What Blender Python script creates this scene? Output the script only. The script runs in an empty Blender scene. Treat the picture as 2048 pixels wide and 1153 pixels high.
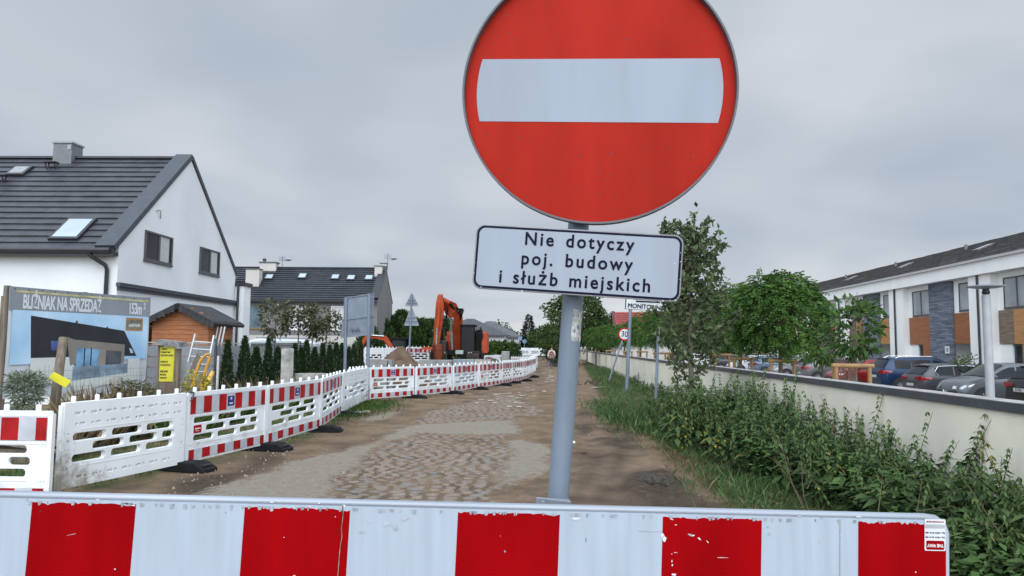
import bpy, bmesh, math, random
import numpy as np
from mathutils import Vector, Matrix, noise
C = bpy.context.scene.collection
SC = bpy.context.scene
rad = math.radians
rng = random.Random(7)
nrg = np.random.default_rng(11)

# ------------------------------------------------------------------ camera
FPX, EYE, PITCH, ROLL = 1450.0, 1.70, 4.65, 0.5
_p, _r = rad(PITCH), rad(ROLL)
FW = Vector((0, math.cos(_p), math.sin(_p)))
_U = Vector((0, -math.sin(_p), math.cos(_p)))
RT = Vector((1, 0, 0)) * math.cos(_r) + _U * math.sin(_r)
UP = Vector((1, 0, 0)) * -math.sin(_r) + _U * math.cos(_r)
cam_d = bpy.data.cameras.new('camera')
cam_d.sensor_width = 36.0
cam_d.lens = FPX / 2048 * 36
cam_d.clip_start = 0.05
cam_d.clip_end = 6000
cam = bpy.data.objects.new('camera', cam_d)
C.objects.link(cam)
cam.matrix_world = Matrix(((RT.x, UP.x, -FW.x, 0), (RT.y, UP.y, -FW.y, 0), (RT.z, UP.z, -FW.z, EYE), (0, 0, 0, 1)))
SC.camera = cam

def ray(px, py):
    return FW + RT * ((px - 1024) / FPX) + UP * ((576.5 - py) / FPX)
def P(px, py, y):
    d = ray(px, py)
    return Vector((0, 0, EYE)) + d * (y / d.y)
def G(px, py, h=0.0):
    d = ray(px, py)
    return Vector((0, 0, EYE)) + d * ((h - EYE) / d.z)

RA = rad(3.5)                                    # heading of the street
def R(u, v, z=0.0):
    return Vector((u * math.cos(RA) + v * math.sin(RA), -u * math.sin(RA) + v * math.cos(RA), z))
def UV(x, y):
    return x * math.cos(RA) - y * math.sin(RA), x * math.sin(RA) + y * math.cos(RA)

# ------------------------------------------------------------------ world, sun, exposure
GLOW = 3.3
SUN_EL, SUN_AZ = 46.0, 184.0                      # veiled sun high behind the camera
W = bpy.data.worlds.new('World')
SC.world = W
W.use_nodes = True
nt = W.node_tree
nt.nodes.clear()
def wn(t, **k):
    n = nt.nodes.new(t)
    for a, b in k.items(): setattr(n, a, b)
    return n
out = wn('ShaderNodeOutputWorld')
sky = wn('ShaderNodeTexSky', sky_type='NISHITA')
sky.sun_disc = False
sky.sun_elevation = rad(SUN_EL)
sky.sun_rotation = rad(SUN_AZ)
bg1 = wn('ShaderNodeBackground'); bg1.inputs[1].default_value = 0.05
nt.links.new(sky.outputs[0], bg1.inputs[0])
tc = wn('ShaderNodeTexCoord')
sep = wn('ShaderNodeSeparateXYZ'); nt.links.new(tc.outputs['Generated'], sep.inputs[0])
def wmath(op, a, b=None, c=None):
    n = wn('ShaderNodeMath', operation=op)
    for i, x in enumerate((a, b, c)):
        if x is None: continue
        if isinstance(x, (int, float)): n.inputs[i].default_value = x
        else: nt.links.new(x, n.inputs[i])
    return n.outputs[0]
zc = wmath('MAXIMUM', sep.outputs[2], 0.0)
den = wmath('ADD', zc, 0.17)
comb = wn('ShaderNodeCombineXYZ')
nt.links.new(wmath('DIVIDE', sep.outputs[0], den), comb.inputs[0])
nt.links.new(wmath('DIVIDE', sep.outputs[1], den), comb.inputs[1])
comb.inputs[2].default_value = 0.35
n1 = wn('ShaderNodeTexNoise'); n1.inputs['Scale'].default_value = 0.62; n1.inputs['Detail'].default_value = 3.0
n1.inputs['Roughness'].default_value = 0.5; n1.inputs['Distortion'].default_value = 0.25
nt.links.new(comb.outputs[0], n1.inputs['Vector'])
n2 = wn('ShaderNodeTexNoise'); n2.inputs['Scale'].default_value = 1.9; n2.inputs['Detail'].default_value = 6.0
n2.inputs['Roughness'].default_value = 0.45
nt.links.new(comb.outputs[0], n2.inputs['Vector'])
mixn = wmath('ADD', wmath('MULTIPLY', n1.outputs[0], 0.82), wmath('MULTIPLY', n2.outputs[0], 0.18))
lift = wmath('MULTIPLY', wmath('POWER', wmath('SUBTRACT', 1.0, zc), 6.0), 0.20)   # overcast skies pale towards the horizon
val = wmath('ADD', mixn, lift)
ramp = wn('ShaderNodeValToRGB')
cr = ramp.color_ramp
cr.elements[0].position = 0.36; cr.elements[0].color = (0.2416, 0.2864, 0.3437, 1)
cr.elements[1].position = 0.72; cr.elements[1].color = (0.4819, 0.5018, 0.5272, 1)
e = cr.elements.new(0.47); e.color = (0.3086, 0.3518, 0.4072, 1)
e = cr.elements.new(0.58); e.color = (0.3811, 0.4117, 0.4578, 1)
nt.links.new(val, ramp.inputs[0])
# the overcast is brightest round the veiled sun and overhead
_a, _e = rad(SUN_AZ), rad(SUN_EL)
dt = wn('ShaderNodeVectorMath', operation='DOT_PRODUCT'); nt.links.new(tc.outputs['Generated'], dt.inputs[0])
dt.inputs[1].default_value = (math.sin(_a) * math.cos(_e), math.cos(_a) * math.cos(_e), math.sin(_e))
glow = wmath('MULTIPLY', wmath('POWER', wmath('MAXIMUM', dt.outputs['Value'], 0.0), 0.6), GLOW)
bg2 = wn('ShaderNodeBackground'); nt.links.new(wmath('ADD', glow, 1.0), bg2.inputs[1])
nt.links.new(ramp.outputs[0], bg2.inputs[0])
mx = wn('ShaderNodeMixShader'); mx.inputs[0].default_value = 0.93
nt.links.new(bg1.outputs[0], mx.inputs[1]); nt.links.new(bg2.outputs[0], mx.inputs[2])
nt.links.new(mx.outputs[0], out.inputs[0])

sun_d = bpy.data.lights.new('sun', 'SUN')
sun_d.energy = 1.0
sun_d.angle = rad(55)
sun_d.color = (1.0, 0.97, 0.93)
sun = bpy.data.objects.new('sun', sun_d)
C.objects.link(sun)
az, el = rad(SUN_AZ), rad(SUN_EL)
sdir = Vector((math.sin(az) * math.cos(el), math.cos(az) * math.cos(el), math.sin(el)))
sun.rotation_euler = sdir.to_track_quat('Z', 'Y').to_euler()
sun.location = (0, -20, 40)

vs = SC.view_settings
vs.view_transform = 'Standard'; vs.look = 'None'; vs.gamma = 1.0; vs.use_curve_mapping = False
vs.exposure = 0.60
SC.render.engine = 'CYCLES'

# ------------------------------------------------------------------ materials
MT = {}
def srgb(r, g, b):
    f = lambda c: (c / 255 / 12.92) if c / 255 <= 0.04045 else ((c / 255 + 0.055) / 1.055) ** 2.4
    return (f(r), f(g), f(b))
def mat(name, col, rough=0.6, var=0.12, scale=4.0, bump=0.0, bscale=None, metal=0.0, col2=None, coat=0.0, spec=0.5, detail=5.0, lo=0.35, hi=0.65, stretch=None):
    if name in MT: return MT[name]
    m = bpy.data.materials.new(name); MT[name] = m
    m.use_nodes = True
    t = m.node_tree; b = t.nodes['Principled BSDF']
    tcn = t.nodes.new('ShaderNodeTexCoord')
    vec = tcn.outputs['Object']
    if stretch:
        mp = t.nodes.new('ShaderNodeMapping'); mp.inputs['Scale'].default_value = stretch
        t.links.new(vec, mp.inputs[0]); vec = mp.outputs[0]
    n = t.nodes.new('ShaderNodeTexNoise'); n.inputs['Scale'].default_value = scale; n.inputs['Detail'].default_value = detail
    t.links.new(vec, n.inputs['Vector'])
    r = t.nodes.new('ShaderNodeValToRGB')
    c2 = col2 if col2 else tuple(min(1, c * (1 + var)) for c in col)
    c1 = col if col2 else tuple(c * (1 - var) for c in col)
    r.color_ramp.elements[0].position = lo; r.color_ramp.elements[0].color = (*c1, 1)
    r.color_ramp.elements[1].position = hi; r.color_ramp.elements[1].color = (*c2, 1)
    t.links.new(n.outputs[0], r.inputs[0]); t.links.new(r.outputs[0], b.inputs['Base Color'])
    b.inputs['Roughness'].default_value = rough
    b.inputs['Metallic'].default_value = metal
    b.inputs['Specular IOR Level'].default_value = spec
    if coat: b.inputs['Coat Weight'].default_value = coat; b.inputs['Coat Roughness'].default_value = 0.05
    if bump:
        n3 = t.nodes.new('ShaderNodeTexNoise'); n3.inputs['Scale'].default_value = bscale or scale * 6; n3.inputs['Detail'].default_value = 4
        t.links.new(vec, n3.inputs['Vector'])
        bp = t.nodes.new('ShaderNodeBump'); bp.inputs['Strength'].default_value = bump; bp.inputs['Distance'].default_value = 0.02
        t.links.new(n3.outputs[0], bp.inputs['Height']); t.links.new(bp.outputs[0], b.inputs['Normal'])
    return m

def leafmat(name, dark, light, trans=0.25, rough=0.55, dry=None):
    trans *= 0.6
    return _leafmat(name, dark, light, trans, rough, dry)
def _leafmat(name, dark, light, trans=0.25, rough=0.55, dry=None):
    """each leaf carries its own random tone (attribute 'tone')"""
    m = bpy.data.materials.new(name); MT[name] = m
    m.use_nodes = True
    t = m.node_tree; b = t.nodes['Principled BSDF']
    a = t.nodes.new('ShaderNodeAttribute'); a.attribute_name = 'tone'
    r = t.nodes.new('ShaderNodeValToRGB')
    r.color_ramp.elements[0].color = (*dark, 1); r.color_ramp.elements[1].color = (*light, 1)
    if dry:
        r.color_ramp.elements[1].position = 0.92
        e = r.color_ramp.elements.new(1.0); e.color = (*dry, 1)
    t.links.new(a.outputs['Fac'], r.inputs[0]); t.links.new(r.outputs[0], b.inputs['Base Color'])
    b.inputs['Roughness'].default_value = rough
    b.inputs['Specular IOR Level'].default_value = 0.12
    tr = t.nodes.new('ShaderNodeBsdfTranslucent'); t.links.new(r.outputs[0], tr.inputs[0])
    mxs = t.nodes.new('ShaderNodeMixShader'); mxs.inputs[0].default_value = trans
    o = t.nodes['Material Output']
    t.links.new(b.outputs[0], mxs.inputs[1]); t.links.new(tr.outputs[0], mxs.inputs[2]); t.links.new(mxs.outputs[0], o.inputs[0])
    return m

def brickmat(name, c1, c2, mortar, bw, bh, axis='xz', rough=0.8, bump=0.6, msize=0.012, spec=0.3):
    m = bpy.data.materials.new(name); MT[name] = m
    m.use_nodes = True
    t = m.node_tree; b = t.nodes['Principled BSDF']
    tcn = t.nodes.new('ShaderNodeTexCoord'); s = t.nodes.new('ShaderNodeSeparateXYZ'); cb = t.nodes.new('ShaderNodeCombineXYZ')
    t.links.new(tcn.outputs['Object'], s.inputs[0])
    t.links.new(s.outputs['XYZ'.index(axis[0].upper())], cb.inputs[0]); t.links.new(s.outputs['XYZ'.index(axis[1].upper())], cb.inputs[1])
    br = t.nodes.new('ShaderNodeTexBrick')
    br.inputs['Scale'].default_value = 1.0; br.inputs['Brick Width'].default_value = bw; br.inputs['Row Height'].default_value = bh
    br.inputs['Mortar Size'].default_value = msize; br.inputs['Color1'].default_value = (*c1, 1); br.inputs['Color2'].default_value = (*c2, 1)
    br.inputs['Mortar'].default_value = (*mortar, 1); br.inputs['Bias'].default_value = 0.0
    t.links.new(cb.outputs[0], br.inputs['Vector'])
    t.links.new(br.outputs['Color'], b.inputs['Base Color'])
    bp = t.nodes.new('ShaderNodeBump'); bp.inputs['Strength'].default_value = bump; bp.inputs['Distance'].default_value = 0.02; bp.invert = True
    t.links.new(br.outputs['Fac'], bp.inputs['Height']); t.links.new(bp.outputs[0], b.inputs['Normal'])
    b.inputs['Roughness'].default_value = rough; b.inputs['Specular IOR Level'].default_value = spec
    return m

def glassmat(name, col, rough=0.06):
    m = mat(name, col, rough=rough, var=0.25, scale=0.8, spec=0.12)
    return m

# ------------------------------------------------------------------ building blocks
TM = {}                                           # matrix of every thing, by object name
def thing(name, label, cat, loc=(0, 0, 0), rotz=0.0, group=None, sx=1.0):
    o = bpy.data.objects.new(name, None)
    o.empty_display_size = 0.2
    C.objects.link(o)
    o.location = loc; o.rotation_euler = (0, 0, rotz); o.scale = (sx, 1, 1)
    o['label'] = label; o['category'] = cat
    if group: o['group'] = group
    TM[o.name] = Matrix.Translation(Vector(loc)) @ Matrix.Rotation(rotz, 4, 'Z')
    return o
def tag(o, label=None, cat=None, group=None, kind=None):
    if label: o['label'] = label
    if cat: o['category'] = cat
    if group: o['group'] = group
    if kind: o['kind'] = kind
    return o
def dup(root, loc=None, rotz=None, label=None, group=None, sc=None, deep=True):
    r = root.copy(); C.objects.link(r)
    if loc is not None: r.location = loc
    if rotz is not None: r.rotation_euler = (0, 0, rotz)
    if sc is not None: r.scale = sc
    if label: r['label'] = label
    if group: r['group'] = group
    if deep:
        for ch in list(root.children):
            c = ch.copy(); C.objects.link(c); c.parent = r
            for g in list(ch.children):
                d = g.copy(); C.objects.link(d); d.parent = c
    return r
ORD = ['first', 'second', 'third', 'fourth', 'fifth', 'sixth', 'seventh', 'eighth', 'ninth', 'tenth', 'eleventh', 'twelfth', 'thirteenth', 'fourteenth', 'fifteenth', 'sixteenth', 'seventeenth', 'eighteenth']

class MB:
    def __init__(self): self.v = []; self.f = []; self.m = []
    def add(self, vs, fs, mi=0):
        o = len(self.v)
        self.v.extend([tuple(x) for x in vs])
        for f in fs:
            self.f.append(tuple(i + o for i in f)); self.m.append(mi)
        return self
    def box(self, x0, x1, y0, y1, z0, z1, mi=0):
        v = [(x0, y0, z0), (x1, y0, z0), (x1, y1, z0), (x0, y1, z0), (x0, y0, z1), (x1, y0, z1), (x1, y1, z1), (x0, y1, z1)]
        return self.add(v, [(0, 3, 2, 1), (4, 5, 6, 7), (0, 1, 5, 4), (1, 2, 6, 5), (2, 3, 7, 6), (3, 0, 4, 7)], mi)
    def obox(self, p0, p1, w, h, mi=0, up=(0, 0, 1)):
        """a bar from p0 to p1, w wide and h high"""
        p0, p1 = Vector(p0), Vector(p1); d = (p1 - p0).normalized(); u = Vector(up)
        s = d.cross(u)
        if s.length < 1e-4: s = d.cross(Vector((1, 0, 0)))
        s.normalize(); u = s.cross(d)
        v = []
        for p in (p0, p1):
            for a, b in ((-1, -1), (1, -1), (1, 1), (-1, 1)): v.append(p + s * (a * w / 2) + u * (b * h / 2))
        return self.add(v, [(0, 1, 2, 3), (7, 6, 5, 4), (0, 4, 5, 1), (1, 5, 6, 2), (2, 6, 7, 3), (3, 7, 4, 0)], mi)
    def tube(self, pts, rs, n=8, mi=0, cap=True):
        pts = [Vector(p) for p in pts]
        if isinstance(rs, (int, float)): rs = [rs] * len(pts)
        v = []; f = []
        for i, p in enumerate(pts):
            d = (pts[min(i + 1, len(pts) - 1)] - pts[max(i - 1, 0)]).normalized()
            a = d.cross(Vector((0, 0, 1)))
            if a.length < 0.05: a = d.cross(Vector((0, 1, 0)))
            a.normalize(); b = d.cross(a)
            for k in range(n):
                t = 2 * math.pi * k / n
                v.append(p + (a * math.cos(t) + b * math.sin(t)) * rs[i])
        for i in range(len(pts) - 1):
            for k in range(n):
                f.append((i * n + k, i * n + (k + 1) % n, (i + 1) * n + (k + 1) % n, (i + 1) * n + k))
        if cap:
            f.append(tuple(range(n - 1, -1, -1))); f.append(tuple((len(pts) - 1) * n + k for k in range(n)))
        return self.add(v, f, mi)
    def prism(self, poly, d, mi=0):
        """poly: 3-D points of a planar outline, pushed along d"""
        d = Vector(d); n = len(poly)
        v = [Vector(p) for p in poly] + [Vector(p) + d for p in poly]
        f = [tuple(range(n - 1, -1, -1)), tuple(range(n, 2 * n))]
        for i in range(n): f.append((i, (i + 1) % n, n + (i + 1) % n, n + i))
        return self.add(v, f, mi)
    def lathe(self, prof, cx=0, cy=0, cz=0, n=20, mi=0, cap=True):
        v = []; f = []
        for r, z in prof:
            for k in range(n):
                t = 2 * math.pi * k / n
                v.append((cx + r * math.cos(t), cy + r * math.sin(t), cz + z))
        for i in range(len(prof) - 1):
            for k in range(n): f.append((i * n + k, i * n + (k + 1) % n, (i + 1) * n + (k + 1) % n, (i + 1) * n + k))
        if cap: f.append(tuple(range(n - 1, -1, -1))); f.append(tuple((len(prof) - 1) * n + k for k in range(n)))
        return self.add(v, f, mi)
    def xform(self, M):
        self.v = [tuple(M @ Vector(p)) for p in self.v]; return self
    def build(self, name, mats, parent=None, world=False, smooth=None, bevel=0.0):
        if not isinstance(mats, (list, tuple)): mats = [mats]
        vs_ = self.v
        if world and parent is not None:
            inv = TM[parent.name].inverted(); vs_ = [tuple(inv @ Vector(p)) for p in vs_]
        me = bpy.data.meshes.new(name)
        me.from_pydata(vs_, [], self.f)
        for m in mats: me.materials.append(m)
        if len(mats) > 1: me.polygons.foreach_set('material_index', self.m)
        bm = bmesh.new(); bm.from_mesh(me); bmesh.ops.recalc_face_normals(bm, faces=bm.faces)
        bm.to_mesh(me); bm.free()
        if smooth is not None:
            me.shade_smooth(); me.set_sharp_from_angle(angle=rad(smooth))
        o = bpy.data.objects.new(name, me); C.objects.link(o)
        if parent is not None:
            o.parent = parent
            if parent.name in TM: TM[o.name] = TM[parent.name]
        if bevel:
            b = o.modifiers.new('bevel', 'BEVEL'); b.width = bevel; b.segments = 2; b.limit_method = 'ANGLE'; b.angle_limit = rad(40)
        return o

def rrect(x0, x1, y0, y1, r, n=5):
    r = min(r, (x1 - x0) / 2 - 1e-4, (y1 - y0) / 2 - 1e-4)
    pts = []
    for cx, cy, a0 in ((x1 - r, y0 + r, -90), (x1 - r, y1 - r, 0), (x0 + r, y1 - r, 90), (x0 + r, y0 + r, 180)):
        for k in range(n + 1):
            a = rad(a0 + 90 * k / n); pts.append((cx + r * math.cos(a), cy + r * math.sin(a)))
    return pts
def circ(cx, cy, r, n=12):
    return [(cx + r * math.cos(2 * math.pi * k / n), cy + r * math.sin(2 * math.pi * k / n)) for k in range(n)]
def plate(outer, holes=(), thick=0.02, bevel=0.0, y=0.0):
    """flat sheet with holes, standing in the xz plane, centred on y; returns verts, faces"""
    cu = bpy.data.curves.new('sheet', 'CURVE'); cu.dimensions = '2D'; cu.fill_mode = 'BOTH'
    for ring in [outer] + list(holes):
        s = cu.splines.new('POLY'); s.points.add(len(ring) - 1); s.use_cyclic_u = True
        for p, q in zip(s.points, ring): p.co = (q[0], q[1], 0, 1)
    cu.extrude = thick / 2 - bevel; cu.bevel_depth = bevel; cu.bevel_resolution = 1; cu.offset = -bevel
    return _conv(cu, y)
def _conv(cu, y):
    ob = bpy.data.objects.new('tmp', cu); C.objects.link(ob)
    dg = bpy.context.evaluated_depsgraph_get(); dg.update()
    me = bpy.data.meshes.new_from_object(ob.evaluated_get(dg))
    vs_ = [(v.co.x, y - v.co.z, v.co.y) for v in me.vertices]
    fs_ = [tuple(p.vertices) for p in me.polygons]
    bpy.data.objects.remove(ob); bpy.data.meshes.remove(me)
    return vs_, fs_
def words(s, size, y=0.0, thick=0.002, align='CENTER', sx=1.0, space=1.0, bold=0.0, x=0.0, z=0.0, spin=0.0, word=1.0):
    cu = bpy.data.curves.new('words', 'FONT'); cu.body = s; cu.size = size; cu.align_x = align; cu.align_y = 'CENTER'
    cu.extrude = thick / 2; cu.space_character = space; cu.space_word = word; cu.resolution_u = 4
    v, f = _conv(cu, y)
    if bold:                                       # heavier strokes: the same letters again, nudged, each a hair further out
        b_, n_, v0, f0 = bold, len(v), list(v), list(f)
        for k, (dx, dz) in enumerate(((-b_, 0), (b_, 0), (0, -b_), (0, b_), (-.7 * b_, -.7 * b_), (.7 * b_, .7 * b_), (-.7 * b_, .7 * b_), (.7 * b_, -.7 * b_))):
            o = len(v); v += [(a + dx, p_ - (k + 1) * max(4e-5, thick * .04), d + dz) for a, p_, d in v0]; f += [tuple(i + o for i in t_) for t_ in f0]
    c, q = math.cos(spin), math.sin(spin)
    v = [(a * sx, b, d) for a, b, d in v]
    v = [(x + a * c - d * q, b, z + a * q + d * c) for a, b, d in v]
    return v, f

# ------------------------------------------------------------------ foliage
def leafmesh(name, P_, D_, size, aspect, material, parent=None, tone=None, world=False, droop=0.0, sidev=None):
    """one four-sided leaf per row: P_ base, D_ direction, size length"""
    n = len(P_)
    P_ = np.asarray(P_, float); D_ = np.asarray(D_, float)
    D_ /= np.linalg.norm(D_, axis=1)[:, None] + 1e-9
    if sidev is None:
        a = nrg.normal(size=(n, 3))
    else: a = sidev
    S_ = np.cross(D_, a); S_ /= np.linalg.norm(S_, axis=1)[:, None] + 1e-9
    L = np.broadcast_to(np.asarray(size, float), (n,))[:, None]
    tip = P_ + D_ * L; tip[:, 2] -= droop * L[:, 0]
    mid = P_ + D_ * L * 0.45; mid[:, 2] -= droop * 0.2 * L[:, 0]
    w = L * aspect * 0.5
    co = np.stack([P_, mid + S_ * w, tip, mid - S_ * w], 1).reshape(-1, 3)
    if world and parent is not None:
        inv = np.array(TM[parent.name].inverted()); co = co @ inv[:3, :3].T + inv[:3, 3]
    me = bpy.data.meshes.new(name)
    me.vertices.add(4 * n); me.vertices.foreach_set('co', co.astype(np.float32).ravel())
    me.loops.add(4 * n); me.loops.foreach_set('vertex_index', np.arange(4 * n, dtype=np.int32))
    me.polygons.add(n); me.polygons.foreach_set('loop_start', np.arange(0, 4 * n, 4, dtype=np.int32))
    me.polygons.foreach_set('loop_total', np.full(n, 4, np.int32))
    me.update(calc_edges=True)
    at = me.attributes.new('tone', 'FLOAT', 'POINT')
    if tone is None: tone = nrg.random(n)
    at.data.foreach_set('value', np.repeat(np.clip(tone, 0, 1), 4).astype(np.float32))
    me.materials.append(material)
    o = bpy.data.objects.new(name, me); C.objects.link(o)
    if parent is not None:
        o.parent = parent
        if parent.name in TM: TM[o.name] = TM[parent.name]
    return o
def unit(n):
    a = nrg.normal(size=(n, 3)); return a / np.linalg.norm(a, axis=1)[:, None]

BARK = mat('bark', (0.13, 0.10, 0.075), 0.9, 0.35, 14, bump=0.6, stretch=(1, 1, 0.25))
def tree(name, label, cat, loc, H, trunk_h, rx, ry, rz, material, nclump=60, nleaf=45, lsize=0.14, aspect=0.5, tr=0.06, clump_r=0.28, group=None, shape=1.0, lean=0.0, seed=1, bark=None, hollow=0.35, limbs=14):
    """tapered trunk, limbs that reach the leaf clumps, and a crown of leaves"""
    global nrg
    nrg = np.random.default_rng(seed)
    t = thing(name, label, cat, loc, rng.random() * 6 if not lean else 0, group)
    cz = H - rz
    u_ = unit(nclump); rad_ = (hollow + (1 - hollow) * nrg.random(nclump)) ** 0.6
    cen = u_ * rad_[:, None] * np.array([rx, ry, rz])
    fac = 1.0 - (1 - shape) * np.clip(cen[:, 2] / rz, 0, 1)
    cen[:, 0] *= fac; cen[:, 1] *= fac
    cen[:, 2] += cz
    cen[:, 2] = np.maximum(cen[:, 2], trunk_h * 0.9)
    mb = MB()
    top = Vector((lean, 0, min(H - 0.25 * rz, H)))
    pts = [Vector((0, 0, -0.1))] + [Vector((lean * k / 5 + 0.03 * rx * math.sin(k * 2.1 + seed), 0.03 * rx * math.cos(k * 1.7 + seed), top.z * k / 5)) for k in range(1, 6)]
    mb.tube(pts, [tr * 1.25, tr, tr * 0.85, tr * 0.62, tr * 0.4, tr * 0.12], 9)
    for i in nrg.choice(nclump, min(limbs, nclump), replace=False):
        c = Vector(cen[i]); z0 = max(trunk_h * 0.85, min(c.z - 0.35 * math.hypot(c.x, c.y), top.z * 0.9))
        k = z0 / top.z * 5; j = min(int(k), 4); q = pts[j].lerp(pts[j + 1], k - j)
        mid = q.lerp(c, 0.5) + Vector((0, 0, 0.08 * rz))
        mb.tube([q, mid, c], [tr * 0.42, tr * 0.28, tr * 0.1], 5)
    mb.build('trunk', bark or BARK, t, smooth=50)
    n = nclump * nleaf
    ci = np.repeat(np.arange(nclump), nleaf)
    off = unit(n) * (nrg.random(n) ** 0.5)[:, None] * clump_r * np.array([1, 1, 0.75])
    pos = cen[ci] + off
    d = off / clump_r + 0.6 * u_[ci] + unit(n) * 0.5; d[:, 2] -= 0.15
    tone = np.clip(nrg.random(nclump)[ci] * 0.55 + nrg.random(n) * 0.45, 0, 1)
    leafmesh('crown', pos, d, lsize * (0.7 + 0.6 * nrg.random(n)), aspect, material, t, tone=tone, droop=0.1)
    return t
# ------------------------------------------------------------------ ground
def poly_sd(poly, X, Y):
    """signed distance to a polygon, positive inside (numpy)"""
    px = np.array([p[0] for p in poly]); py = np.array([p[1] for p in poly])
    d = np.full(X.shape, 1e9); ins = np.zeros(X.shape, bool)
    n = len(px)
    for i in range(n):
        j = (i + 1) % n
        ex, ey = px[j] - px[i], py[j] - py[i]
        t = np.clip(((X - px[i]) * ex + (Y - py[i]) * ey) / (ex * ex + ey * ey + 1e-12), 0, 1)
        d = np.minimum(d, np.hypot(X - px[i] - t * ex, Y - py[i] - t * ey))
        c = ((py[i] > Y) != (py[j] > Y)) & (X < (px[j] - px[i]) * (Y - py[i]) / (py[j] - py[i] + 1e-12) + px[i])
        ins ^= c
    return np.where(ins, d, -d)
def gpts(l): return [tuple(G(*p)[:2]) for p in l]
CONC = [gpts([(470, 990), (520, 950), (590, 925), (700, 905), (760, 880), (830, 850), (930, 845), (1030, 842), (1033, 868), (960, 870), (835, 868), (780, 882), (725, 915), (690, 950), (640, 992)]),
        gpts([(1030, 877), (1052, 880), (1098, 905), (1098, 938), (1060, 955), (1000, 978), (1010, 935), (1020, 895)]),
        gpts([(725, 838), (770, 826), (800, 824), (790, 832), (740, 845)]),
        gpts([(560, 872), (620, 855), (640, 858), (590, 876)])]
CONC[0] = [(-4.2, 5.5), (-3.55, 8.4)] + CONC[0][1:-1] + [(-2.1, 8.4), (-2.2, 5.5)]
COB = [gpts([(640, 1008), (700, 950), (735, 915), (790, 884), (850, 870), (960, 872), (1005, 872), (1018, 885), (1005, 930), (990, 985), (985, 1010)]),
       gpts([(830, 850), (850, 830), (870, 820), (945, 802), (1010, 790), (1035, 793), (1040, 838), (950, 843)]),
       gpts([(1045, 812), (1080, 815), (1085, 830), (1045, 836)])]
COB[0] = [(-2.0, 5.2)] + COB[0][1:-1] + [(-0.35, 5.2)]
VERGE = gpts([(1448, 1008), (1400, 960), (1335, 905), (1270, 855), (1225, 820), (1198, 790), (1186, 765), (1170, 740), (1163, 722)])
VERGE = [(2.05, -2.0), (2.1, 4.0)] + VERGE + [tuple(R(4.1, 115)[:2]), tuple(R(4.1, -2)[:2])]
# the line of the site barriers, near corner to far end
BL = [P(112, 980, 8.1), P(368, 925, 10.0), P(530, 887, 11.95), P(640, 849, 14.5), P(681, 826, 17.7), P(735, 793, 22.2), P(828, 789, 23.9), P(903, 780, 26.2), P(955, 774, 29.0), P(1004, 766, 32.0), P(1024, 761, 34.0), P(1047, 759, 36.3), P(1063, 750, 41.0), P(1071, 743, 45.5)]
BL = [Vector((p.x, p.y, 0)) for p in BL]
xs = np.concatenate([[-900, -500, -250, -120, -60, -35, -22, -16, -12], np.arange(-9, -5, 0.4), np.arange(-5, 5.4, 0.1), np.arange(5.4, 9, 0.4), [9, 12, 16, 22, 35, 60, 120, 250, 500, 900]])
ys = np.concatenate([[-60, -30, -15, -8, -3, 0, 2, 4], np.arange(5, 26, 0.1), np.arange(26, 60, 0.35), np.arange(60, 130, 2.0), [140, 160, 200, 260, 350, 500, 800, 1300, 2200]])
X, Y = np.meshgrid(xs, ys)
def vnoise(X, Y, s, o=0.0, octv=3):
    out_ = np.zeros(X.size)
    fx, fy = X.ravel() * s + o, Y.ravel() * s - o
    for i in range(X.size): out_[i] = noise.fractal(Vector((fx[i], fy[i], o)), 1.0, 2.0, octv)
    return out_.reshape(X.shape)
Uc = X * math.cos(RA) - Y * math.sin(RA)
nz1 = vnoise(X, Y, 0.9, 3.1); nz2 = vnoise(X, Y, 2.7, 7.7)
conc = np.max([poly_sd(p, X, Y) for p in CONC], 0) + nz1 * 0.16 + nz2 * 0.06
cob = np.max([poly_sd(p, X, Y) for p in COB], 0) + nz1 * 0.12
verge = poly_sd(VERGE, X, Y) + nz1 * 0.25
left_poly = [tuple(p[:2]) for p in BL[:6]] + [(-5.5, 26), (-9, 48), (-14, 140), (-400, 140), (-400, 0), (-9, 7.6)]
left = poly_sd(left_poly, X, Y) + nz1 * 0.2
MUD = [gpts([(1225, 1010), (1240, 960), (1290, 935), (1345, 945), (1420, 1000), (1440, 1012)]), gpts([(1195, 890), (1240, 872), (1268, 890), (1262, 912), (1215, 905)]),
       gpts([(1195, 800), (1215, 806), (1262, 850), (1250, 862), (1222, 835)]), gpts([(330, 985), (380, 955), (440, 945), (520, 912), (560, 900), (540, 930), (470, 965), (440, 1000)])]
for line, w_ in (([(1150, 1005), (1172, 960), (1190, 920), (1215, 880), (1228, 850), (1215, 822), (1190, 800)], .10), ([(1200, 1005), (1222, 960), (1240, 925), (1258, 890), (1262, 862)], .12), ([(1165, 870), (1175, 845), (1172, 815)], .07), ([(720, 1000), (700, 975), (650, 950)], .06), ([(1290, 1010), (1300, 985), (1306, 965)], .10), ([(1340, 1010), (1330, 985), (1325, 968)], .08)):
    l_ = gpts(line); MUD.append([(x - w_, y) for x, y in l_] + [(x + w_, y) for x, y in reversed(l_)])
MUD[0] = [(1.0, 5.5)] + MUD[0][:-1] + [(2.1, 5.5)]
mud = np.max([poly_sd(p, X, Y) for p in MUD], 0) + nz1 * 0.35 + nz2 * 0.1
Z = nz1 * 0.02 + nz2 * 0.012
road_mid = np.clip(conc * 3 + 0.5, 0, 1)
Z = np.where(conc > 0, nz1 * 0.004 + 0.012, Z)
Z = np.where(cob > 0, -0.005 + nz2 * 0.004, Z)
Z += np.clip(verge, 0, 1.2) * 0.13 + np.where(verge > 0, nz2 * 0.03, 0)
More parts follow.
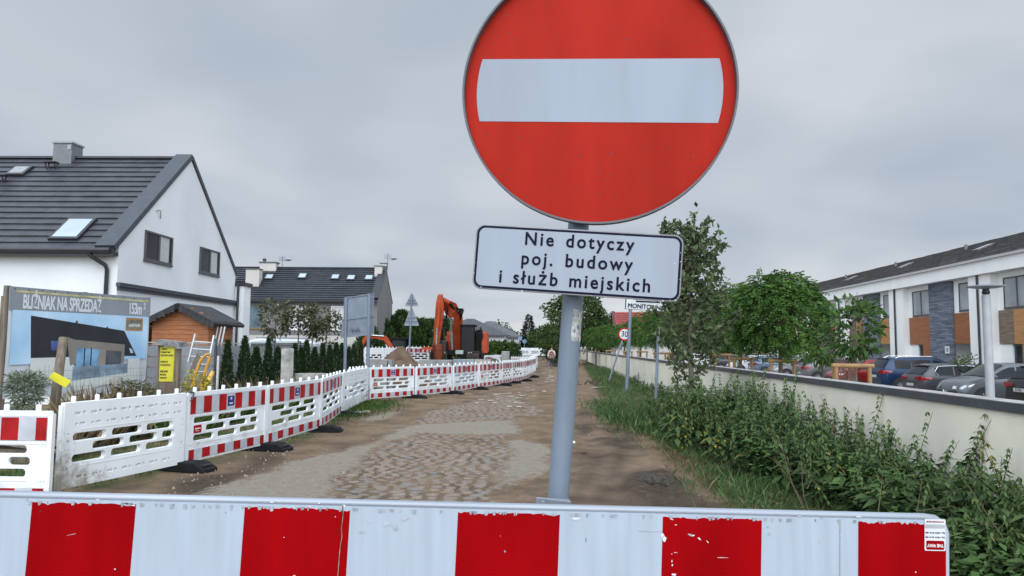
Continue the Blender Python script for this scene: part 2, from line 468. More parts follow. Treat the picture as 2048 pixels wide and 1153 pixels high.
ruts = np.where(mud > 0, nz2 * 0.035, 0) * (X > 0.5); Z += ruts
for rx0, rx1 in ((1.55, 1.75), (0.95, 1.25)):       # wheel ruts along the right-hand side of the street
    uu = Uc - 0.62 * np.clip(Y / 60, 0, 1) * 0
    dd = np.abs(Uc - (rx0 - 0.35 + 0.10 * np.sin(Y * 0.21)))
    Z -= 0.03 * (0.6 + nz1) * np.exp(-(dd / 0.12) ** 2) * (verge < 0) * (Y < 50)
    Z += 0.018 * (0.6 + nz2) * np.exp(-((dd - 0.22) / 0.08) ** 2) * (verge < 0) * (Y < 50)
Z = np.where((np.abs(X) > 60) | (Y > 140), -0.05, Z)
Z = np.where((Uc > 3.98) & (Y > -20), -0.62, Z)
ny, nx = X.shape
gm = bpy.data.meshes.new('ground')
gv = np.stack([X, Y, Z], -1).reshape(-1, 3)
idx = np.arange(ny * nx).reshape(ny, nx)
gf = np.stack([idx[:-1, :-1], idx[:-1, 1:], idx[1:, 1:], idx[1:, :-1]], -1).reshape(-1, 4)
gm.vertices.add(len(gv)); gm.vertices.foreach_set('co', gv.astype(np.float32).ravel())
gm.loops.add(gf.size); gm.loops.foreach_set('vertex_index', gf.astype(np.int32).ravel())
gm.polygons.add(len(gf)); gm.polygons.foreach_set('loop_start', np.arange(0, gf.size, 4, dtype=np.int32)); gm.polygons.foreach_set('loop_total', np.full(len(gf), 4, np.int32))
gm.update(calc_edges=True)
for nm, arr in (('conc', conc), ('mud', mud), ('verge', verge), ('site', left)):
    a = gm.attributes.new(nm, 'FLOAT', 'POINT'); a.data.foreach_set('value', np.clip(arr, -2, 2).astype(np.float32).ravel())
gm.shade_smooth()
m = bpy.data.materials.new('soil'); m.use_nodes = True
t = m.node_tree; b = t.nodes['Principled BSDF']; b.inputs['Roughness'].default_value = 0.85; b.inputs['Specular IOR Level'].default_value = 0.08
tcn = t.nodes.new('ShaderNodeTexCoord')
def nz(s, d=6, rough=0.6, st=None):
    n = t.nodes.new('ShaderNodeTexNoise'); n.inputs['Scale'].default_value = s; n.inputs['Detail'].default_value = d; n.inputs['Roughness'].default_value = rough
    v_ = tcn.outputs['Object']
    if st:
        mp = t.nodes.new('ShaderNodeMapping'); mp.inputs['Scale'].default_value = st; t.links.new(v_, mp.inputs[0]); v_ = mp.outputs[0]
    t.links.new(v_, n.inputs['Vector']); return n.outputs[0]
def ramp_(src, stops):
    r = t.nodes.new('ShaderNodeValToRGB'); el_ = r.color_ramp.elements
    while len(el_) < len(stops): el_.new(0.5)
    for e_, (p_, c_) in zip(el_, stops): e_.position = p_; e_.color = (*c_, 1)
    t.links.new(src, r.inputs[0]); return r.outputs[0]
def edge(attr, w=0.12, amp=0.35, src=None):
    a = t.nodes.new('ShaderNodeAttribute'); a.attribute_name = attr
    s1 = t.nodes.new('ShaderNodeMath'); s1.operation = 'MULTIPLY_ADD'; s1.inputs[1].default_value = amp; s1.inputs[2].default_value = -amp / 2
    t.links.new(src, s1.inputs[0])
    s2 = t.nodes.new('ShaderNodeMath'); s2.operation = 'ADD'; t.links.new(a.outputs['Fac'], s2.inputs[0]); t.links.new(s1.outputs[0], s2.inputs[1])
    mr = t.nodes.new('ShaderNodeMapRange'); mr.inputs[1].default_value = -w / 2; mr.inputs[2].default_value = w / 2
    t.links.new(s2.outputs[0], mr.inputs[0]); return mr.outputs[0]
def mixc(f, a_, b_):
    x_ = t.nodes.new('ShaderNodeMix'); x_.data_type = 'RGBA'
    t.links.new(f, x_.inputs[0]); t.links.new(a_, x_.inputs[6]); t.links.new(b_, x_.inputs[7]); return x_.outputs[2]
nA, nB, nC = nz(1.3), nz(9, 8, 0.7), nz(38, 5, 0.7)
sand = ramp_(nA, [(0.3, (0.10, 0.073, 0.052)), (0.46, (0.155, 0.112, 0.077)), (0.6, (0.21, 0.152, 0.103)), (0.75, (0.135, 0.098, 0.070))])
grain = ramp_(nB, [(0.25, (0.5, 0.46, 0.42)), (0.5, (0.95, 0.95, 0.95)), (0.72, (1.25, 1.22, 1.2))])
mm = t.nodes.new('ShaderNodeMix'); mm.data_type = 'RGBA'; mm.blend_type = 'MULTIPLY'; mm.inputs[0].default_value = 0.65
t.links.new(sand, mm.inputs[6]); t.links.new(grain, mm.inputs[7]); base = mm.outputs[2]
concc = ramp_(nB, [(0.3, (0.185, 0.155, 0.122)), (0.5, (0.235, 0.205, 0.167)), (0.75, (0.275, 0.248, 0.21))])
mudc = ramp_(nB, [(0.3, (0.036, 0.027, 0.021)), (0.55, (0.078, 0.058, 0.044)), (0.75, (0.125, 0.092, 0.068))])
vergec = ramp_(nB, [(0.3, (0.035, 0.035, 0.018)), (0.55, (0.075, 0.075, 0.034)), (0.75, (0.17, 0.135, 0.08))])
sitec = ramp_(nA, [(0.38, (0.055, 0.085, 0.028)), (0.5, (0.13, 0.115, 0.06)), (0.62, (0.24, 0.17, 0.11))])
c0 = mixc(edge('site', 0.3, 0.5, nB), base, sitec)
c0 = mixc(edge('mud', 0.4, 0.7, nB), c0, mudc)
c0 = mixc(edge('conc', 0.20, 0.75, nB), c0, concc)
c0 = mixc(edge('verge', 0.2, 0.5, nB), c0, vergec)
t.links.new(c0, b.inputs['Base Color'])
bp = t.nodes.new('ShaderNodeBump'); bp.inputs['Strength'].default_value = 0.9; bp.inputs['Distance'].default_value = 0.04
t.links.new(nz(16, 8, 0.75), bp.inputs['Height']); t.links.new(bp.outputs[0], b.inputs['Normal'])
gm.materials.append(m)
ground = bpy.data.objects.new('ground', gm); C.objects.link(ground); tag(ground, kind='structure')

# cobbles: every stone a low dome of its own outline, laid in uneven courses
def cobbles():
    V, Fc, tone = [], [], []
    r_ = random.Random(3)
    yy = 5.3
    pl = [np.array(p) for p in COB]
    cand = []
    row = 0
    while yy < 29:
        h = r_.uniform(0.13, 0.20)
        xx = -3.0 + r_.random() * 0.2
        while xx < 1.2:
            w = r_.uniform(0.14, 0.27)
            cand.append((xx + w / 2, yy + h / 2 + r_.uniform(-0.025, 0.025), w, h)); xx += w
        yy += h; row += 1
    cx = np.array([c[0] for c in cand]); cy = np.array([c[1] for c in cand])
    sd = np.max([poly_sd(p, cx, cy) for p in COB], 0) + np.array([noise.noise(Vector((a * 1.1, b_ * 1.1, 5))) for a, b_ in zip(cx, cy)]) * 0.28
    bury = np.array([noise.noise(Vector((a * 0.7, b_ * 0.7, 2))) for a, b_ in zip(cx, cy)])
    for (x, y, w, h), s, bu in zip(cand, sd, bury):
        if s < 0.02 or r_.random() < 0.03: continue
        n = r_.choice((5, 6, 6, 7)); a0 = r_.random() * 6
        top = r_.uniform(0.004, 0.017) - max(0, bu) * 0.022 - max(0, 0.15 - s) * 0.06
        o = len(V); ring = []
        tx, ty = r_.uniform(-0.08, 0.08), r_.uniform(-0.08, 0.08)
        for k in range(n):
            a = a0 + 2 * math.pi * (k + r_.uniform(-0.33, 0.33)) / n
            q = 1 / (abs(math.cos(a)) ** 3.2 + abs(math.sin(a)) ** 3.2) ** (1 / 3.2) * r_.uniform(0.72, 1.0)
            ring.append((math.cos(a) * q * w / 2, math.sin(a) * q * h / 2))
        for s_, z in ((0.95, -0.03), (0.88, top * 0.35), (0.74, top * 0.92)):
            for px_, py_ in ring: V.append((x + px_ * s_, y + py_ * s_, z + (px_ * tx + py_ * ty)))
        V.append((x, y, top))
        for l in range(2):
            for k in range(n): Fc.append((o + l * n + k, o + l * n + (k + 1) % n, o + (l + 1) * n + (k + 1) % n, o + (l + 1) * n + k))
        for k in range(n): Fc.append((o + 2 * n + k, o + 2 * n + (k + 1) % n, o + 3 * n))
        tone += [r_.random()] * (3 * n + 1)
    me = bpy.data.meshes.new('cobblestones'); me.from_pydata(V, [], Fc)
    at = me.attributes.new('tone', 'FLOAT', 'POINT'); at.data.foreach_set('value', np.array(tone, np.float32))
    mt = bpy.data.materials.new('cobble_stone'); mt.use_nodes = True
    tt = mt.node_tree; bb = tt.nodes['Principled BSDF']; bb.inputs['Roughness'].default_value = 0.62
    a = tt.nodes.new('ShaderNodeAttribute'); a.attribute_name = 'tone'
    rr = tt.nodes.new('ShaderNodeValToRGB'); els = rr.color_ramp.elements
    st = [(0.0, (0.145, 0.118, 0.096)), (0.25, (0.185, 0.145, 0.117)), (0.45, (0.21, 0.162, 0.13)), (0.6, (0.17, 0.147, 0.125)), (0.82, (0.225, 0.187, 0.152)), (0.95, (0.135, 0.138, 0.138)), (1.0, (0.16, 0.17, 0.172))]
    while len(els) < len(st): els.new(0.5)
    for e_, (p_, c_) in zip(els, st): e_.position = p_; e_.color = (*c_, 1)
    tt.links.new(a.outputs['Fac'], rr.inputs[0])
    tc_ = tt.nodes.new('ShaderNodeTexCoord'); n_ = tt.nodes.new('ShaderNodeTexNoise'); n_.inputs['Scale'].default_value = 22; n_.inputs['Detail'].default_value = 6
    tt.links.new(tc_.outputs['Object'], n_.inputs['Vector'])
    r2 = tt.nodes.new('ShaderNodeValToRGB'); r2.color_ramp.elements[0].position = 0.35; r2.color_ramp.elements[1].position = 0.7
    r2.color_ramp.elements[0].color = (0.62, 0.55, 0.48, 1); r2.color_ramp.elements[1].color = (1.1, 1.1, 1.1, 1)
    tt.links.new(n_.outputs[0], r2.inputs[0])
    mm_ = tt.nodes.new('ShaderNodeMix'); mm_.data_type = 'RGBA'; mm_.blend_type = 'MULTIPLY'; mm_.inputs[0].default_value = 0.8
    tt.links.new(rr.outputs[0], mm_.inputs[6]); tt.links.new(r2.outputs[0], mm_.inputs[7]); n5 = tt.nodes.new('ShaderNodeTexNoise'); n5.inputs['Scale'].default_value = 1.1; n5.inputs['Detail'].default_value = 7; n5.inputs['Roughness'].default_value = .65; tt.links.new(tc_.outputs['Object'], n5.inputs['Vector'])
    m5 = tt.nodes.new('ShaderNodeMapRange'); m5.inputs[1].default_value = .42; m5.inputs[2].default_value = .66; m5.inputs[4].default_value = .75; tt.links.new(n5.outputs[0], m5.inputs[0])
    x5 = tt.nodes.new('ShaderNodeMix'); x5.data_type = 'RGBA'; tt.links.new(m5.outputs[0], x5.inputs[0]); tt.links.new(mm_.outputs[2], x5.inputs[6]); x5.inputs[7].default_value = (0.165, 0.125, 0.09, 1); tt.links.new(x5.outputs[2], bb.inputs['Base Color'])
    me.materials.append(mt); me.shade_smooth()
    o = bpy.data.objects.new('cobbled_road', me); C.objects.link(o); tag(o, kind='structure')
cobbles()
# loose pebbles on the dirt
mb = MB(); r_ = random.Random(5)
for i in range(260):
    q = r_.random()
    if q < 0.55: x, y = r_.uniform(-4.2, -2.2), r_.uniform(8, 12)
    else: x, y = r_.uniform(-4, 2.6), r_.uniform(8, 26)
    if y > 12 and x < -3.0: continue
    s = r_.uniform(0.005, 0.018) * (1.5 if r_.random() < 0.1 else 1)
    a0 = r_.random() * 6
    ring = [(math.cos(a0 + k * 1.05) * s * r_.uniform(.7, 1.2), math.sin(a0 + k * 1.05) * s * r_.uniform(.6, 1)) for k in range(6)]
    v = [(x + a, y + c, 0.0) for a, c in ring] + [(x + a * .6, y + c * .6, s * 0.75 + .012) for a, c in ring]
    mb.add(v, [(k, (k + 1) % 6, 6 + (k + 1) % 6, 6 + k) for k in range(6)] + [tuple(range(6, 12))])
tag(mb.build('pebbles', mat('pebble', (0.21, 0.165, 0.125), 0.8, 0.4, 3), smooth=60), 'scattered pebbles and small stones lying on the dirt of the street', 'pebbles', kind='stuff')
# clods of black mud churned up at the right-hand edge
def clods(cx, cy, n, s0, label):
    mb = MB()
    for i in range(n):
        x, y, s = cx + r_.gauss(0, s0), cy + r_.gauss(0, s0 * 1.2), r_.uniform(0.02, 0.07)
        mb.lathe([(s * r_.uniform(.8, 1.2), 0), (s * r_.uniform(.7, 1), s * .5), (s * .3, s * r_.uniform(.8, 1.2))], x, y, -0.01, 6)
    tag(mb.build('mud_clods', mat('wet_mud', (0.035, 0.028, 0.024), 0.75, 0.4, 20, bump=0.5), smooth=70), label, 'mud', kind='stuff')
q = G(1308, 960); clods(q.x, q.y, 38, 0.11, 'black clods of mud churned up beside the grass verge')

# ------------------------------------------------------------------ parking court and retaining wall on the right
PK = -0.30
v_ = [R(4.0, -6, PK), R(60, -6, PK), R(60, 130, PK), R(4.0, 130, PK)]
mb = MB(); mb.add(v_, [(0, 1, 2, 3)])
tag(mb.build('parking_court', brickmat('paving', (0.20, 0.195, 0.19), (0.25, 0.245, 0.235), (0.10, 0.10, 0.095), 0.2, 0.1, 'xy', 0.85, 0.3, 0.008, 0.0)), kind='structure')
wt = thing('retaining_wall', 'long low cream rendered wall with dark grey coping along the right of the street', 'wall', R(3.9, 0))
render_m = mat('cream_render', (0.73, 0.695, 0.57), 0.9, 0.11, 0.7, bump=0.25, bscale=70, detail=8)
coping_m = mat('coping_metal', (0.055, 0.062, 0.072), 0.45, 0.15, 3)
coptop_m = mat('coping_lit_top', (0.30, 0.29, 0.28), 0.6, 0.25, 6)  # paler than the coping itself: the lit top is put into the colour
ang = -RA
def wallbox(mb, v0, v1, u0, u1, z0, z1, mi=0):
    p = [R(u0, v0), R(u1, v0), R(u1, v1), R(u0, v1)]
    vv = [(a.x, a.y, z0) for a in p] + [(a.x, a.y, z1) for a in p]
    mb.add(vv, [(0, 3, 2, 1), (4, 5, 6, 7), (0, 1, 5, 4), (1, 2, 6, 5), (2, 3, 7, 6), (3, 0, 4, 7)], mi)
mb = MB(); wallbox(mb, -3, 114, 3.9, 4.1, -0.7, 1.245); mb.build('wall_face', render_m, wt, world=True)
mb = MB()
v = -3.0
while v < 114:
    v2 = min(v + 2.5, 114)
    wallbox(mb, v + .004, v2 - .004, 3.87, 3.90 - .002, 1.178, 1.25); wallbox(mb, v + .004, v2 - .004, 3.87, 4.14, 1.25, 1.262); v = v2
mb.build('coping', [coping_m], wt, world=True)
mb = MB(); wallbox(mb, -3, 114, 3.895, 4.125, 1.262, 1.2655); mb.build('coping_lit_top', coptop_m, wt, world=True)
# dark metal post where the coping steps at the far end
mb = MB(); wallbox(mb, 114.05, 114.9, 3.7, 4.5, 0, 1.5); tag(mb.build('concrete_pier', mat('pier', (0.33, 0.32, 0.30), 0.9, 0.15, 3)), 'small concrete pier closing the far end of the cream wall', 'pier')

# ------------------------------------------------------------------ the no-entry sign in front of the camera
galv = mat('galvanised_steel', (0.165, 0.20, 0.248), 0.5, 0.18, 9, metal=0.2, spec=.3, bump=0.05, stretch=(1, 1, 0.2))
white_sheet = mat('white_reflective_sheet', (0.30, 0.337, 0.392), 0.5, 0.06, 2.2, spec=0.08, stretch=(3, 1, .5))
red_sheet = mat('red_sign_sheet', (0.325, 0.021, 0.013), 0.5, 0.20, 1.5, spec=0.03, stretch=(2.5, 1, .6))
navy_ink = mat('navy_ink', (0.006, 0.008, 0.024), 0.6, 0.2, 5, spec=.1)
b0 = P(1114, 1030, 2.16); b1 = P(1157, 450, 2.155)
axis = (b1 - b0).normalized()
foot = b0 + axis * ((0.0 - b0.z) / axis.z); ptop = b0 + axis * ((2.42 - b0.z) / axis.z)
sg = thing('no_entry_sign', 'big round red no entry sign with white bar, plate below, on leaning grey post', 'road sign', (foot.x, foot.y, 0))
mb = MB(); mb.tube([foot - axis * 0.2, ptop], 0.031, 28); post = mb.build('post', galv, sg, world=True, smooth=40)
# old adhesive patch, wrapped round the post
mb = MB()
v = []; f = []
sA, sB = P(1133, 618, 2.1), P(1127, 682, 2.1)
rr_ = random.Random(9)
ax2 = axis; e1 = ax2.cross(Vector((0, 1, 0))).normalized(); e2 = ax2.cross(e1).normalized()
hz0 = (sA.z - foot.z) / axis.z; hz1 = (sB.z - foot.z) / axis.z
for i in range(9):
    for k in range(8):
        hh = hz1 + (hz0 - hz1) * i / 8 + rr_.uniform(-.002, .002); a = rad(200 + k * 10 + rr_.uniform(-2, 2))
        d_ = e1 * math.cos(a) + e2 * math.sin(a)
        if d_.y > 0: d_ = e1 * math.cos(a) - e2 * math.sin(a)
        v.append(foot + axis * hh + d_ * 0.0317)
for i in range(8):
    for k in range(7):
        if rr_.random() < 0.82: f.append((i * 8 + k, i * 8 + k + 1, (i + 1) * 8 + k + 1, (i + 1) * 8 + k))
mb.add(v, f); mb.build('glue_patch', mat('old_glue', (0.36, 0.37, 0.35), 0.8, 0.35, 60), post, world=True)
YAW = 7.0
def signframe(c, roll_deg):
    return Matrix.Translation(c) @ Matrix.Rotation(rad(-YAW), 4, 'Z') @ Matrix.Rotation(rad(roll_deg), 4, 'Y')
Md = signframe(P(1195, 180, 2.085), 2.1)
Rd = 0.4
ring_o = circ(0, 0, Rd, 96)
mb2 = MB(); mb2.add(*plate(ring_o, (), 0.004, 0.0, 0.010))
rim = MB(); rim.lathe([(Rd - .003, -.011), (Rd - .003, .016), (Rd + .0028, .016), (Rd + .0028, -.011), (Rd - .003, -.011)], 0, 0, 0, 96, cap=False)
rim.xform(Matrix.Rotation(rad(90), 4, 'X'))
disc = mb2.xform(Md).build('sign_disc', galv, sg, world=True)
rim.xform(Md).build('rim', mat('alu_rim', (0.085, 0.092, 0.105), 0.5, 0.15, 8), disc, world=True, smooth=40)
redm = MB(); redm.add(*plate(circ(0, 0, Rd - .0035, 96), (), 0.002, 0.0, 0.0068)); redm.xform(Md).build('red_face', red_sheet, disc, world=True)
zc_ = 0.0; hb = 0.096; Rb = 0.362
pts = []
for k in range(13):
    a = math.asin((zc_ - hb) / Rb) + (math.asin((zc_ + hb) / Rb) - math.asin((zc_ - hb) / Rb)) * k / 12
    pts.append((Rb * math.cos(a), Rb * math.sin(a)))
pts += [(-x, z) for x, z in reversed(pts)]
bar = MB(); bar.add(*plate(pts, (), 0.0008, 0.0, 0.0052)); bar.xform(Md).build('white_bar', white_sheet, disc, world=True)
# rain drops and specks of dirt on the disc
mb = MB(); rr_ = random.Random(12)
for i in range(170):
    a, q = rr_.random() * 6.283, math.sqrt(rr_.random()) * 0.385
    x, z = q * math.cos(a), q * math.sin(a)
    if abs(z - zc_) < hb + .004 and rr_.random() < 0.93: continue
    s = rr_.uniform(0.0009, 0.0022); l = s * rr_.choice((1, 1, 1.6, 2.6))
    mb.add([(x + s * math.cos(k * 1.047), 0.0055, z + l * math.sin(k * 1.047)) for k in range(6)], [tuple(range(6))])
mb.xform(Md).build('specks', mat('dirt_speck', (0.10, 0.022, 0.018), 0.7, 0.3, 50), disc, world=True)['kind'] = 'stuff'
# two brackets clamp the signs to the post
for zz in (Md.translation.z + 0.14, Md.translation.z - 0.2, 1.95):
    c = foot + axis * (zz / axis.z); mb = MB()
    mb.obox(c + Vector((-.05, -.034, 0)), c + Vector((.05, -.034, 0)), 0.012, 0.03); mb.lathe([(.034, -.014), (.036, -.014), (.036, .014), (.034, .014)], c.x, c.y, c.z, 20)
    mb.build('clamp', galv, sg, world=True)
Mp = signframe(P(1152.5, 525, 2.065), 3.95)
pw, ph = 0.595, 0.190
mb = MB(); mb.add(*plate(rrect(-pw / 2, pw / 2, -ph / 2, ph / 2, .026, 6), (), 0.006, 0.0015, 0.003))
pl_ = mb.xform(Mp).build('sign_plate', mat('plate_alu', (0.22, 0.22, 0.235), 0.5, 0.2, 10, metal=0.3), sg, world=True)
mb = MB(); mb.add(*plate(rrect(-pw / 2 + .004, pw / 2 - .004, -ph / 2 + .004, ph / 2 - .004, .023, 6), (rrect(-pw / 2 + .0105, pw / 2 - .0105, -ph / 2 + .0105, ph / 2 - .0105, .018, 6),), 0.0006, 0, -.0006))
mb.xform(Mp).build('border', navy_ink, pl_, world=True)
mb = MB(); mb.add(*plate(rrect(-pw / 2 + .0105, pw / 2 - .0105, -ph / 2 + .0105, ph / 2 - .0105, .018, 6), (), 0.0006, 0, -.0006))
mb.xform(Mp).build('white_face', white_sheet, pl_, world=True)
mb = MB()
for s_, zz, xx, sp, wsp in (('Nie dotyczy', 0.058, 0.003, 1.27, 1.5), ('poj. budowy', 0.001, 0.0, 1.27, 1.5), ('i służb miejskich', -0.056, -0.003, 1.25, 1.35)):
    mb.add(*words(s_, 0.053, y=-.0016, thick=.0006, sx=0.93, space=sp, bold=0.0011, x=xx, z=zz, word=wsp))
mb.xform(Mp).build('lettering', navy_ink, pl_, world=True)
mb = MB(); rr_ = random.Random(4)
for (x, z) in [(.292, .02), (.291, .045), (.285, -.09), (.25, -.0935), (-.2945, -.05), (-.2935, -.02), (-.15, -.0935), (.05, -.0935), (.2935, -.03), (-.27, -.09), (.27, -.091), (.276, .014)]:
    s = rr_.uniform(.0015, .005)
    mb.add([(x + s * rr_.uniform(.5, 1) * math.cos(k * 1.047), -.0015, z + s * .8 * rr_.uniform(.5, 1) * math.sin(k * 1.047)) for k in range(6)], [tuple(range(6))])
mb.xform(Mp).build('chips', mat('bare_alu', (0.42, 0.43, 0.44), 0.5, 0.2, 30), pl_, world=True)['kind'] = 'stuff'
# flat channel bracket low on the post
qa, qb = P(1072, 1004, 2.08), P(1140, 1008, 2.08)
mb = MB(); mb.obox(qa, qb, 0.05, 0.016); mb.obox(qa + Vector((0, -.026, .004)), qb + Vector((0, -.026, -.002)), 0.004, 0.028)
mb.tube([qa + Vector((.018, -.030, .004)), qa + Vector((.018, -.036, .004))], 0.006, 8)
mb.build('bracket', mat('bracket_steel', (0.25, 0.285, 0.32), 0.45, 0.2, 14, metal=0.4), sg, world=True, bevel=.0015)

# ------------------------------------------------------------------ striped barrier board across the foreground
cA = P(66, 996, 1.70); cB = P(1892, 1040, 1.915)
ex = (cB - cA).normalized(); ey = Vector((0, 0, 1)).cross(ex).normalized(); ez = ex.cross(ey)
Mb = Matrix(((ex.x, ey.x, ez.x, cA.x), (ex.y, ey.y, ez.y, cA.y), (ex.z, ey.z, ez.z, cA.z), (0, 0, 0, 1)))
Lb = (cB - cA).length; HB = 0.25
bd = thing('barrier_board', 'red and white striped road barrier board filling the bottom of the view', 'barrier', (cA.x, cA.y, 0), math.atan2(ex.y, ex.x))
def bbuild(mb, name, m_, parent, **k): return mb.xform(Mb).build(name, m_, parent, world=True, **k)
prof = [(-0.85, -HB), (Lb, -HB), (Lb, -0.035)] + [(Lb - .035 + .035 * math.cos(rad(a)), -.035 + .035 * math.sin(rad(a))) for a in (20, 45, 70, 90)] + [(-0.85, 0)]
mb = MB(); mb.add(*plate(prof, (), 0.020, 0.0, 0.0))
core = bbuild(mb, 'board', mat('board_white', (0.365, 0.425, 0.495), 0.4, 0.06, 2.5, spec=.2, stretch=(14, 1, 1)), bd)
mb = MB()
mb.tube([(-0.85, 0.002, .004), (Lb - .06, 0.002, .004), (Lb - .032, 0.002, .0015), (Lb - .012, 0.002, -.011), (Lb - .001, .002, -.036), (Lb, .002, -HB)], 0.0105, 14)
bbuild(mb, 'edge_profile', mat('edge_alu', (0.27, 0.30, 0.345), 0.4, 0.14, 5, metal=0.3, stretch=(.3, 3, 3)), bd, smooth=40)
board_red = mat('board_red', (0.27, 0.0012, 0.003), 0.4, 0.16, 2.0, spec=.04, stretch=(3, 1, .6))
rr_ = random.Random(21)
edges = [-0.80, -0.532, -0.266, 0.0]
sx_ = []
for a in (66, 273, 490, 700, 915, 1118, 1323, 1520, 1712, 1886):
    # where a vertical line of sight meets the board
    d = ray(a, 1040); n_ = ey; tt_ = (cA - Vector((0, 0, EYE))).dot(n_) / d.dot(n_)
    sx_.append((Vector((0, 0, EYE)) + d * tt_ - cA).dot(ex))
reds = [(-0.53, -0.26)] + [(sx_[i], sx_[i + 1]) for i in (0, 2, 4, 6, 8)]
for i, (x0, x1) in enumerate(reds):
    x1 = min(x1, Lb - .004)
    top = []
    n = 34; big = rr_.random() * 3
    for k in range(n + 1):
        x = x0 + (x1 - x0) * k / n
        z = -.0065 - max(0, rr_.gauss(0.0005, 0.0012)) - (0.004 * max(0, math.sin(x * 37 + big)) ** 6)
        if i >= 4: z -= max(0, rr_.gauss(-.001, .003))
        top.append((x, z))
    ring = [(x0, -HB + .002), (x1, -HB + .002)] + list(reversed(top))
    if i == 5: ring = [(x0, -HB + .002), (x1, -HB + .002), (x1, -.06), (x1 - .05, -.045), (x1 - .052, -.0125)] + [p for p in reversed(top) if p[0] < x1 - .055]
    mb = MB(); mb.add(*plate(ring, (), .0006, 0, -.0103)); bbuild(mb, 'red_stripe', board_red, bd)
# chips, scratches, screws, dirt
ml = [mat('chip_grey', (0.33, 0.35, 0.37), 0.6, 0.3, 60), mat('chip_white', (0.60, 0.62, 0.63), 0.5, 0.1, 40), mat('scratch_dark', (0.05, 0.03, 0.03), 0.7, 0.3, 40), mat('grime', (0.36, 0.41, 0.46), 0.5, 0.2, 30)]
mb = MB()
def spot(px, py, sx2, sz, mi, ang_=0, n=8):
    d = ray(px, py); tt_ = (cA - Vector((0, 0, EYE))).dot(ey) / d.dot(ey); q = Vector((0, 0, EYE)) + d * tt_ - cA
    x, z = q.dot(ex), q.dot(ez); pts_ = []
    for k in range(n):
        a = 2 * math.pi * k / n; r2 = rr_.uniform(.55, 1.1); a_, c_ = sx2 * r2 * math.cos(a), sz * r2 * math.sin(a)
        pts_.append((x + a_ * math.cos(ang_) - c_ * math.sin(ang_), -.01095 - mi * .0001, z + a_ * math.sin(ang_) + c_ * math.cos(ang_)))
    mb.add(pts_, [tuple(range(n))], mi)
for a in [(1341, 1037, .006, .0018, 1, -.3), (1349, 1048, .004, .0012, 1, .3), (1378, 1068, .009, .003, 0, -.25), (1383, 1069, .004, .002, 1, 0), (1396, 1076, .007, .002, 1, -.6), (1412, 1082, .005, .0015, 1, -.7), (1440, 1113, .02, .0008, 1, 0),
          (1341, 1106, .002, .001, 1, 0), (1341, 1120, .002, .004, 1, 0), (1342, 1128, .002, .003, 1, 0), (1345, 1147, .006, .003, 1, 0), (1326, 1075, .006, .010, 1, .2), (1322, 1069, .005, .006, 1, 0), (1348, 1103, .006, .0008, 1, 0),
          (1532, 1053, .003, .003, 0, 0), (1534, 1067, .005, .004, 0, 0), (1634, 1081, .002, .004, 0, .3), (1595, 1031, .008, .003, 0, 0), (1558, 1101, .004, .0007, 3, 0), (374, 1013, .007, .005, 0, 0), (454, 1023, .002, .002, 0, 0), (59, 997, .003, .005, 0, .5),
          (262, 1006, .016, .0025, 2, -.12), (270, 1009, .008, .002, 1, -.15), (200, 998, .006, .002, 1, 0), (86, 1021, .004, .001, 2, .8), (148, 1067, .012, .0008, 0, .25), (622, 1011, .003, .003, 1, 0), (690, 1011, .005, .006, 1, .2), (672, 1032, .002, .002, 0, 0),
          (738, 1043, .006, .002, 3, 0), (775, 1045, .012, .008, 3, .3), (790, 1052, .008, .010, 3, .4), (725, 1062, .008, .003, 3, 0), (812, 1035, .014, .006, 3, .3), (1009, 1101, .003, .003, 0, 0), (1713, 1032, .01, .002, 1, 0), (1000, 1070, .001, .001, 1, 0),
          (1826, 1142, .002, .003, 1, 0), (1170, 1078, .001, .006, 2, 0), (1640, 1060, .0009, .001, 0, 0), (234, 1136, .002, .002, 1, 0), (590, 1150, .005, .003, 1, .4), (1150, 1036, .012, .003, 1, 0), (570, 1073, .0015, .001, 1, 0), (1300, 1060, .05, .002, 3, .03), (1640, 1034, .006, .002, 0, 0), (545, 1003, .005, .002, 1, 0), (640, 1005, .004, .002, 1, 0)]: spot(*a)
bbuild(mb, 'scuffs', ml, bd)['kind'] = 'stuff'
# torn film edge, with the edge profile's shadow line painted in as grey
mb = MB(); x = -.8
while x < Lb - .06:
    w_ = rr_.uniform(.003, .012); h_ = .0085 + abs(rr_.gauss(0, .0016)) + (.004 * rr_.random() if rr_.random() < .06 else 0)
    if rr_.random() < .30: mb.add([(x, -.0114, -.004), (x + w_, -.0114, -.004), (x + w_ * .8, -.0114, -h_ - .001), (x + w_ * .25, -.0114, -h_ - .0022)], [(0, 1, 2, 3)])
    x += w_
bbuild(mb, 'film_edge_shadow', mat('film_edge_shadow', (.27, .30, .33), .6, .35, 60), bd)['kind'] = 'stuff'
mb = MB()                                          # the long crack down the second red stripe and the seam in the right-hand white one
pc = [(687, 1010), (686, 1030), (683, 1055), (684, 1070), (680, 1095), (678, 1120), (675, 1160)]
def bq(px, py):
    d = ray(px, py); tt_ = (cA - Vector((0, 0, EYE))).dot(ey) / d.dot(ey); q = Vector((0, 0, EYE)) + d * tt_ - cA
    return q.dot(ex), q.dot(ez)
for a, c in zip(pc[:-1], pc[1:]):
    (x0, z0), (x1, z1) = bq(*a), bq(*c)
    mb.add([(x0 - .0008, -.0112, z0), (x0 + .0009, -.0112, z0), (x1 + .0009, -.0112, z1), (x1 - .0008, -.0112, z1)], [(0, 1, 2, 3)], 0)
    mb.add([(x0 + .0009, -.01125, z0), (x0 + .0022, -.01125, z0), (x1 + .0016, -.01125, z1), (x1 + .0009, -.01125, z1)], [(0, 1, 2, 3)], 1)
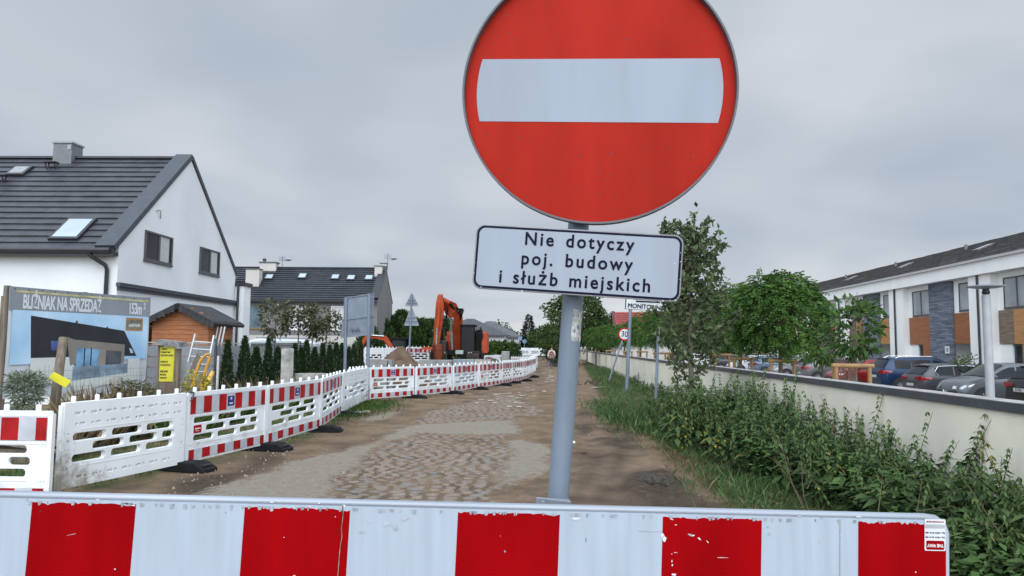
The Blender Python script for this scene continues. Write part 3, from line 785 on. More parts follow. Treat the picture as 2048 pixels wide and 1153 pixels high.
bbuild(mb, 'crack', [mat('crack_dark', (0.03, 0.008, 0.008), 0.8, 0.3, 30), mat('crack_edge', (0.40, 0.28, 0.20), 0.7, 0.3, 60)], bd)
x0, z0 = bq(1675, 1036); mb = MB(); mb.add([(x0, -.0112, z0), (x0 + .0018, -.0112, z0), (x0 + .0018, -.0112, -HB), (x0, -.0112, -HB)], [(0, 1, 2, 3)]); bbuild(mb, 'seam', mat('seam', (0.27, 0.30, 0.33), 0.6, 0.3, 90), bd)
# maker's sticker, stuck on upside down
sx0, sz0 = bq(1842, 1036); sx1, sz1 = bq(1886, 1100); cx_, cz_ = (sx0 + sx1) / 2, (sz0 + sz1) / 2
hw, hh_ = (sx1 - sx0) / 2 * 0.95, (sz0 - sz1) / 2
mb = MB(); mb.add(*plate(rrect(cx_ - hw, cx_ + hw, cz_ - hh_, cz_ + hh_, .003, 3), (), .0006, 0, -.0117)); st_ = bbuild(mb, 'sticker', mat('sticker_white', (0.62, 0.64, 0.66), 0.4, 0.05, 20), bd)
mb = MB(); mb.add(*plate(rrect(cx_ - hw * .86, cx_ + hw * .86, cz_ - hh_ * .93, cz_ - hh_ * .36, .003, 3), (), .0004, 0, -.0123)); bbuild(mb, 'red_field', board_red, st_)
mb = MB(); mb.add(*plate(rrect(cx_ - hw * .95, cx_ + hw * .95, cz_ + hh_ * .42, cz_ + hh_ * .66, .001, 2), (), .0004, 0, -.0123)); bbuild(mb, 'grey_field', mat('sticker_grey', (0.36, 0.38, 0.39), 0.5, 0.05, 20), st_)
mb = MB(); mb.add(*words('THE WAY', .0105, y=-.0128, thick=.0003, x=cx_, z=cz_ - hh_ * .66, spin=math.pi, sx=.95, bold=.0004)); bbuild(mb, 'sticker_title', mat('ink_white', (0.7, 0.7, 0.7), 0.5, 0.03, 10), st_)
mb = MB()
for s_, q_ in (('Tel.: +48 91 46 21 420', -.14), ('Fax: +48 91 46 21 420', .14)): mb.add(*words(s_, .0058, y=-.0124, thick=.0003, x=cx_, z=cz_ + hh_ * q_, spin=math.pi, bold=.0001))
bbuild(mb, 'sticker_lines', navy_ink, st_)
mb = MB(); mb.add(*words('www.theway.com.pl', .0058, y=-.0124, thick=.0003, x=cx_, z=cz_ + hh_ * .82, spin=math.pi, bold=.0001)); bbuild(mb, 'sticker_web', board_red, st_)
for x in (-0.6, Lb - 0.3):                          # the board stands on two posts in rubber feet
    mb = MB(); a = cA + ex * x - ey * -0.03
    mb.box(a.x - .03, a.x + .03, a.y - .0, a.y + .06, 0.08, a.z - .03); lg = mb.build('leg', galv, bd, world=True)
    mb = MB(); mb.box(a.x - .2, a.x + .2, a.y - .35, a.y + .4, -.01, 0.11); mb.build('foot', mat('rubber', (0.012, 0.013, 0.015), 0.75, 0.3, 8, bump=.2, spec=.15), bd, world=True, bevel=.03)
# ------------------------------------------------------------------ plastic site barriers
plastic = mat('white_plastic', (0.71, 0.745, 0.77), 0.5, 0.06, 1.6, bump=0.04, bscale=9)
dirty_plastic = mat('dirty_white_plastic', (0.71, 0.735, 0.75), 0.5, 0.05, 2.0, bump=0.04, bscale=9)
def add_dirt(m, kx, kz, off, top, rough_scale=9):
    """mud splashed up the panels, differently on each one"""
    t = m.node_tree; b = t.nodes['Principled BSDF']; src = b.inputs['Base Color'].links[0].from_socket
    tc_ = t.nodes.new('ShaderNodeTexCoord'); s = t.nodes.new('ShaderNodeSeparateXYZ'); t.links.new(tc_.outputs['Object'], s.inputs[0])
    oi = t.nodes.new('ShaderNodeObjectInfo'); va = t.nodes.new('ShaderNodeVectorMath'); va.operation = 'MULTIPLY_ADD'
    t.links.new(oi.outputs['Location'], va.inputs[0]); va.inputs[1].default_value = (7.3, 3.1, 0); t.links.new(tc_.outputs['Object'], va.inputs[2])
    n = t.nodes.new('ShaderNodeTexNoise'); n.inputs['Scale'].default_value = rough_scale; n.inputs['Detail'].default_value = 9; n.inputs['Roughness'].default_value = .75
    t.links.new(va.outputs[0], n.inputs['Vector'])
    def mth(op, a, c):
        q = t.nodes.new('ShaderNodeMath'); q.operation = op
        for i, x in enumerate((a, c)):
            if isinstance(x, (int, float)): q.inputs[i].default_value = x
            else: t.links.new(x, q.inputs[i])
        return q.outputs[0]
    h = mth('ADD', mth('MULTIPLY', s.outputs[0], kx), mth('MULTIPLY', s.outputs[2], kz))
    f = mth('ADD', mth('ADD', h, off), n.outputs[0])
    mr = t.nodes.new('ShaderNodeMapRange'); mr.inputs[1].default_value = 0.22; mr.inputs[2].default_value = 0.5; mr.inputs[4].default_value = top; t.links.new(f, mr.inputs[0])
    x = t.nodes.new('ShaderNodeMix'); x.data_type = 'RGBA'; t.links.new(mr.outputs[0], x.inputs[0]); t.links.new(src, x.inputs[6])
    x.inputs[7].default_value = (0.21, 0.185, 0.13, 1); t.links.new(x.outputs[2], b.inputs['Base Color'])
add_dirt(dirty_plastic, -0.42, -0.62, 0.06, .85)
add_dirt(plastic, 0.0, -0.42, -0.16, .6, 5)
refl_white = mat('band_white', (0.43, 0.46, 0.50), 0.35, 0.10, 5)
refl_red = mat('band_red', (0.33, 0.010, 0.012), 0.45, 0.22, 5, spec=.15)
blue_lab = mat('label_blue', (0.018, 0.03, 0.16), 0.4, 0.1, 10)
ink_w = mat('ink_white', (0.7, 0.7, 0.7), 0.5, 0.03, 10)
rubber = mat('rubber', (0.012, 0.013, 0.015), 0.75, 0.3, 8, bump=.2, spec=.15)
steel_dk = mat('dark_hook', (0.10, 0.11, 0.125), 0.5, 0.2, 8, metal=.5)
PL, PH, PB = 2.0, 0.95, 0.09                       # length, height of the moulded body, gap below
def slots():
    h = []
    z1, z2, z3, hh = .555, .435, .315, .082
    for z in (z1, z3):
        for x0 in (.16, .72, 1.28): h.append((x0, x0 + .46, z - hh / 2, z + hh / 2))
    for x0, w in ((.44, .46), (1.0, .46), (1.56, .22)): h.append((x0, x0 + w, z2 - hh / 2, z2 + hh / 2))
    return h
def panel_body(mats, parent, front_holes):
    outer = [(.02, 0), (PL - .02, 0), (PL - .02, PH), (.02, PH)]
    holes = [rrect(*s, .035, 4) for s in slots()]
    mb = MB(); mb.add(*plate(outer, holes, .036, .006, .004))
    if front_holes:
        fh = [rrect(s[0] - .006, s[1] + .006, s[2] - .006, s[3] + .006, .04, 4) for s in slots()]
        for i in range(8):
            x = .16 + i * .225
            fh.append(rrect(x, x + .085, .80, .835, .012, 3)); fh.append(circ(x + .135, .825, .02, 12))
            fh.append(circ(x + .03, .70, .016, 10)); fh.append(rrect(x + .075, x + .155, .685, .718, .012, 3))
            if i < 7: fh.append(rrect(x + .06, x + .14, .09, .125, .012, 3)); fh.append(circ(x + .185, .11, .018, 12))
        for x in (.09, 1.92):
            for z in (.60, .52, .30, .22): fh.append(circ(x, z, .011, 8))
        mb.add(*plate([(.022, .002), (PL - .022, .002), (PL - .022, PH - .002), (.022, PH - .002)], fh, .020, .003, -.0245))
        mb.box(.25, 1.75, -.0385, -.034, .634, .646); mb.box(.25, 1.75, -.0385, -.034, .225, .237)
    else:
        mb.box(.03, PL - .03, -.022, -.014, .895, PH - .004)
        mb.box(.03, PL - .03, -.020, -.014, .612, .632); mb.box(.25, 1.75, -.019, -.014, .232, .250); mb.box(.03, PL - .03, -.020, -.014, .0, .026)
        for x in (.07, .1, 1.9, 1.93):
            for z in (.60, .24): mb.tube([(x, -.014, z), (x, -.021, z)], .010, 8)
    # thicker end posts of the moulding
    mb.box(.0, .05, -.024, .03, -.03, PH - .03); mb.box(PL - .05, PL, -.024, .03, -.03, PH - .03)
    o = mb.build('body', mats, parent); return o
def pegs(parent, m_):
    for i in range(6):
        x = .17 + i * (PL - .34) / 5
        mb = MB(); mb.tube([(x, .004, PH - .004), (x, .004, PH + .058), (x, .004, PH + .064)], [.026, .026, .02], 12)
        mb.build('peg', m_, parent, smooth=45)
def bands(parent):
    for nm, z0, z1 in (('upper_band', .648, .885), ('lower_band', .03, .165)):
        mb = MB(); mb.box(.055, PL - .055, -.0235 if z0 > .1 else -.0245, -.0145, z0, z1, 0)
        y = -.0252
        xs_ = [(.057, .15)] + [(.31 + k * .285, .31 + k * .285 + .143) for k in range(6)]
        xs_ = [(.057, .17), (.35, .53), (.71, .89), (1.11, 1.29), (1.47, 1.65), (1.83, PL - .057)]
        for a, c in xs_: mb.box(a, c, y, -.0146, z0 + .002, z1 - .002, 1)
        mb.build(nm, [refl_white, refl_red], parent)
    mb = MB(); mb.box(.915, 1.085, -.0275, -.0236, .70, .845); lb = mb.build('blue_label', blue_lab, parent)
    mb = MB(); mb.box(.955, 1.045, -.0285, -.0274, .728, .745); mb.box(.985, 1.015, -.0285, -.0274, .79, .825); mb.box(.975, 1.025, -.0285, -.0274, .800, .808); mb.build('label_mark', ink_w, lb)
def red_tag(parent, x, z):
    mb = MB(); mb.add(*plate(rrect(x - .085, x + .085, z - .055, z + .055, .008, 2), (), .004, 0, -.017)); q = mb.build('red_label', refl_red, parent)
    mb = MB(); mb.box(x - .06, x + .06, -.0205, -.0188, z - .002, z + .014); mb.box(x - .05, x + .03, -.0205, -.0188, z - .028, z - .022); mb.build('label_line', ink_w, q)
def clip(parent):
    mb = MB(); mb.tube([(-.03, -.03, PH + .01), (.10, -.035, PH - .002), (.10, -.035, PH - .02), (.075, -.04, PH - .08), (.03, -.04, PH - .11)], .010, 8); mb.build('hook', steel_dk, parent, smooth=50)
def panel(kind, label, tagpos=None, hook=False, dirty=False):
    t_ = thing('site_barrier', label, 'barrier', group='plastic site barrier panels along the street')
    m_ = dirty_plastic if dirty else plastic
    panel_body(m_, t_, kind == 'plain'); pegs(t_, m_)
    if kind == 'striped': bands(t_)
    if tagpos: red_tag(t_, *tagpos)
    if hook: clip(t_)
    return t_
def place(o, a, b, gap=.03, z=PB):
    a, b = Vector(a), Vector(b); d = b - a; L_ = d.length
    o.location = (a.x, a.y, z); o.rotation_euler = (0, 0, math.atan2(d.y, d.x)); o.scale = ((L_ - gap) / PL, 1, 1)
S1 = panel('striped', 'striped barrier panel with red label, next to the muddy white one')
red_tag(S1, .24, .435); clip(S1)
S2 = panel('striped', 'striped barrier panel without red side label, beyond the one with a dark hook')
N1 = panel('plain', 'white barrier panel smeared with mud, nearest along the left of the street', dirty=True)
N2 = panel('plain', 'clean white barrier panel just before the fence turns across the street')
place(N1, BL[0], BL[1]); place(S1, BL[1], BL[2]); place(S2, BL[2], BL[3]); place(N2, BL[4], BL[5])
near_corner = Vector((*P(106, 980, 7.62)[:2], 0))
lft = Vector((near_corner.x - 2.05, near_corner.y + .03, 0))
labs = {'a': 'striped barrier panel cut off by the left edge of the photo', 'b': 'fourth striped barrier panel, seen steeply, before the clean white panel'}
q = dup(S2, label=labs['a']); place(q, lft, near_corner, z=PB - .045)
q = dup(S2, label=labs['b']); place(q, BL[3], BL[4])
run = ['first striped panel of the stretch facing the camera, beside the tuft of grass', 'striped panel right of the tall gap post, standing in front of the excavator bucket',
       'striped panel in front of the excavator tracks, left of the one with a red label', 'striped panel with red label below the excavator cab']
for k, (i, src) in enumerate(((5, S1), (6, S2), (7, S2), (8, S1))):
    q = dup(src, label=run[k]); place(q, BL[i] + Vector((.05, 0, 0)), BL[i + 1])
    if k in (0, 3):
        for ch in list(q.children):
            if ch.name.startswith('hook'): bpy.data.objects.remove(ch)
far_l = ['narrow-looking striped panel right after the red-labelled one, where the barrier bends away', 'striped panel at the bend with open slots showing, left of the road', 'striped panel edge-on just past the bend, close to its rubber feet', 'last striped panel of the near barrier line beside the walking person']
for k, i in enumerate((9, 10, 11, 12)):
    q = dup(S2, label=far_l[k]); place(q, BL[i], BL[i + 1])
# short striped return panel seen edge-on where the clean white panel meets the next stretch
q = dup(S2, label='striped barrier panel seen almost edge-on beside the clean white panel'); place(q, BL[5] + Vector((-.16, -2.0, 0)), BL[5] + Vector((-.02, -.03, 0)))
# rubber feet under the joints
def foot_mesh(parent):
    s = [(-.42, 0), (.42, 0), (.42, .045), (.26, .125), (-.26, .125), (-.42, .045)]
    mb = MB(); mb.prism([(-.145, x, z) for x, z in s], (.29, 0, 0)); body = mb.build('base', rubber, parent, bevel=.012)
    mb = MB()
    for yy in (-.34, .34):
        mb.box(-.09, .09, yy - .045, yy + .045, .075, .098)
    for yy in (-.17, .17):
        for xx in (-.07, .07): mb.box(xx - .035, xx + .035, yy - .05, yy + .05, .122, .134)
    mb.build('grip', mat('rubber_worn', (0.028, 0.029, 0.031), .8, .25, 10, spec=.15), body, bevel=.006)
F0 = thing('rubber_foot', 'black rubber barrier foot beside the muddy white panel', 'barrier foot', group='rubber feet of the site barriers')
foot_mesh(F0)
fl = ['black rubber barrier foot beside the muddy white panel', 'rubber foot under the joint of the two nearest striped panels', 'third rubber foot along the left barrier, by the grass', 'rubber foot near the grass tuft where the barriers turn', 'flat rubber foot under the striped panels below the bucket', 'rubber foot below the panel joint in front of the tracks', 'rubber foot under the joint below the excavator cab', 'rubber foot at the right end of the red-labelled panel', 'rubber foot at the bend of the barrier line', 'rubber foot past the bend, sticking into the road', 'furthest rubber foot of the near barrier line']
for k, i in enumerate((1, 2, 3, 4, 6, 7, 8, 9, 10, 11, 12)):
    o = F0 if k == 0 else dup(F0, label=fl[k])
    d = BL[i + 1] - BL[i - 1]; o.location = (BL[i].x + .02, BL[i].y - .03, 0.0); o.rotation_euler = (0, 0, math.atan2(d.y, d.x) + rng.uniform(-.08, .08) + (.25 if i > 8 else 0))
# barriers further off, behind the excavators and along the far road
far = []
def farrow(pts, kinds, lab):
    for k in range(len(pts) - 1):
        src = S2 if kinds[k % len(kinds)] == 's' else N2
        q = dup(src, label=lab % ORD[k]); place(q, pts[k], pts[k + 1]); q['group'] = 'barrier panels standing further off'
gl = lambda l, z: [Vector((*P(x, 700, z)[:2], 0)) for x in l]
farrow([Vector((*P(x, 700, y)[:2], .55)) for x, y in ((728, 38.5), (769, 39.5), (810, 40.5))], 'n', '%s plain white panel on the raised ground behind the big sign backs')
for q in [o for o in C.objects if o.name.startswith('site_barrier')][-2:]: q.location.z += .55
farrow([Vector((*P(x, 700, y)[:2], 0)) for x, y in ((812, 41), (862, 41.5))], 's', '%s striped panel behind the earth heap, left of the excavator bucket')
[o for o in C.objects if o.name.startswith('site_barrier')][-1].location.z += .6
ptsf = [Vector((*P(x, 700, y)[:2], 0)) for x, y in ((969, 52), (985, 53), (999, 54.5), (1014, 56))]
farrow(ptsf, 'sns', '%s barrier panel from the left in the row right of the excavator')
ptsf = [Vector((*P(x, 700, y)[:2], 0)) for x, y in ((1022, 47), (1043, 46.5), (1060, 48), (1068, 52), (1075, 60))]
farrow(ptsf, 'snnn', '%s panel of the second barrier line, behind the bend')
n_b = len([o for o in C.objects if o.name.startswith('site_barrier')])
ptsf = [Vector((*P(x, 700, 90 + .02 * (x - 1020))[:2], 0)) for x in (966, 990, 1014, 1038, 1060, 1080, 1098)]
farrow(ptsf, 'nsnnnn', '%s panel from the left in the furthest barrier line at the end of the street')
for q in [o for o in C.objects if o.name.startswith('site_barrier')][n_b:]: q.location.z += .55
# ------------------------------------------------------------------ houses on the left
white_render = mat('white_render', (0.66, 0.685, 0.705), 0.9, 0.06, .55, bump=0.2, bscale=60, detail=8)
grey_render = mat('grey_render', (0.165, 0.165, 0.163), 0.9, 0.06, .7, bump=0.2, bscale=60)
pale_render = mat('pale_render', (0.46, 0.445, 0.41), 0.9, 0.05, .7, bump=0.15, bscale=60)
tile_m = mat('roof_tile', (0.036, 0.038, 0.046), 0.5, 0.22, 2.3, col2=None, bump=.1)
flash_m = mat('roof_flashing', (0.04, 0.046, 0.057), 0.5, 0.12, 3)
black_trim = mat('black_trim', (0.018, 0.02, 0.023), 0.4, 0.2, 5)
frame_m = mat('window_frame', (0.065, 0.07, 0.078), 0.45, 0.1, 6)
glass_d = glassmat('dark_glass', (0.030, 0.034, 0.04))
glass_s = mat('skylight_glass', (0.34, 0.40, 0.45), 0.12, 0.1, 1, spec=.4)
blind_m = mat('window_blind', (0.42, 0.43, 0.43), 0.7, 0.08, 12)
wood_m = mat('orange_wood', (0.29, 0.105, 0.035), 0.6, 0.22, 2.5, stretch=(1, 1, 9), bump=.1)
def tiles(mb, x0, x1, y0, z0, y1, z1, n, th=.045, w=None, jit=0.0):
    """courses of flat tiles, each lapping over the one below; from the eave (y0,z0) up to (y1,z1)"""
    dy, dz = (y1 - y0) / n, (z1 - z0) / n; L_ = math.hypot(dy, dz); ny_, nz_ = -dz / L_, dy / L_
    for k in range(n):
        ya, za, yb, zb = y0 + dy * k, z0 + dz * k, y0 + dy * (k + 1.08), z0 + dz * (k + 1.08)
        w_ = w or (x1 - x0); x = x0 - ((k % 2) * w_ / 2 if w else 0)
        while x < x1 - 1e-6:
            a, c = max(x, x0), min(x + w_ - (.006 if w else 0), x1)
            if c - a > .02:
                h = th + (rng.uniform(-jit, jit) if jit else 0)
                v = [(a, ya + ny_ * h, za + nz_ * h), (c, ya + ny_ * h, za + nz_ * h), (c, yb + ny_ * .006, zb + nz_ * .006), (a, yb + ny_ * .006, zb + nz_ * .006), (a, ya, za), (c, ya, za)]
                mb.add(v, [(0, 1, 2, 3), (4, 5, 1, 0)])
            x += w_
def window(parent, x0, x1, z0, z1, y, wall='x', depth=.1, mull=1, glass=None, fm=None, blind=False, name='window', fw=.06, sill=True):
    """window in a wall; local frame along the wall, facing -y of that frame (wall='x') or +x (wall='y')"""
    def T(mb):
        if wall == 'y': mb.v = [(y - b, a, c) for a, b, c in mb.v]
        else: mb.v = [(a, y + b, c) for a, b, c in mb.v]
        return mb
    fm = fm or frame_m
    mb = MB()
    mb.box(x0, x1, -.05, depth, z0, z0 + fw); mb.box(x0, x1, -.05, depth, z1 - fw, z1); mb.box(x0, x0 + fw, -.05, depth, z0 + fw, z1 - fw); mb.box(x1 - fw, x1, -.05, depth, z0 + fw, z1 - fw)
    for k in range(1, mull + 1):
        xm = x0 + (x1 - x0) * k / (mull + 1); mb.box(xm - .045, xm + .045, -.046, depth, z0 + fw, z1 - fw)
    f_ = T(mb).build(name, fm, parent)
    mb = MB(); mb.box(x0 + fw, x1 - fw, -.02, -.01, z0 + fw, z1 - fw); T(mb).build('pane', glass or glass_d, f_)
    if blind:
        mb = MB(); mb.box(x0 + fw + (x1 - x0) * .46, x1 - fw - .15, -.026, -.022, z0 + fw, z1 - fw); T(mb).build('blind', blind_m, f_)
    if sill:
        mb = MB(); mb.box(x0 - .03, x1 + .03, -.06, .0, z0 - .05, z0 - .002); T(mb).build('sill', fm, f_)
    return f_
def gable_end(x, y0, y1, ze, ya, za, z0=0.0):
    return [(x, y0, z0), (x, y1, z0), (x, y1, ze), (x, ya, za), (x, y0, ze)]
# white house with the steep gable
h1 = thing('white_house', 'large white house with steep dark tiled roof and two upper gable windows', 'house', (-11.1, 20.3, 0), rad(-1.5))
WX, DP, ZE, ZA = -14.0, 8.1, 4.46, 7.95
mb = MB(); mb.prism([(0, 0, -.2), (0, DP, -.2), (0, DP, ZE), (0, DP / 2, ZA), (0, 0, ZE)], (WX, 0, 0)); mb.build('wall', white_render, h1)
mb = MB(); tiles(mb, WX, -.5, -.28, ZE - .17, DP / 2, ZA + .05, 17, .05, .42, .004)
mb.add([(WX, DP / 2, ZA + .06), (.03, DP / 2, ZA + .06), (.03, DP + .1, ZE - .0), (WX, DP + .1, ZE)], [(0, 1, 2, 3)])
mb.obox((WX, DP / 2, ZA + .09), (-.5, DP / 2, ZA + .09), .24, .07)
rf = mb.build('roof', tile_m, h1)
sl = Vector((0, DP / 2 + .22, ZA + .05 - (ZE - .19))).normalized()
mb = MB(); a = Vector((-.23, -.27, ZE - .10)); b_ = Vector((-.23, DP / 2, ZA + .15)); mb.obox(a, b_, .56, .16, up=(0, -.6, .8)); mb.obox(Vector((-.02, DP / 2, ZA + .12)), Vector((-.02, DP + .06, ZE + .02)), .14, .13, up=(0, .6, .8)); mb.build('flashing', flash_m, rf)
mb = MB(); mb.box(WX, .03, -.34, -.2, ZE - .34, ZE - .14); mb.box(WX, .0, -.2, -.0, ZE - .30, ZE - .2); mb.tube([(WX, -.40, ZE - .19), (-.02, -.40, ZE - .19)], .075, 10); mb.build('gutter', black_trim, rf)
mb = MB(); mb.tube([(-.62, -.38, ZE - .25), (-.60, -.36, ZE - .33), (-.28, -.12, ZE - .58), (-.26, -.08, ZE - .70), (-.26, -.08, 0)], .055, 10); mb.build('downpipe', black_trim, h1, smooth=50)
mb = MB(); mb.box(-4.62, -3.98, DP / 2 - .3, DP / 2 + .3, ZA - .5, ZA + .52); ch = mb.build('chimney', mat('chimney_metal', (.13, .14, .155), .5, .1, 4), rf)
mb = MB(); mb.box(-4.66, -3.94, DP / 2 - .34, DP / 2 + .34, ZA + .52, ZA + .58); mb.box(-4.5, -4.1, DP / 2 - .2, DP / 2 + .2, ZA + .58, ZA + .63); mb.box(-4.12, -4.0, DP / 2 - .32, DP / 2 - .305, ZA + .3, ZA + .46); mb.build('chimney_cap', mat('cap_metal', (.26, .28, .30), .4, .15, 5), ch)
# skylights lie in the roof slope
def skylight(parent, xc, t0, w, L_, y0, z0, y1, z1, gl=None, fm=None):
    d = Vector((0, y1 - y0, z1 - z0)).normalized(); n = Vector((0, -d.z, d.y)); o = Vector((xc, y0, z0)) + d * t0
    mb = MB(); c = o + n * .07; mb.obox(c, c + d * L_, w, .09, up=n); s_ = mb.build('skylight', fm or black_trim, parent)
    mb = MB(); c = o + n * .118 + d * .09; mb.obox(c, c + d * (L_ - .18), w - .16, .012, up=n); mb.build('pane', gl or glass_s, s_)
RS = (-.28, ZE - .17, DP / 2, ZA + .05)
skylight(rf, -1.62, .42, .86, 1.15, *RS); skylight(rf, -5.35, 4.35, .62, .62, *RS, gl=mat('light_metal', (.22, .235, .25), .4, .15, 8))
d = Vector((0, RS[2] - RS[0], RS[3] - RS[1])).normalized(); n = Vector((0, -d.z, d.y))
for xc, t0, w in ((-5.9, 4.05, 1.2), (-4.4, 5.0, .4)):
    mb = MB(); o = Vector((xc, RS[0], RS[1])) + d * t0 + n * .22
    mb.obox(o - Vector((w / 2, 0, 0)), o + Vector((w / 2, 0, 0)), .26, .03)
    for s in (-1, 1):
        mb.tube([o + Vector((s * w * .38, -.1, 0)), o + Vector((s * w * .38, .02, -.22)), o + Vector((s * w * .38, .12, -.02))], .022, 6)
    mb.build('roof_step', black_trim, rf)
window(h1, 1.32, 2.98, 4.22, 5.12, 0, 'y', .06, blind=True); window(h1, 4.95, 6.55, 4.22, 5.12, 0, 'y', .06, blind=True)
mb = MB(); mb.box(0, .12, -.05, DP + .15, 3.30, 3.41); mb.box(0, .08, -.0, DP + .1, 3.22, 3.30); mb.build('ledge', flash_m, h1)
mb = MB(); mb.tube([(.02, 1.9, 5.78), (.06, 1.95, 5.84), (.06, 2.08, 5.84), (.04, 2.12, 5.6)], .012, 6); mb.build('cable', frame_m, h1)
# lower wing with a canopy at street level and the far white corner
mb = MB(); mb.box(-.3, .34, DP + .05, DP + .75, -.2, 4.0); mb.build('side_wing', white_render, h1)
mb = MB(); mb.box(-.35, .40, DP + .0, DP + .8, 4.0, 4.14); mb.build('wing_cap', black_trim, h1)
mb = MB(); mb.tube([(.14, DP - .02, 4.1), (.14, DP - .02, 0)], .05, 8); mb.build('downpipe', black_trim, h1)
mb = MB(); mb.box(.01, 1.1, 1.2, 4.2, 2.36, 2.48); mb.build('canopy', flash_m, h1)
window(h1, 1.5, 4.0, 0.4, 2.2, 0, 'y', .06, mull=2, sill=False)
# grey terrace behind
c2 = P(755, 597, 47); H2 = (c2.x, c2.y, 0)
h2 = thing('grey_terrace', 'long grey house with dark tiled roof and row of roof windows behind the young trees', 'house', H2, rad(-1.2))
X2, D2, E2, A2 = -9.6, 5.2, 4.75, 6.95
mb = MB(); mb.prism([(0, 0, 2.35), (0, D2, 2.35), (0, D2, E2), (0, D2 / 2, A2), (0, 0, E2)], (X2, 0, 0)); mb.prism([(0, 0, -.2), (0, D2, -.2), (0, D2, 2.35), (0, 0, 2.35)], (-.25, 0, 0)); mb.build('wall', grey_render, h2)
mb = MB(); mb.box(X2, -.25, .02, D2, -.2, 2.35); mb.build('lower_wall', pale_render, h2)
mb = MB(); tiles(mb, X2 - 1.4, -.35, -.3, E2 - .12, D2 / 2, A2 + .05, 15, .06, 1.2, .006); mb.add([(X2, D2 / 2, A2 + .06), (.03, D2 / 2, A2 + .06), (.03, D2 + .1, E2), (X2, D2 + .1, E2)], [(0, 1, 2, 3)])
mb.obox((X2 - 1.4, D2 / 2, A2 + .09), (-.3, D2 / 2, A2 + .09), .2, .06); rf2 = mb.build('roof', mat('roof_tile_dark', (0.024, 0.027, 0.034), 0.5, 0.2, 2.3), h2)
mb = MB(); mb.obox((-.15, -.3, E2 - .02), (-.15, D2 / 2, A2 + .16), .5, .16, up=(0, -.6, .8)); mb.box(X2 - 1.4, .05, -.4, -.22, E2 - .26, E2 - .1); mb.build('flashing', black_trim, rf2)
R2 = (-.3, E2 - .12, D2 / 2, A2 + .05)
for px in (536, 602, 669, 701, 737):
    xl = (P(px, 552, 48.6).x - c2.x); skylight(rf2, xl, 2.25 + rng.uniform(-.1, .1), .6, .62, *R2)
mb = MB(); mb.box(-.62, -.12, D2 / 2 - .8, D2 / 2 - .4, A2 - .9, A2 + .12); mb.build('chimney', pale_render, rf2); mb = MB(); mb.box(-.45, .0, D2 / 2 + .2, D2 / 2 + .6, A2 - .5, A2 + .42); ch = mb.build('chimney', pale_render, rf2)
mb = MB(); mb.box(-.67, -.07, D2 / 2 - .85, D2 / 2 - .35, A2 + .12, A2 + .17); mb.box(-.5, .05, D2 / 2 + .15, D2 / 2 + .65, A2 + .42, A2 + .47); mb.build('chimney_cap', frame_m, ch)
mb = MB(); mb.box(-9.0, -8.1, .8, 1.4, E2 + .3, A2 - .25); mb.build('chimney', pale_render, rf2); mb = MB(); mb.box(-8.6, -7.5, 2.2, 2.8, A2 - .5, A2 + .35); ch = mb.build('chimney', pale_render, rf2)
mb = MB(); mb.box(-9.05, -8.05, .75, 1.45, A2 - .25, A2 - .19); mb.box(-8.66, -7.44, 2.14, 2.86, A2 + .35, A2 + .42); mb.lathe([(.1, 0), (.12, .15), (.16, .2), (.02, .3)], -8.4, 2.5, A2 + .42, 8); mb.build('chimney_cap', frame_m, ch)
for x, h in ((.1, 1.1), (-7.2, .9)):
    mb = MB(); mb.tube([(x, D2 / 2, A2), (x, D2 / 2, A2 + h)], .025, 6)
    for k in range(4): mb.tube([(x - .25, D2 / 2, A2 + h - .1 - k * .08), (x + .25, D2 / 2, A2 + h - .1 - k * .08)], .012, 4)
    mb.lathe([(.02, 0), (.22, .06), (.24, .07)], x + .45, D2 / 2, A2 + h * .6, 10); mb.tube([(x, D2 / 2, A2 + h * .6), (x + .45, D2 / 2, A2 + h * .6)], .015, 5); mb.build('antenna', galv, rf2)
yw = mat('yellow_frame', (.20, .135, .055), .5, .1, 8)
window(h2, -8.55, -7.35, 2.75, 4.35, -.0, 'x', .05, mull=0, fm=yw, glass=mat('curtain_glass', (.10, .14, .17), .1, .4, 1.5))
for xa in (-5.7, -3.0):
    window(h2, xa, xa + 1.35, 2.7, 4.25, -.0, 'x', .05, mull=0, glass=mat('roller_blind', (.52, .50, .52), .6, .04, 3), fm=white_render)
for xl in (-6.45, -1.2):
    mb = MB(); mb.box(xl - .07, xl + .07, -.12, 0, 4.05, 4.32); mb.build('wall_lamp', ink_w, h2)
mb = MB(); mb.box(-6.4, -3.4, -1.1, .0, 1.62, 1.85); mb.build('awning', mat('awning', (.035, .036, .045), .8, .2, 3), h2)
mb = MB(); mb.box(-8.3, -1.8, -.02, .02, .3, 1.55); mb.build('garage_opening', mat('shadow_door', (.05, .048, .045), .8, .3, 2), h2)
mb = MB(); mb.box(-3.2, -2.2, -.06, -.02, .3, 1.7); mb.build('door', wood_m, h2)
mb = MB(); mb.box(X2 - 1.5, X2, -1.6, D2, -.2, 5.0); mb.build('side_wing', white_render, h2)
mb = MB(); mb.prism([(X2 - 1.55, -1.7, 5.0), (X2 + .05, -1.7, 5.0), (X2 + .05, 1.0, 6.1), (X2 - 1.55, 1.0, 6.1)], (0, 0, .1)); mb.build('wing_roof', flash_m, h2)

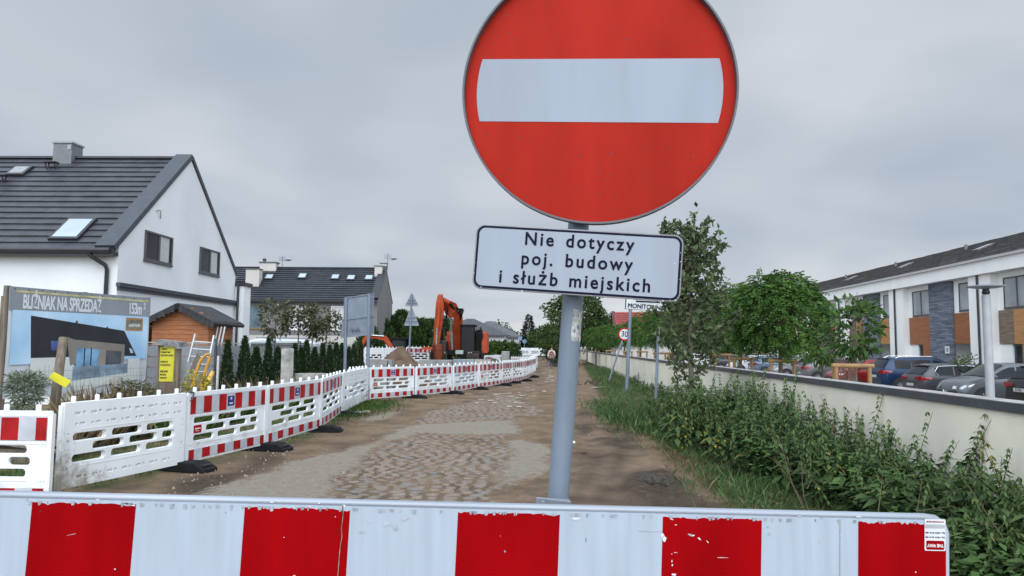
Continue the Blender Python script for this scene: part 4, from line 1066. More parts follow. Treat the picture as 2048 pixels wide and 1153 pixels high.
# ------------------------------------------------------------------ garden shed, fences and clutter of the plot on the left
s0 = P(303, 700, 20.2); sh = thing('wooden_shed', 'orange brown wooden garden shed with sagging dark felt roof', 'shed', (s0.x, s0.y, 0), rad(-3))
sw, sd_, se, sa = 1.6, 1.5, 2.40, 2.74
mb = MB(); mb.prism([(0, 0, 0), (sw, 0, 0), (sw, 0, se), (sw / 2, 0, sa), (0, 0, se)], (0, sd_, 0))
z = .1
while z < sa - .12:
    hw2 = sw / 2 if z < se else sw / 2 * max(.05, (sa - z) / (sa - se)); mb.box(sw / 2 - hw2, sw / 2 + hw2, -.018, .0, z, z + .115); 
    if z < se - .1: mb.box(sw, sw + .018, 0, sd_, z, z + .115)
    z += .125
mb.build('wall', wood_m, sh)
felt = mat('roof_felt', (.028, .03, .034), .85, .25, 6, bump=.4)
mb = MB()
for s in (-1, 1):
    pts_ = []
    xo = sw / 2 + s * (sw / 2 + .2); zo = se - .15
    mb.prism([(sw / 2, -.25, sa + .02), (sw / 2, -.25, sa + .09), (xo, -.25, zo + .09), (xo, -.25, zo)], (0, sd_ + .5, 0))
    mb.tube([(xo, -.27, zo + .03), (xo, sd_ + .27, zo + .01)], .055, 8)
    for k in range(9):
        f = k / 8; mb.box(sw / 2 + (xo - sw / 2) * f - .06, sw / 2 + (xo - sw / 2) * f + .06, -.275, -.25, sa + (zo - sa) * f - .09 - .02 * (k % 2), sa + (zo - sa) * f + .06)
mb.build('roof', felt, sh)
mb = MB(); 
for k in range(3): mb.tube([(sw + .12 + k * .1, .3, 2.2), (sw + .02 + k * .1, .3, 1.6)], .022, 6)
mb.build('rail', white_render, sh)
# grey slat fence
fence_grey = mat('fence_grey', (.25, .26, .275), .6, .12, 2, stretch=(6, 6, .5))
fence_dark = mat('fence_post', (.045, .05, .057), .5, .15, 5)
fp = [Vector((*P(x, 700, y)[:2], 0)) for x, y in ((258, 17.6), (432, 19.6), (486, 22.0), (548, 25.5), (600, 29.0), (650, 33.0), (712, 38.5))]
fc = thing('slat_fence', 'grey wire mesh fence woven with plastic strips, running behind the conifers', 'fence', (fp[0].x, fp[0].y, 0))
for k in range(len(fp) - 1):
    a, c = fp[k], fp[k + 1]; mb = MB(); d = (c - a); L_ = d.length; n_ = max(3, int(L_ / .05))
    for z0, z1 in ((.62, .88), (.90, 1.12), (1.14, 1.38), (1.40, 1.66)):
        zz = Vector((0, 0, (z0 + z1) / 2)); mb.obox(a + zz, c + zz, .012, z1 - z0 - .008 + (.01 if z0 < 1 else 0))
    for z_ in (.61, .89, 1.13, 1.39, 1.68): mb.tube([a + Vector((0, -.02, z_)), c + Vector((0, -.02, z_))], .007, 5)
    i = 0
    while i * .2 < L_:
        p = a + d * (i * .2 / L_) + Vector((0, -.015, 0)); mb.obox(p + Vector((0, 0, .58)), p + Vector((0, 0, 1.75)), .008, .008); i += 1
    mb.build('slat_panel', fence_grey, fc, world=True)
    mb = MB(); mb.obox(a + Vector((0, 0, 1.735)), c + Vector((0, 0, 1.735)), .03, .03); mb.build('top_rail', mat('pale_rail', (.42, .44, .46), .5, .1, 5), fc, world=True)
    mb = MB(); mb.obox(a + Vector((0, 0, .3)), c + Vector((0, 0, .3)), .06, .55); mb.build('concrete_base', mat('concrete', (.22, .21, .195), .9, .2, 4, bump=.2), fc, world=True)
    mb = MB(); mb.box(c.x - .03, c.x + .03, c.y - .05, c.y + .01, 0, 1.86); mb.build('post', fence_dark, fc, world=True)
# advertising banner: a flat printed sheet on a frame
bA, bB = P(13, 690, 13.2), P(296, 690, 16.3)
bd_ = Vector((bB.x - bA.x, bB.y - bA.y, 0)); BLn = bd_.length; ba = math.atan2(bd_.y, bd_.x)
bn = thing('sale_banner', 'large printed banner advertising a house for sale, on a frame in the weeds', 'banner', (bA.x, bA.y, 0), ba)
z0b, z1b = .68, 2.72
def flat(pts, m_, name, y, par, th=.002): 
    mb = MB(); mb.add(*plate(pts, (), th, 0, y)); return mb.build(name, m_, par)
print_grey = mat('print_grey', (.20, .225, .25), .45, .1, 1.2); print_sky = mat('print_sky', (.28, .47, .66), .45, .14, .9, col2=(.50, .66, .80))
# cloth with slack creases
mb = MB(); nx2, nz2 = 30, 20; v = []; f = []
for j in range(nz2 + 1):
    for i in range(nx2 + 1):
        x, z = BLn * i / nx2, z0b + (z1b - z0b) * j / nz2
        v.append((x, .012 + .012 * math.sin(x * 2.1 + z) * math.sin(z * 2.6), z))
for j in range(nz2):
    for i in range(nx2): f.append((j * (nx2 + 1) + i, j * (nx2 + 1) + i + 1, (j + 1) * (nx2 + 1) + i + 1, (j + 1) * (nx2 + 1) + i))
mb.add(v, f); cloth = mb.build('cloth', mat('banner_white', (.50, .54, .58), .45, .06, 2), bn, smooth=60)
q_ = lambda l: [(a * BLn, z0b + (z1b - z0b) * c) for a, c in l]
flat(q_([(.02, .30), (.985, .34), (.985, .795), (.02, .80)]), print_sky, 'printed_sky', -.012, cloth)
flat(q_([(.0, .795), (1, .795), (1, 1), (0, 1)]), print_grey, 'printed_header', -.014, cloth)
flat(q_([(.03, .955), (.98, .955), (.98, .972), (.03, .972)]), mat('gold_line', (.45, .40, .20), .4, .3, 3), 'gold_line', -.017, cloth)
mb = MB(); mb.add(*words('BLIŹNIAK NA SPRZEDAŻ', .36, y=-.018, align='LEFT', sx=.46, bold=.010, x=.075 * BLn, z=z0b + (z1b - z0b) * .868, space=.93)); mb.add(*words('153m', .34, y=-.018, align='LEFT', sx=.50, bold=.009, x=.815 * BLn, z=z0b + (z1b - z0b) * .868, space=.92)); mb.add(*words('2', .19, y=-.018, align='LEFT', sx=.6, bold=.003, x=.94 * BLn, z=z0b + (z1b - z0b) * .905)); mb.build('lettering', mat('print_white', (.55, .57, .60), .5, .03, 9), cloth)
pb = flat(q_([(.13, .75), (.79, .635), (.90, .37), (.50, .37), (.145, .36)]), mat('print_roof', (.016, .017, .024), .45, .2, 3), 'printed_roof', -.016, cloth)
flat(q_([(.145, .36), (.43, .36), (.42, .14), (.14, .08)]), mat('print_wall', (.52, .55, .53), .5, .05, 2), 'printed_wall', -.017, cloth)
flat(q_([(.37, .56), (.42, .535), (.80, .49), (.80, .30), (.74, .30), (.73, .42), (.45, .45), (.44, .30), (.40, .28)]), mat('print_stone', (.19, .175, .155), .5, .1, 3), 'printed_frame', -.018, cloth)
flat(q_([(.44, .455), (.60, .44), (.60, .19), (.44, .19)]), mat('print_glass', (.13, .26, .40), .4, .5, 2.5), 'printed_window', -.0185, cloth)
flat(q_([(.655, .43), (.775, .42), (.775, .21), (.655, .21)]), mat('print_door', (.055, .06, .075), .4, .5, 2.5), 'printed_window', -.0185, cloth)
flat(q_([(.60, .44), (.655, .435), (.655, .21), (.60, .20)]), mat('print_stone2', (.23, .21, .185), .5, .1, 3), 'printed_wall', -.0186, cloth)
for xm in (.493, .541): flat(q_([(xm, .455), (xm + .008, .455), (xm + .008, .19), (xm, .19)]), MT['print_roof'], 'printed_mullion', -.0195, cloth)
flat(q_([(.42, .27), (.83, .29), (.83, .17), (.42, .13)]), mat('print_rail', (.17, .24, .31), .4, .35, 4), 'printed_rail', -.0198, cloth)
flat(q_([(.40, .13), (.83, .19), (.83, .34), (.93, .34), (.93, .12), (.72, .09), (.44, .03)]), MT['print_wall'], 'printed_balcony', -.0205, cloth)
flat(q_([(.265, .52), (.315, .52), (.325, .43), (.27, .43)]), mat('print_blue', (.06, .09, .25), .4, .3, 3), 'printed_skylight', -.019, cloth)
flat(q_([(.836, .455), (.86, .44), (.873, .40), (.85, .40)]), mat('print_pale', (.42, .46, .55), .4, .1, 3), 'printed_skylight', -.019, cloth)
for xm, zt in ((.425, .72), (.65, .67)): flat(q_([(xm, zt), (xm + .012, zt), (xm + .012, zt - .06), (xm, zt - .06)]), MT['print_roof'], 'printed_chimney', -.0155, cloth)
flat(q_([(.80, .775), (.94, .775), (.94, .64), (.80, .64)]), mat('print_amber', (.34, .17, .05), .5, .15, 4), 'phone_box', -.019, cloth)
flat(q_([(.81, .755), (.93, .755), (.93, .655), (.81, .655)]), mat('print_olive', (.16, .15, .11), .5, .4, 8), 'phone_field', -.0197, cloth)
mb = MB(); mb.add(*words('tel. 603 742 853', .085, y=-.021, sx=.55, bold=.003, x=.87 * BLn, z=z0b + (z1b - z0b) * .695)); mb.build('phone_number', MT['print_white'], cloth)
mb = MB()
for i in range(12): mb.tube([(BLn * (i + .3) / 12, -.016, z1b - .03), (BLn * (i + .3) / 12, -.02, z1b - .03)], .014, 8)
mb.build('eyelets', frame_m, cloth)
wood_grey = mat('weathered_wood', (.155, .125, .095), .85, .3, 3, stretch=(8, 8, .6), bump=.4)
for x in (.0, BLn / 2, BLn):
    mb = MB(); mb.box(x - .04, x + .04, .03, .11, 0, z1b + .02); mb.build('frame_post', wood_grey, bn)
mb = MB(); mb.box(0, BLn, .03, .07, z1b - .05, z1b + .01); mb.box(0, BLn, .03, .07, z0b, z0b + .06); mb.build('frame_rail', galv, bn)
# concrete fence slabs under and beside the banner
for k, (x, y, w, h, lab) in enumerate(((180, 13.2, .16, .9, 'short white concrete post in the dry weeds under the banner'), (232, 15.4, .2, 1.0, 'pale concrete post below the right half of the banner'), (572, 18.6, .30, 1.62, 'mossy grey concrete slab standing upright before the conifers'), (124, 13.6, .1, .8, 'thin white post beside the leaning wooden one'))):
    p = P(x, 800, y); tp = thing('concrete_post', lab, 'post', (p.x, p.y, 0), rng.uniform(-.3, .3))
    mb = MB(); mb.prism([(-w / 2, -.04, -.1), (w / 2, -.04, -.1), (w / 2, -.04, h - .03), (w / 2 - .02, -.04, h), (-w / 2 + .02, -.04, h - .01), (-w / 2, -.04, h - .04)], (0, .08, 0)); mb.build('slab', mat('old_concrete', (.29, .285, .265), .9, .35, 5, bump=.3), tp)
a, c = P(105, 815, 12.0), P(127, 676, 12.3)
wp = thing('leaning_post', 'leaning weathered wooden post in front of the banner', 'post', (a.x, a.y, 0)); mb = MB(); mb.tube([Vector((a.x - .02, a.y, -.1)), a.lerp(c, .5) + Vector((.015, 0, 0)), c], [.085, .075, .07], 9); mb.build('pole', wood_grey, wp, world=True, smooth=50)
mb = MB(); m0 = [P(97, 757, 11.85), P(107, 744, 11.85), P(142, 763, 11.85), P(131, 776, 11.85)]; mb.prism(m0, (0, .012, 0)); tag(mb.build('yellow_board', mat('yellow_sign', (.62, .57, .03), .5, .06, 5)), 'blank bright yellow board nailed askew on the leaning post', 'board')
# information board with its little roof
p = P(336, 700, 15.6); ib = thing('info_board', 'bright yellow construction notice board under a small grey wooden roof', 'notice board', (p.x, p.y, 0), rad(-4))
for x in (-.2, .2):
    mb = MB(); mb.box(x - .045, x + .045, .02, .11, 0, 1.75 if x < 0 else 1.6); mb.build('post', wood_grey, ib)
mb = MB(); mb.prism([(-.24, -.12, 1.68), (.30, -.12, 1.64), (.30, -.12, 1.74), (-.2, -.12, 1.80)], (0, .35, 0)); mb.build('roof', mat('grey_boards', (.19, .19, .19), .85, .35, 8, bump=.4), ib)
mb = MB(); mb.box(-.19, .19, -.02, .02, .12, .92); mb.build('lower_board', wood_grey, ib)
mb = MB(); mb.box(-.15, .155, -.035, .0, .90, 1.64); yb = mb.build('board', mat('yellow_notice', (.55, .50, .03), .5, .07, 8), ib)
mb = MB(); zz = 1.59
for s_, sz in (('TABLICA', .05), ('INFORMACYJNA', .04), ('BUDOWA DOMU', .05), ('', 0), ('INWESTOR', .045), ('WYKONAWCA', .045), ('', 0), ('KIEROWNIK', .045), ('NADZÓR', .045), ('TELEFONY', .045)):
    if s_: mb.add(*words(s_, sz * 1.15, y=-.037, thick=.002, align='LEFT', sx=.62, bold=.002, x=-.135, z=zz))
    zz -= .068
mb.build('lettering', black_trim, yb)
# ladder, yellow hoses, post
a0, a1, c0_, c1 = P(360, 790, 16.2), P(405, 790, 16.2), P(391, 669, 16.8), P(428, 672, 16.8)
ld = thing('ladder', 'aluminium ladder leaning against the grey fence beside the notice board', 'ladder', (a0.x, a0.y, 0)); alu = mat('ladder_alu', (.40, .41, .42), .4, .15, 6, metal=.3)
mb = MB(); mb.obox(a0, c0_, .03, .06); mb.obox(a1, c1, .03, .06); mb.build('rails', alu, ld, world=True)
mb = MB()
for k in range(1, 8): mb.tube([a0.lerp(c0_, k / 8), a1.lerp(c1, k / 8)], .018, 6)
mb.build('rungs', alu, ld, world=True)
mb = MB(); mb.obox(P(382, 745, 15.9), P(398, 708, 16.1), .10, .03); tag(mb.build('plank', wood_grey), 'grey plank leaning in front of the ladder', 'plank')
mb = MB(); mb.obox(P(352, 762, 16.0), P(374, 724, 16.1), .34, .02, up=(0, -1, .1)); tag(mb.build('metal_sheet', mat('pale_sheet', (.33, .35, .38), .5, .1, 4)), 'pale sheet propped between notice board and ladder', 'sheet')
hz = mat('yellow_hose', (.50, .26, .03), .45, .15, 5)
mb = MB(); mb.tube([P(x, y, 14.6) for x, y in ((385, 775), (392, 745), (401, 722), (412, 710), (419, 709), (420, 716), (413, 735), (406, 760), (402, 785))], [.03] * 9, 10); tag(mb.build('yellow_hose', hz, smooth=60), 'orange yellow hose standing in a tall loop by the ladder', 'hose')
mb = MB(); mb.tube([P(405, 783, 14.2), P(414, 768, 14.2), P(424, 747, 14.3), P(426, 743, 14.3)], [.05, .05, .045, .03], 10); tag(mb.build('yellow_pipe', mat('yellow_pipe', (.55, .34, .04), .4, .12, 5), smooth=60), 'thick yellow pipe end sticking out of the weeds', 'pipe')
mb = MB(); q = P(436, 712, 16.5); mb.box(q.x - .022, q.x + .022, q.y, q.y + .04, 0, q.z); tag(mb.build('marker_post', mat('white_post', (.5, .5, .49), .6, .15, 20)), 'thin white post at the foot of the first conifer', 'post')
# wire mesh panel in front of the banner
w0, w1 = P(70, 700, 12.7), P(292, 700, 15.2); mb = MB(); d = Vector((w1.x - w0.x, w1.y - w0.y, 0)); L_ = d.length; d.normalize(); w0 = Vector((w0.x, w0.y, 0))
for k in range(int(L_ / .1) + 1):
    p = w0 + d * k * .1; mb.obox(p + Vector((0, 0, .1)), p + Vector((.02 * math.sin(k), 0, 1.22 + .1 * math.sin(k * .7))), .0028, .0028)
for k in range(8): mb.obox(w0 + Vector((0, 0, .15 + k * .15)), w0 + d * L_ + Vector((0, 0, .15 + k * .15)), .004, .004)
tag(mb.build('wire_fence', mat('wire', (.13, .135, .14), .5, .2, 9, metal=.5)), 'slack grey wire mesh strung in front of the banner', 'fence')
# planks and boards piled at the left edge
pt = P(30, 805, 10.6); pp = thing('timber_pile', 'pile of old grey boards and beams behind the barrier at the left edge', 'timber', (pt.x, pt.y, 0), rad(12))
mb = MB()
for k in range(7):
    mb.obox((-1.2, .1 * k - .2, .5 + .06 * (k % 3)), (.75 + .1 * (k % 2), .12 * k - .2, .14 + .05 * (k % 3)), .13, .035)
mb.build('boards', wood_grey, pp); mb = MB(); mb.box(-1.0, .4, -.2, .8, 0, .2); mb.build('support', wood_grey, pp)
mb = MB(); q = P(4, 720, 14.0); mb.box(q.x - .1, q.x + .02, q.y, q.y + .12, 0, 2.6); tag(mb.build('wooden_post', wood_grey), 'dark wooden post left of the banner at the photo edge', 'post')
# concrete ring
q = P(624, 749, 22); cr_ = thing('concrete_ring', 'round pale concrete well ring in the weeds behind the barrier', 'concrete ring', (q.x, q.y, 0)); mb = MB()
mb.lathe([(.50, 0), (.50, q.z + .02), (.27, q.z + .02), (.27, q.z - .12), (.1, q.z - .12)], 0, 0, 0, 28); mb.build('ring', mat('old_concrete', (.3, .3, .29), .9, .3, 5), cr_, smooth=40)
# backs of the large signs
q0, q1 = P(691, 740, 24.2), P(737, 720, 23.6)
ls = thing('large_road_sign', 'two big grey road sign backs, one above the other, on two posts', 'road sign', (q0.x, q0.y, 0)); sb = mat('sign_back', (.20, .235, .285), .5, .1, 3, metal=.1)
for q, yt in ((q0, 596), (q1, 588)):
    tp = P(q is q0 and 693 or 739, yt, q.y); mb = MB(); mb.tube([(q.x, q.y - .05, -.1), (tp.x, tp.y - .05, tp.z)], .055, 12); mb.build('post', galv, ls, world=True, smooth=50)
for c4 in (((688, 597), (748, 588), (748, 633), (687, 639)), ((684, 641), (749, 632), (748, 669), (682, 676))):
    pts_ = [P(px, py, 24.25 - .6 * (px - 683) / 65 + .02) for px, py in c4]; mb = MB(); mb.prism(pts_, (0, .03, 0))
    for a, c in ((0, 1), (3, 2)): mb.obox(pts_[a] + Vector((0, -.012, 0)), pts_[c] + Vector((0, -.012, 0)), .03, .03)
    bk = mb.build('sign_panel', sb, ls, world=True)
mb = MB(); 
for k in range(5): mb.tube([P(700 + k * 4, 663 + (k % 2) * 3, 24.0 - .04 * k), P(703 + k * 4, 656 + (k % 3) * 2, 24.0 - .04 * k), P(704 + k * 4, 664, 24.0 - .04 * k)], .008, 4)
mb.build('scribble', navy_ink, ls, world=True)
# triangular warning signs from behind
q = P(817, 722, 38); tq = P(823.5, 588, 38)
ts = thing('warning_sign', 'two triangular warning signs seen from behind on one grey post', 'road sign', (q.x, q.y, 0))
mb = MB(); mb.tube([(q.x, q.y, -.1), tq + Vector((0, 0, -.05))], .045, 10); mb.build('post', galv, ts, world=True)
for (cx, yt, yb, hw) in ((823.5, 586, 613, 13.5), (823, 615, 652, 15)):
    pts_ = [P(cx - hw, yb - 1.5, 38.06), P(cx - hw + 1.5, yb, 38.06), P(cx + hw - 1.5, yb, 38.06), P(cx + hw, yb - 1.5, 38.06), P(cx + 1, yt, 38.06), P(cx - 1, yt, 38.06)]
    mb = MB(); mb.prism(pts_, (0, .03, 0)); s_ = mb.build('triangle', sb, ts, world=True)
    mb = MB()
    for f in (.55, .75): mb.obox(P(cx - hw * f, yt + (yb - yt) * f, 38.03), P(cx + hw * f, yt + (yb - yt) * f, 38.03), .03, .05)
    mb.box(P(cx + 4, yb - 8, 38).x, P(cx + 7, yb, 38).x, 38.035, 38.058, P(cx, yb - 5, 38).z, P(cx, yb - 10, 38).z); mb.build('bracket', galv, s_, world=True)
# ------------------------------------------------------------------ earth heaps, concrete blocks, excavators
earth = mat('dug_earth', (0.062, 0.040, 0.025), .95, .3, 1.8, bump=.9, bscale=12, col2=(0.125, 0.083, 0.052))
def heap(cx, cy, rx, ry, h, label, seed=0, z0=0.0, name='earth_heap'):
    t_ = MB(); n, k = 40, 12; v = []; f = []
    for j in range(k + 1):
        q = j / k
        for i in range(n):
            a = 2 * math.pi * i / n
            w = 1 + .18 * noise.noise(Vector((math.cos(a) * 1.5, math.sin(a) * 1.5, seed)))
            zz = h * max(0, (1 - q ** 1.9)) * (1 - .12 * q) + .17 * h * noise.fractal(Vector((cx + rx * q * math.cos(a), cy + ry * q * math.sin(a), seed)) * 2.2, 1, 2, 4) * (1 if j < k else 0)
            v.append((cx + rx * q * w * math.cos(a), cy + ry * q * w * math.sin(a), z0 + (zz if j < k else -.1)))
    for j in range(k):
        for i in range(n): f.append((j * n + i, j * n + (i + 1) % n, (j + 1) * n + (i + 1) % n, (j + 1) * n + i))
    t_.add(v, f); return tag(t_.build(name, earth, smooth=80), label, 'earth')
q = P(800, 722, 34.5); heap(q.x, q.y, 1.35, 1.3, 1.58, 'brown heap of dug earth left of the excavator, by the warning sign post', 3)
q = P(790, 722, 31.5); heap(q.x + .3, q.y, 3.2, 1.9, .98, 'low spread of dug soil behind the striped barrier, in front of the tall heap', 5)
q = P(978, 722, 41); heap(q.x, q.y, 1.9, 2.0, 1.0, 'low bank of sandy soil right of the excavator', 9)
q = P(900, 722, 41.5); heap(q.x, q.y, 3.2, 2.5, .55, 'flat churned soil the excavator stands on', 12)
conc_block = mat('block_concrete', (.23, .235, .23), .9, .2, 3, bump=.25)
def block(px0, px1, pt, y, hgt, d, label, m_=None):
    a, c = P(px0, pt, y), P(px1, pt, y); mb = MB(); mb.box(a.x, c.x, y, y + d, a.z - hgt, a.z)
    return tag(mb.build('concrete_block', m_ or conc_block, bevel=.02), label, 'concrete block')
block(733, 775, 719, 29.3, 1.2, .5, 'long grey concrete block behind the barriers, left one of the pair by the big sign'); block(776.5, 784, 720.5, 29.2, 1.15, .5, 'short grey concrete block next to the long one by the big sign')
block(838, 905, 720, 30.2, 1.15, .4, 'grey concrete kerb stack in front of the excavator bucket'); block(906, 948, 719, 30.0, 1.15, .4, 'bluish concrete kerb stack in front of the excavator tracks', mat('bluish_concrete', (.21, .245, .275), .8, .15, 4))
block(949, 982, 719.5, 33.2, 1.15, .4, 'pale concrete kerb stack below the excavator cab', mat('pale_concrete', (.30, .29, .27), .9, .2, 3)); block(1003, 1019, 703, 50, 1.5, 1.0, 'grey concrete block among the barriers right of the excavator')
orange = mat('machine_orange', (.33, .050, .014), .5, .16, 2.5, spec=.25)
mblack = mat('machine_black', (.008, .009, .010), .6, .3, 4, spec=.12)
steel = mat('steel_rod', (.45, .46, .48), .25, .1, 5, metal=.8)
cabglass = glassmat('cab_glass', (.012, .015, .017), .1)
gravel_dark = mat('mud_track', (.05, .042, .036), .85, .3, 8)
# big excavator, boom towards the street; local frame: metres, x right, y away, z up
YE = 39.0
def E(px, py, dy=0.0):
    return P(px, py, YE + dy)
base = P(915, 760, YE)
exv = thing('excavator', 'orange crawler excavator with raised arm, black cab and bucket hanging on the left', 'excavator', (base.x, base.y, 0))
def eb(mb, name, m_, par=None, **k): return mb.build(name, m_, par or exv, world=True, **k)
for px, lab in ((882, 0), (946, 1)):               # crawler tracks
    a = E(px, 760); mb = MB(); s = [(-1.9, .18), (-1.6, -.02 + .02), (1.6, 0), (1.9, .18), (2.0, .5), (1.85, .82), (1.5, .95), (-1.5, .95), (-1.85, .82), (-2.0, .5)]
    mb.prism([(a.x - .3, YE + 1.6 + y, z + .45) for y, z in s], (.6, 0, 0))
    for k in range(11): mb.box(a.x - .33, a.x + .33, YE - .42, YE - .36, .55 + k * .085, .59 + k * .085)
    eb(mb, 'track', gravel_dark)
mb = MB(); mb.box(E(870, 700).x, E(964, 700).x, YE - .1, YE + 3.4, 1.25, 1.5); eb(mb, 'turntable', mblack)
bl = [E(960, 700).x, E(973, 700).x]
mb = MB(); mb.box(E(885, 700).x, bl[1], YE + 1.7, YE + 4.2, 1.35, 2.55); eb(mb, 'counterweight', orange, bevel=.12)
mb = MB(); mb.prism([(bl[0] + .05, YE + .3, 1.35), (bl[1] + .03, YE + .3, 1.35), (bl[1] + .03, YE + .3, 2.15), (bl[1] - .08, YE + .3, 2.38), (bl[0] + .18, YE + .3, 2.36), (bl[0] + .05, YE + .3, 1.9)], (0, 1.6, 0)); eb(mb, 'side_cover', orange, bevel=.03)
# cab
cx0, cx1, cz0, cz1, cy0, cy1 = E(921, 700).x, E(950, 700).x, E(900, 712).z, E(900, 650).z, YE - .15, YE + 1.6
cab_ = MB(); w = .07
for x in (cx0, cx1 - w):
    for y in (cy0, cy1 - w): cab_.box(x, x + w, y, y + w, cz0, cz1 - .05)
cab_.box(cx0 - .03, cx1 + .03, cy0 - .06, cy1, cz1 - .08, cz1 + .02); cab_.box(cx0, cx1, cy0 - .01, cy1, cz0 - .2, cz0 + .22); cab_.box(cx0, cx1, cy1 - .05, cy1, cz0, cz0 + .9); cb = eb(cab_, 'cab', mblack, bevel=.025)
mb = MB(); mb.box(cx0 + w, cx1 - w, cy0 + .02, cy0 + .03, cz0 + .22, cz1 - .08); mb.box(cx0 + .01, cx0 + .02, cy0 + w, cy1 - w, cz0 + .22, cz1 - .08); mb.box(cx1 - .02, cx1 - .01, cy0 + w, cy1 - w, cz0 + .22, cz1 - .08); mb.box(cx0 + w, cx1 - w, cy1 - .03, cy1 - .02, cz0 + .9, cz1 - .08); eb(mb, 'cab_window', cabglass, cb)
mb = MB(); mb.box(E(922, 0).x, E(937, 0).x, cy0 - .08, cy0 - .02, E(0, 701).z, E(0, 693).z); eb(mb, 'front_plate', mat('pale_green_plate', (.30, .36, .34), .5, .1, 5), cb, bevel=.02)
mb = MB(); mb.box(cx0 + .3, cx0 + .8, cy0 + .7, cy0 + 1.2, cz0 + .2, cz0 + .75); mb.box(cx0 + .3, cx0 + .8, cy0 + 1.1, cy0 + 1.25, cz0 + .75, cz0 + 1.35); eb(mb, 'seat', mat('seat_fabric', (.03, .03, .034), .9, .2, 8), cb)
mb = MB()
for k in range(7): mb.tube([(cx1 + .25, YE + .2 + k * .01, cz0 + .1 + k * .23), (cx1 + .28, YE + 1.6, cz0 + .1 + k * .23)], .018, 5)
for y in (YE + .2, YE + 1.6): mb.tube([(cx1 + .25, y, cz0), (cx1 + .25, y, cz1 - .1)], .025, 6)
mb.box(cx1 + .04, cx1 + .34, YE + .25, YE + 1.6, cz0 - .1, cz1 - .25); eb(mb, 'engine_grille', mblack)
mb = MB(); mb.box(E(884, 0).x, E(903, 0).x, YE - .2, YE + 1.5, E(0, 712).z, E(0, 674).z); eb(mb, 'tool_box', mat('machine_grey', (.035, .037, .04), .5, .2, 5), bevel=.06)
for px in (886, 890, 938, 943):
    mb = MB(); a = E(px, 705); mb.box(a.x - .03, a.x + .03, YE - .26, YE - .2, a.z - .04, a.z + .04); eb(mb, 'lamp', ink_w)
# boom: knee near the cab, rising and folding forward to the left; the dipper hangs down
def arm(pts, ws, d0, name, m_=orange, wy=.42, par=None):
    """side outline given by centre line in pixels and widths; a boxed beam wy thick"""
    mb = MB(); ctr = [E(x, y, d) for (x, y), d in zip(pts, d0)]
    L_, R_ = [], []
    for i, c in enumerate(ctr):
        d = (ctr[min(i + 1, len(ctr) - 1)] - ctr[max(i - 1, 0)]); d.y = 0; d.normalize(); n = Vector((-d.z, 0, d.x))
        L_.append(c + n * ws[i] / 2); R_.append(c - n * ws[i] / 2)
    n_ = len(ctr); v = []
    for o in (-wy / 2, wy / 2):
        v += [p + Vector((0, o, 0)) for p in L_] + [p + Vector((0, o, 0)) for p in R_]
    f = []
    for i in range(n_ - 1):
        f += [(i, i + 1, n_ + i + 1, n_ + i), (2 * n_ + i, 3 * n_ + i, 3 * n_ + i + 1, 2 * n_ + i + 1), (i, 2 * n_ + i, 2 * n_ + i + 1, i + 1), (n_ + i, n_ + i + 1, 3 * n_ + i + 1, 3 * n_ + i)]
    f += [(0, n_, 3 * n_, 2 * n_), (n_ - 1, 3 * n_ - 1, 4 * n_ - 1, 2 * n_ - 1)]
    mb.add(v, f); return eb(mb, name, m_, par, bevel=.02)
boom = arm([(911, 712), (915, 670), (916.5, 634), (912, 622)], [.50, .52, .46, .38], [1.0, .6, .1, 0], 'boom', wy=.45)
boom2 = arm([(914, 628), (902, 618), (888, 602), (885, 598)], [.44, .80, .32, .22], [0, -.2, -.9, -1.0], 'boom_upper', wy=.40)
arm([(897, 621), (905, 629), (911, 632)], [.42, .5, .2], [-.2, -.15, 0], 'boom_gusset', wy=.38, par=boom2)
dip = arm([(880, 592), (880.5, 606), (878, 640), (873, 688)], [.22, .42, .42, .30], [-1.1, -1.1, -1.0, -.9], 'dipper', wy=.36)
mb = MB(); mb.tube([E(876, 592, -1.15), E(886, 592, -1.15)], .09, 10); mb.tube([E(877, 640, -1.2), E(877, 640, -.7)], .12, 10); eb(mb, 'pivot', mat('dark_orange', (.25, .05, .015), .5, .2, 5), dip, smooth=50)
mb = MB(); mb.tube([E(887, 600, -1.25), E(898, 606, -1.1)], .12, 10); eb(mb, 'ram', orange, boom2, smooth=50); mb = MB(); mb.tube([E(898, 606, -1.1), E(908, 618, -.6)], .07, 8); eb(mb, 'ram_rod', mblack, boom2, smooth=50)
mb = MB(); mb.tube([E(874.5, 652, -1.25), E(872.5, 690, -1.2)], .05, 8); eb(mb, 'bucket_rod', steel, dip, smooth=50); mb = MB(); mb.tube([E(878.5, 616, -1.28), E(875, 655, -1.26)], .09, 8); eb(mb, 'bucket_ram', orange, dip, smooth=50)
mb = MB(); mb.tube([E(902, 680, .2), E(902.5, 637, 0)], .055, 8); mb.tube([E(904, 700, .2), E(902.8, 668, .1)], .1, 8); eb(mb, 'lift_ram', steel, boom, smooth=50)
rr_ = random.Random(2)
for k in range(9):                                 # hydraulic hoses
    mb = MB(); a = E(911 + rr_.uniform(-2, 4), 613 + rr_.uniform(-1, 6), -.35); c = E(919 + rr_.uniform(-2, 4), 628 + rr_.uniform(0, 12), -.25); mid = (a + c) / 2 + Vector((rr_.uniform(.05, .3), -.1, rr_.uniform(-.05, .25)))
    mb.tube([a, a.lerp(mid, .6), mid, c.lerp(mid, .4), c], .02, 5); eb(mb, 'hose', mblack, boom, smooth=60)
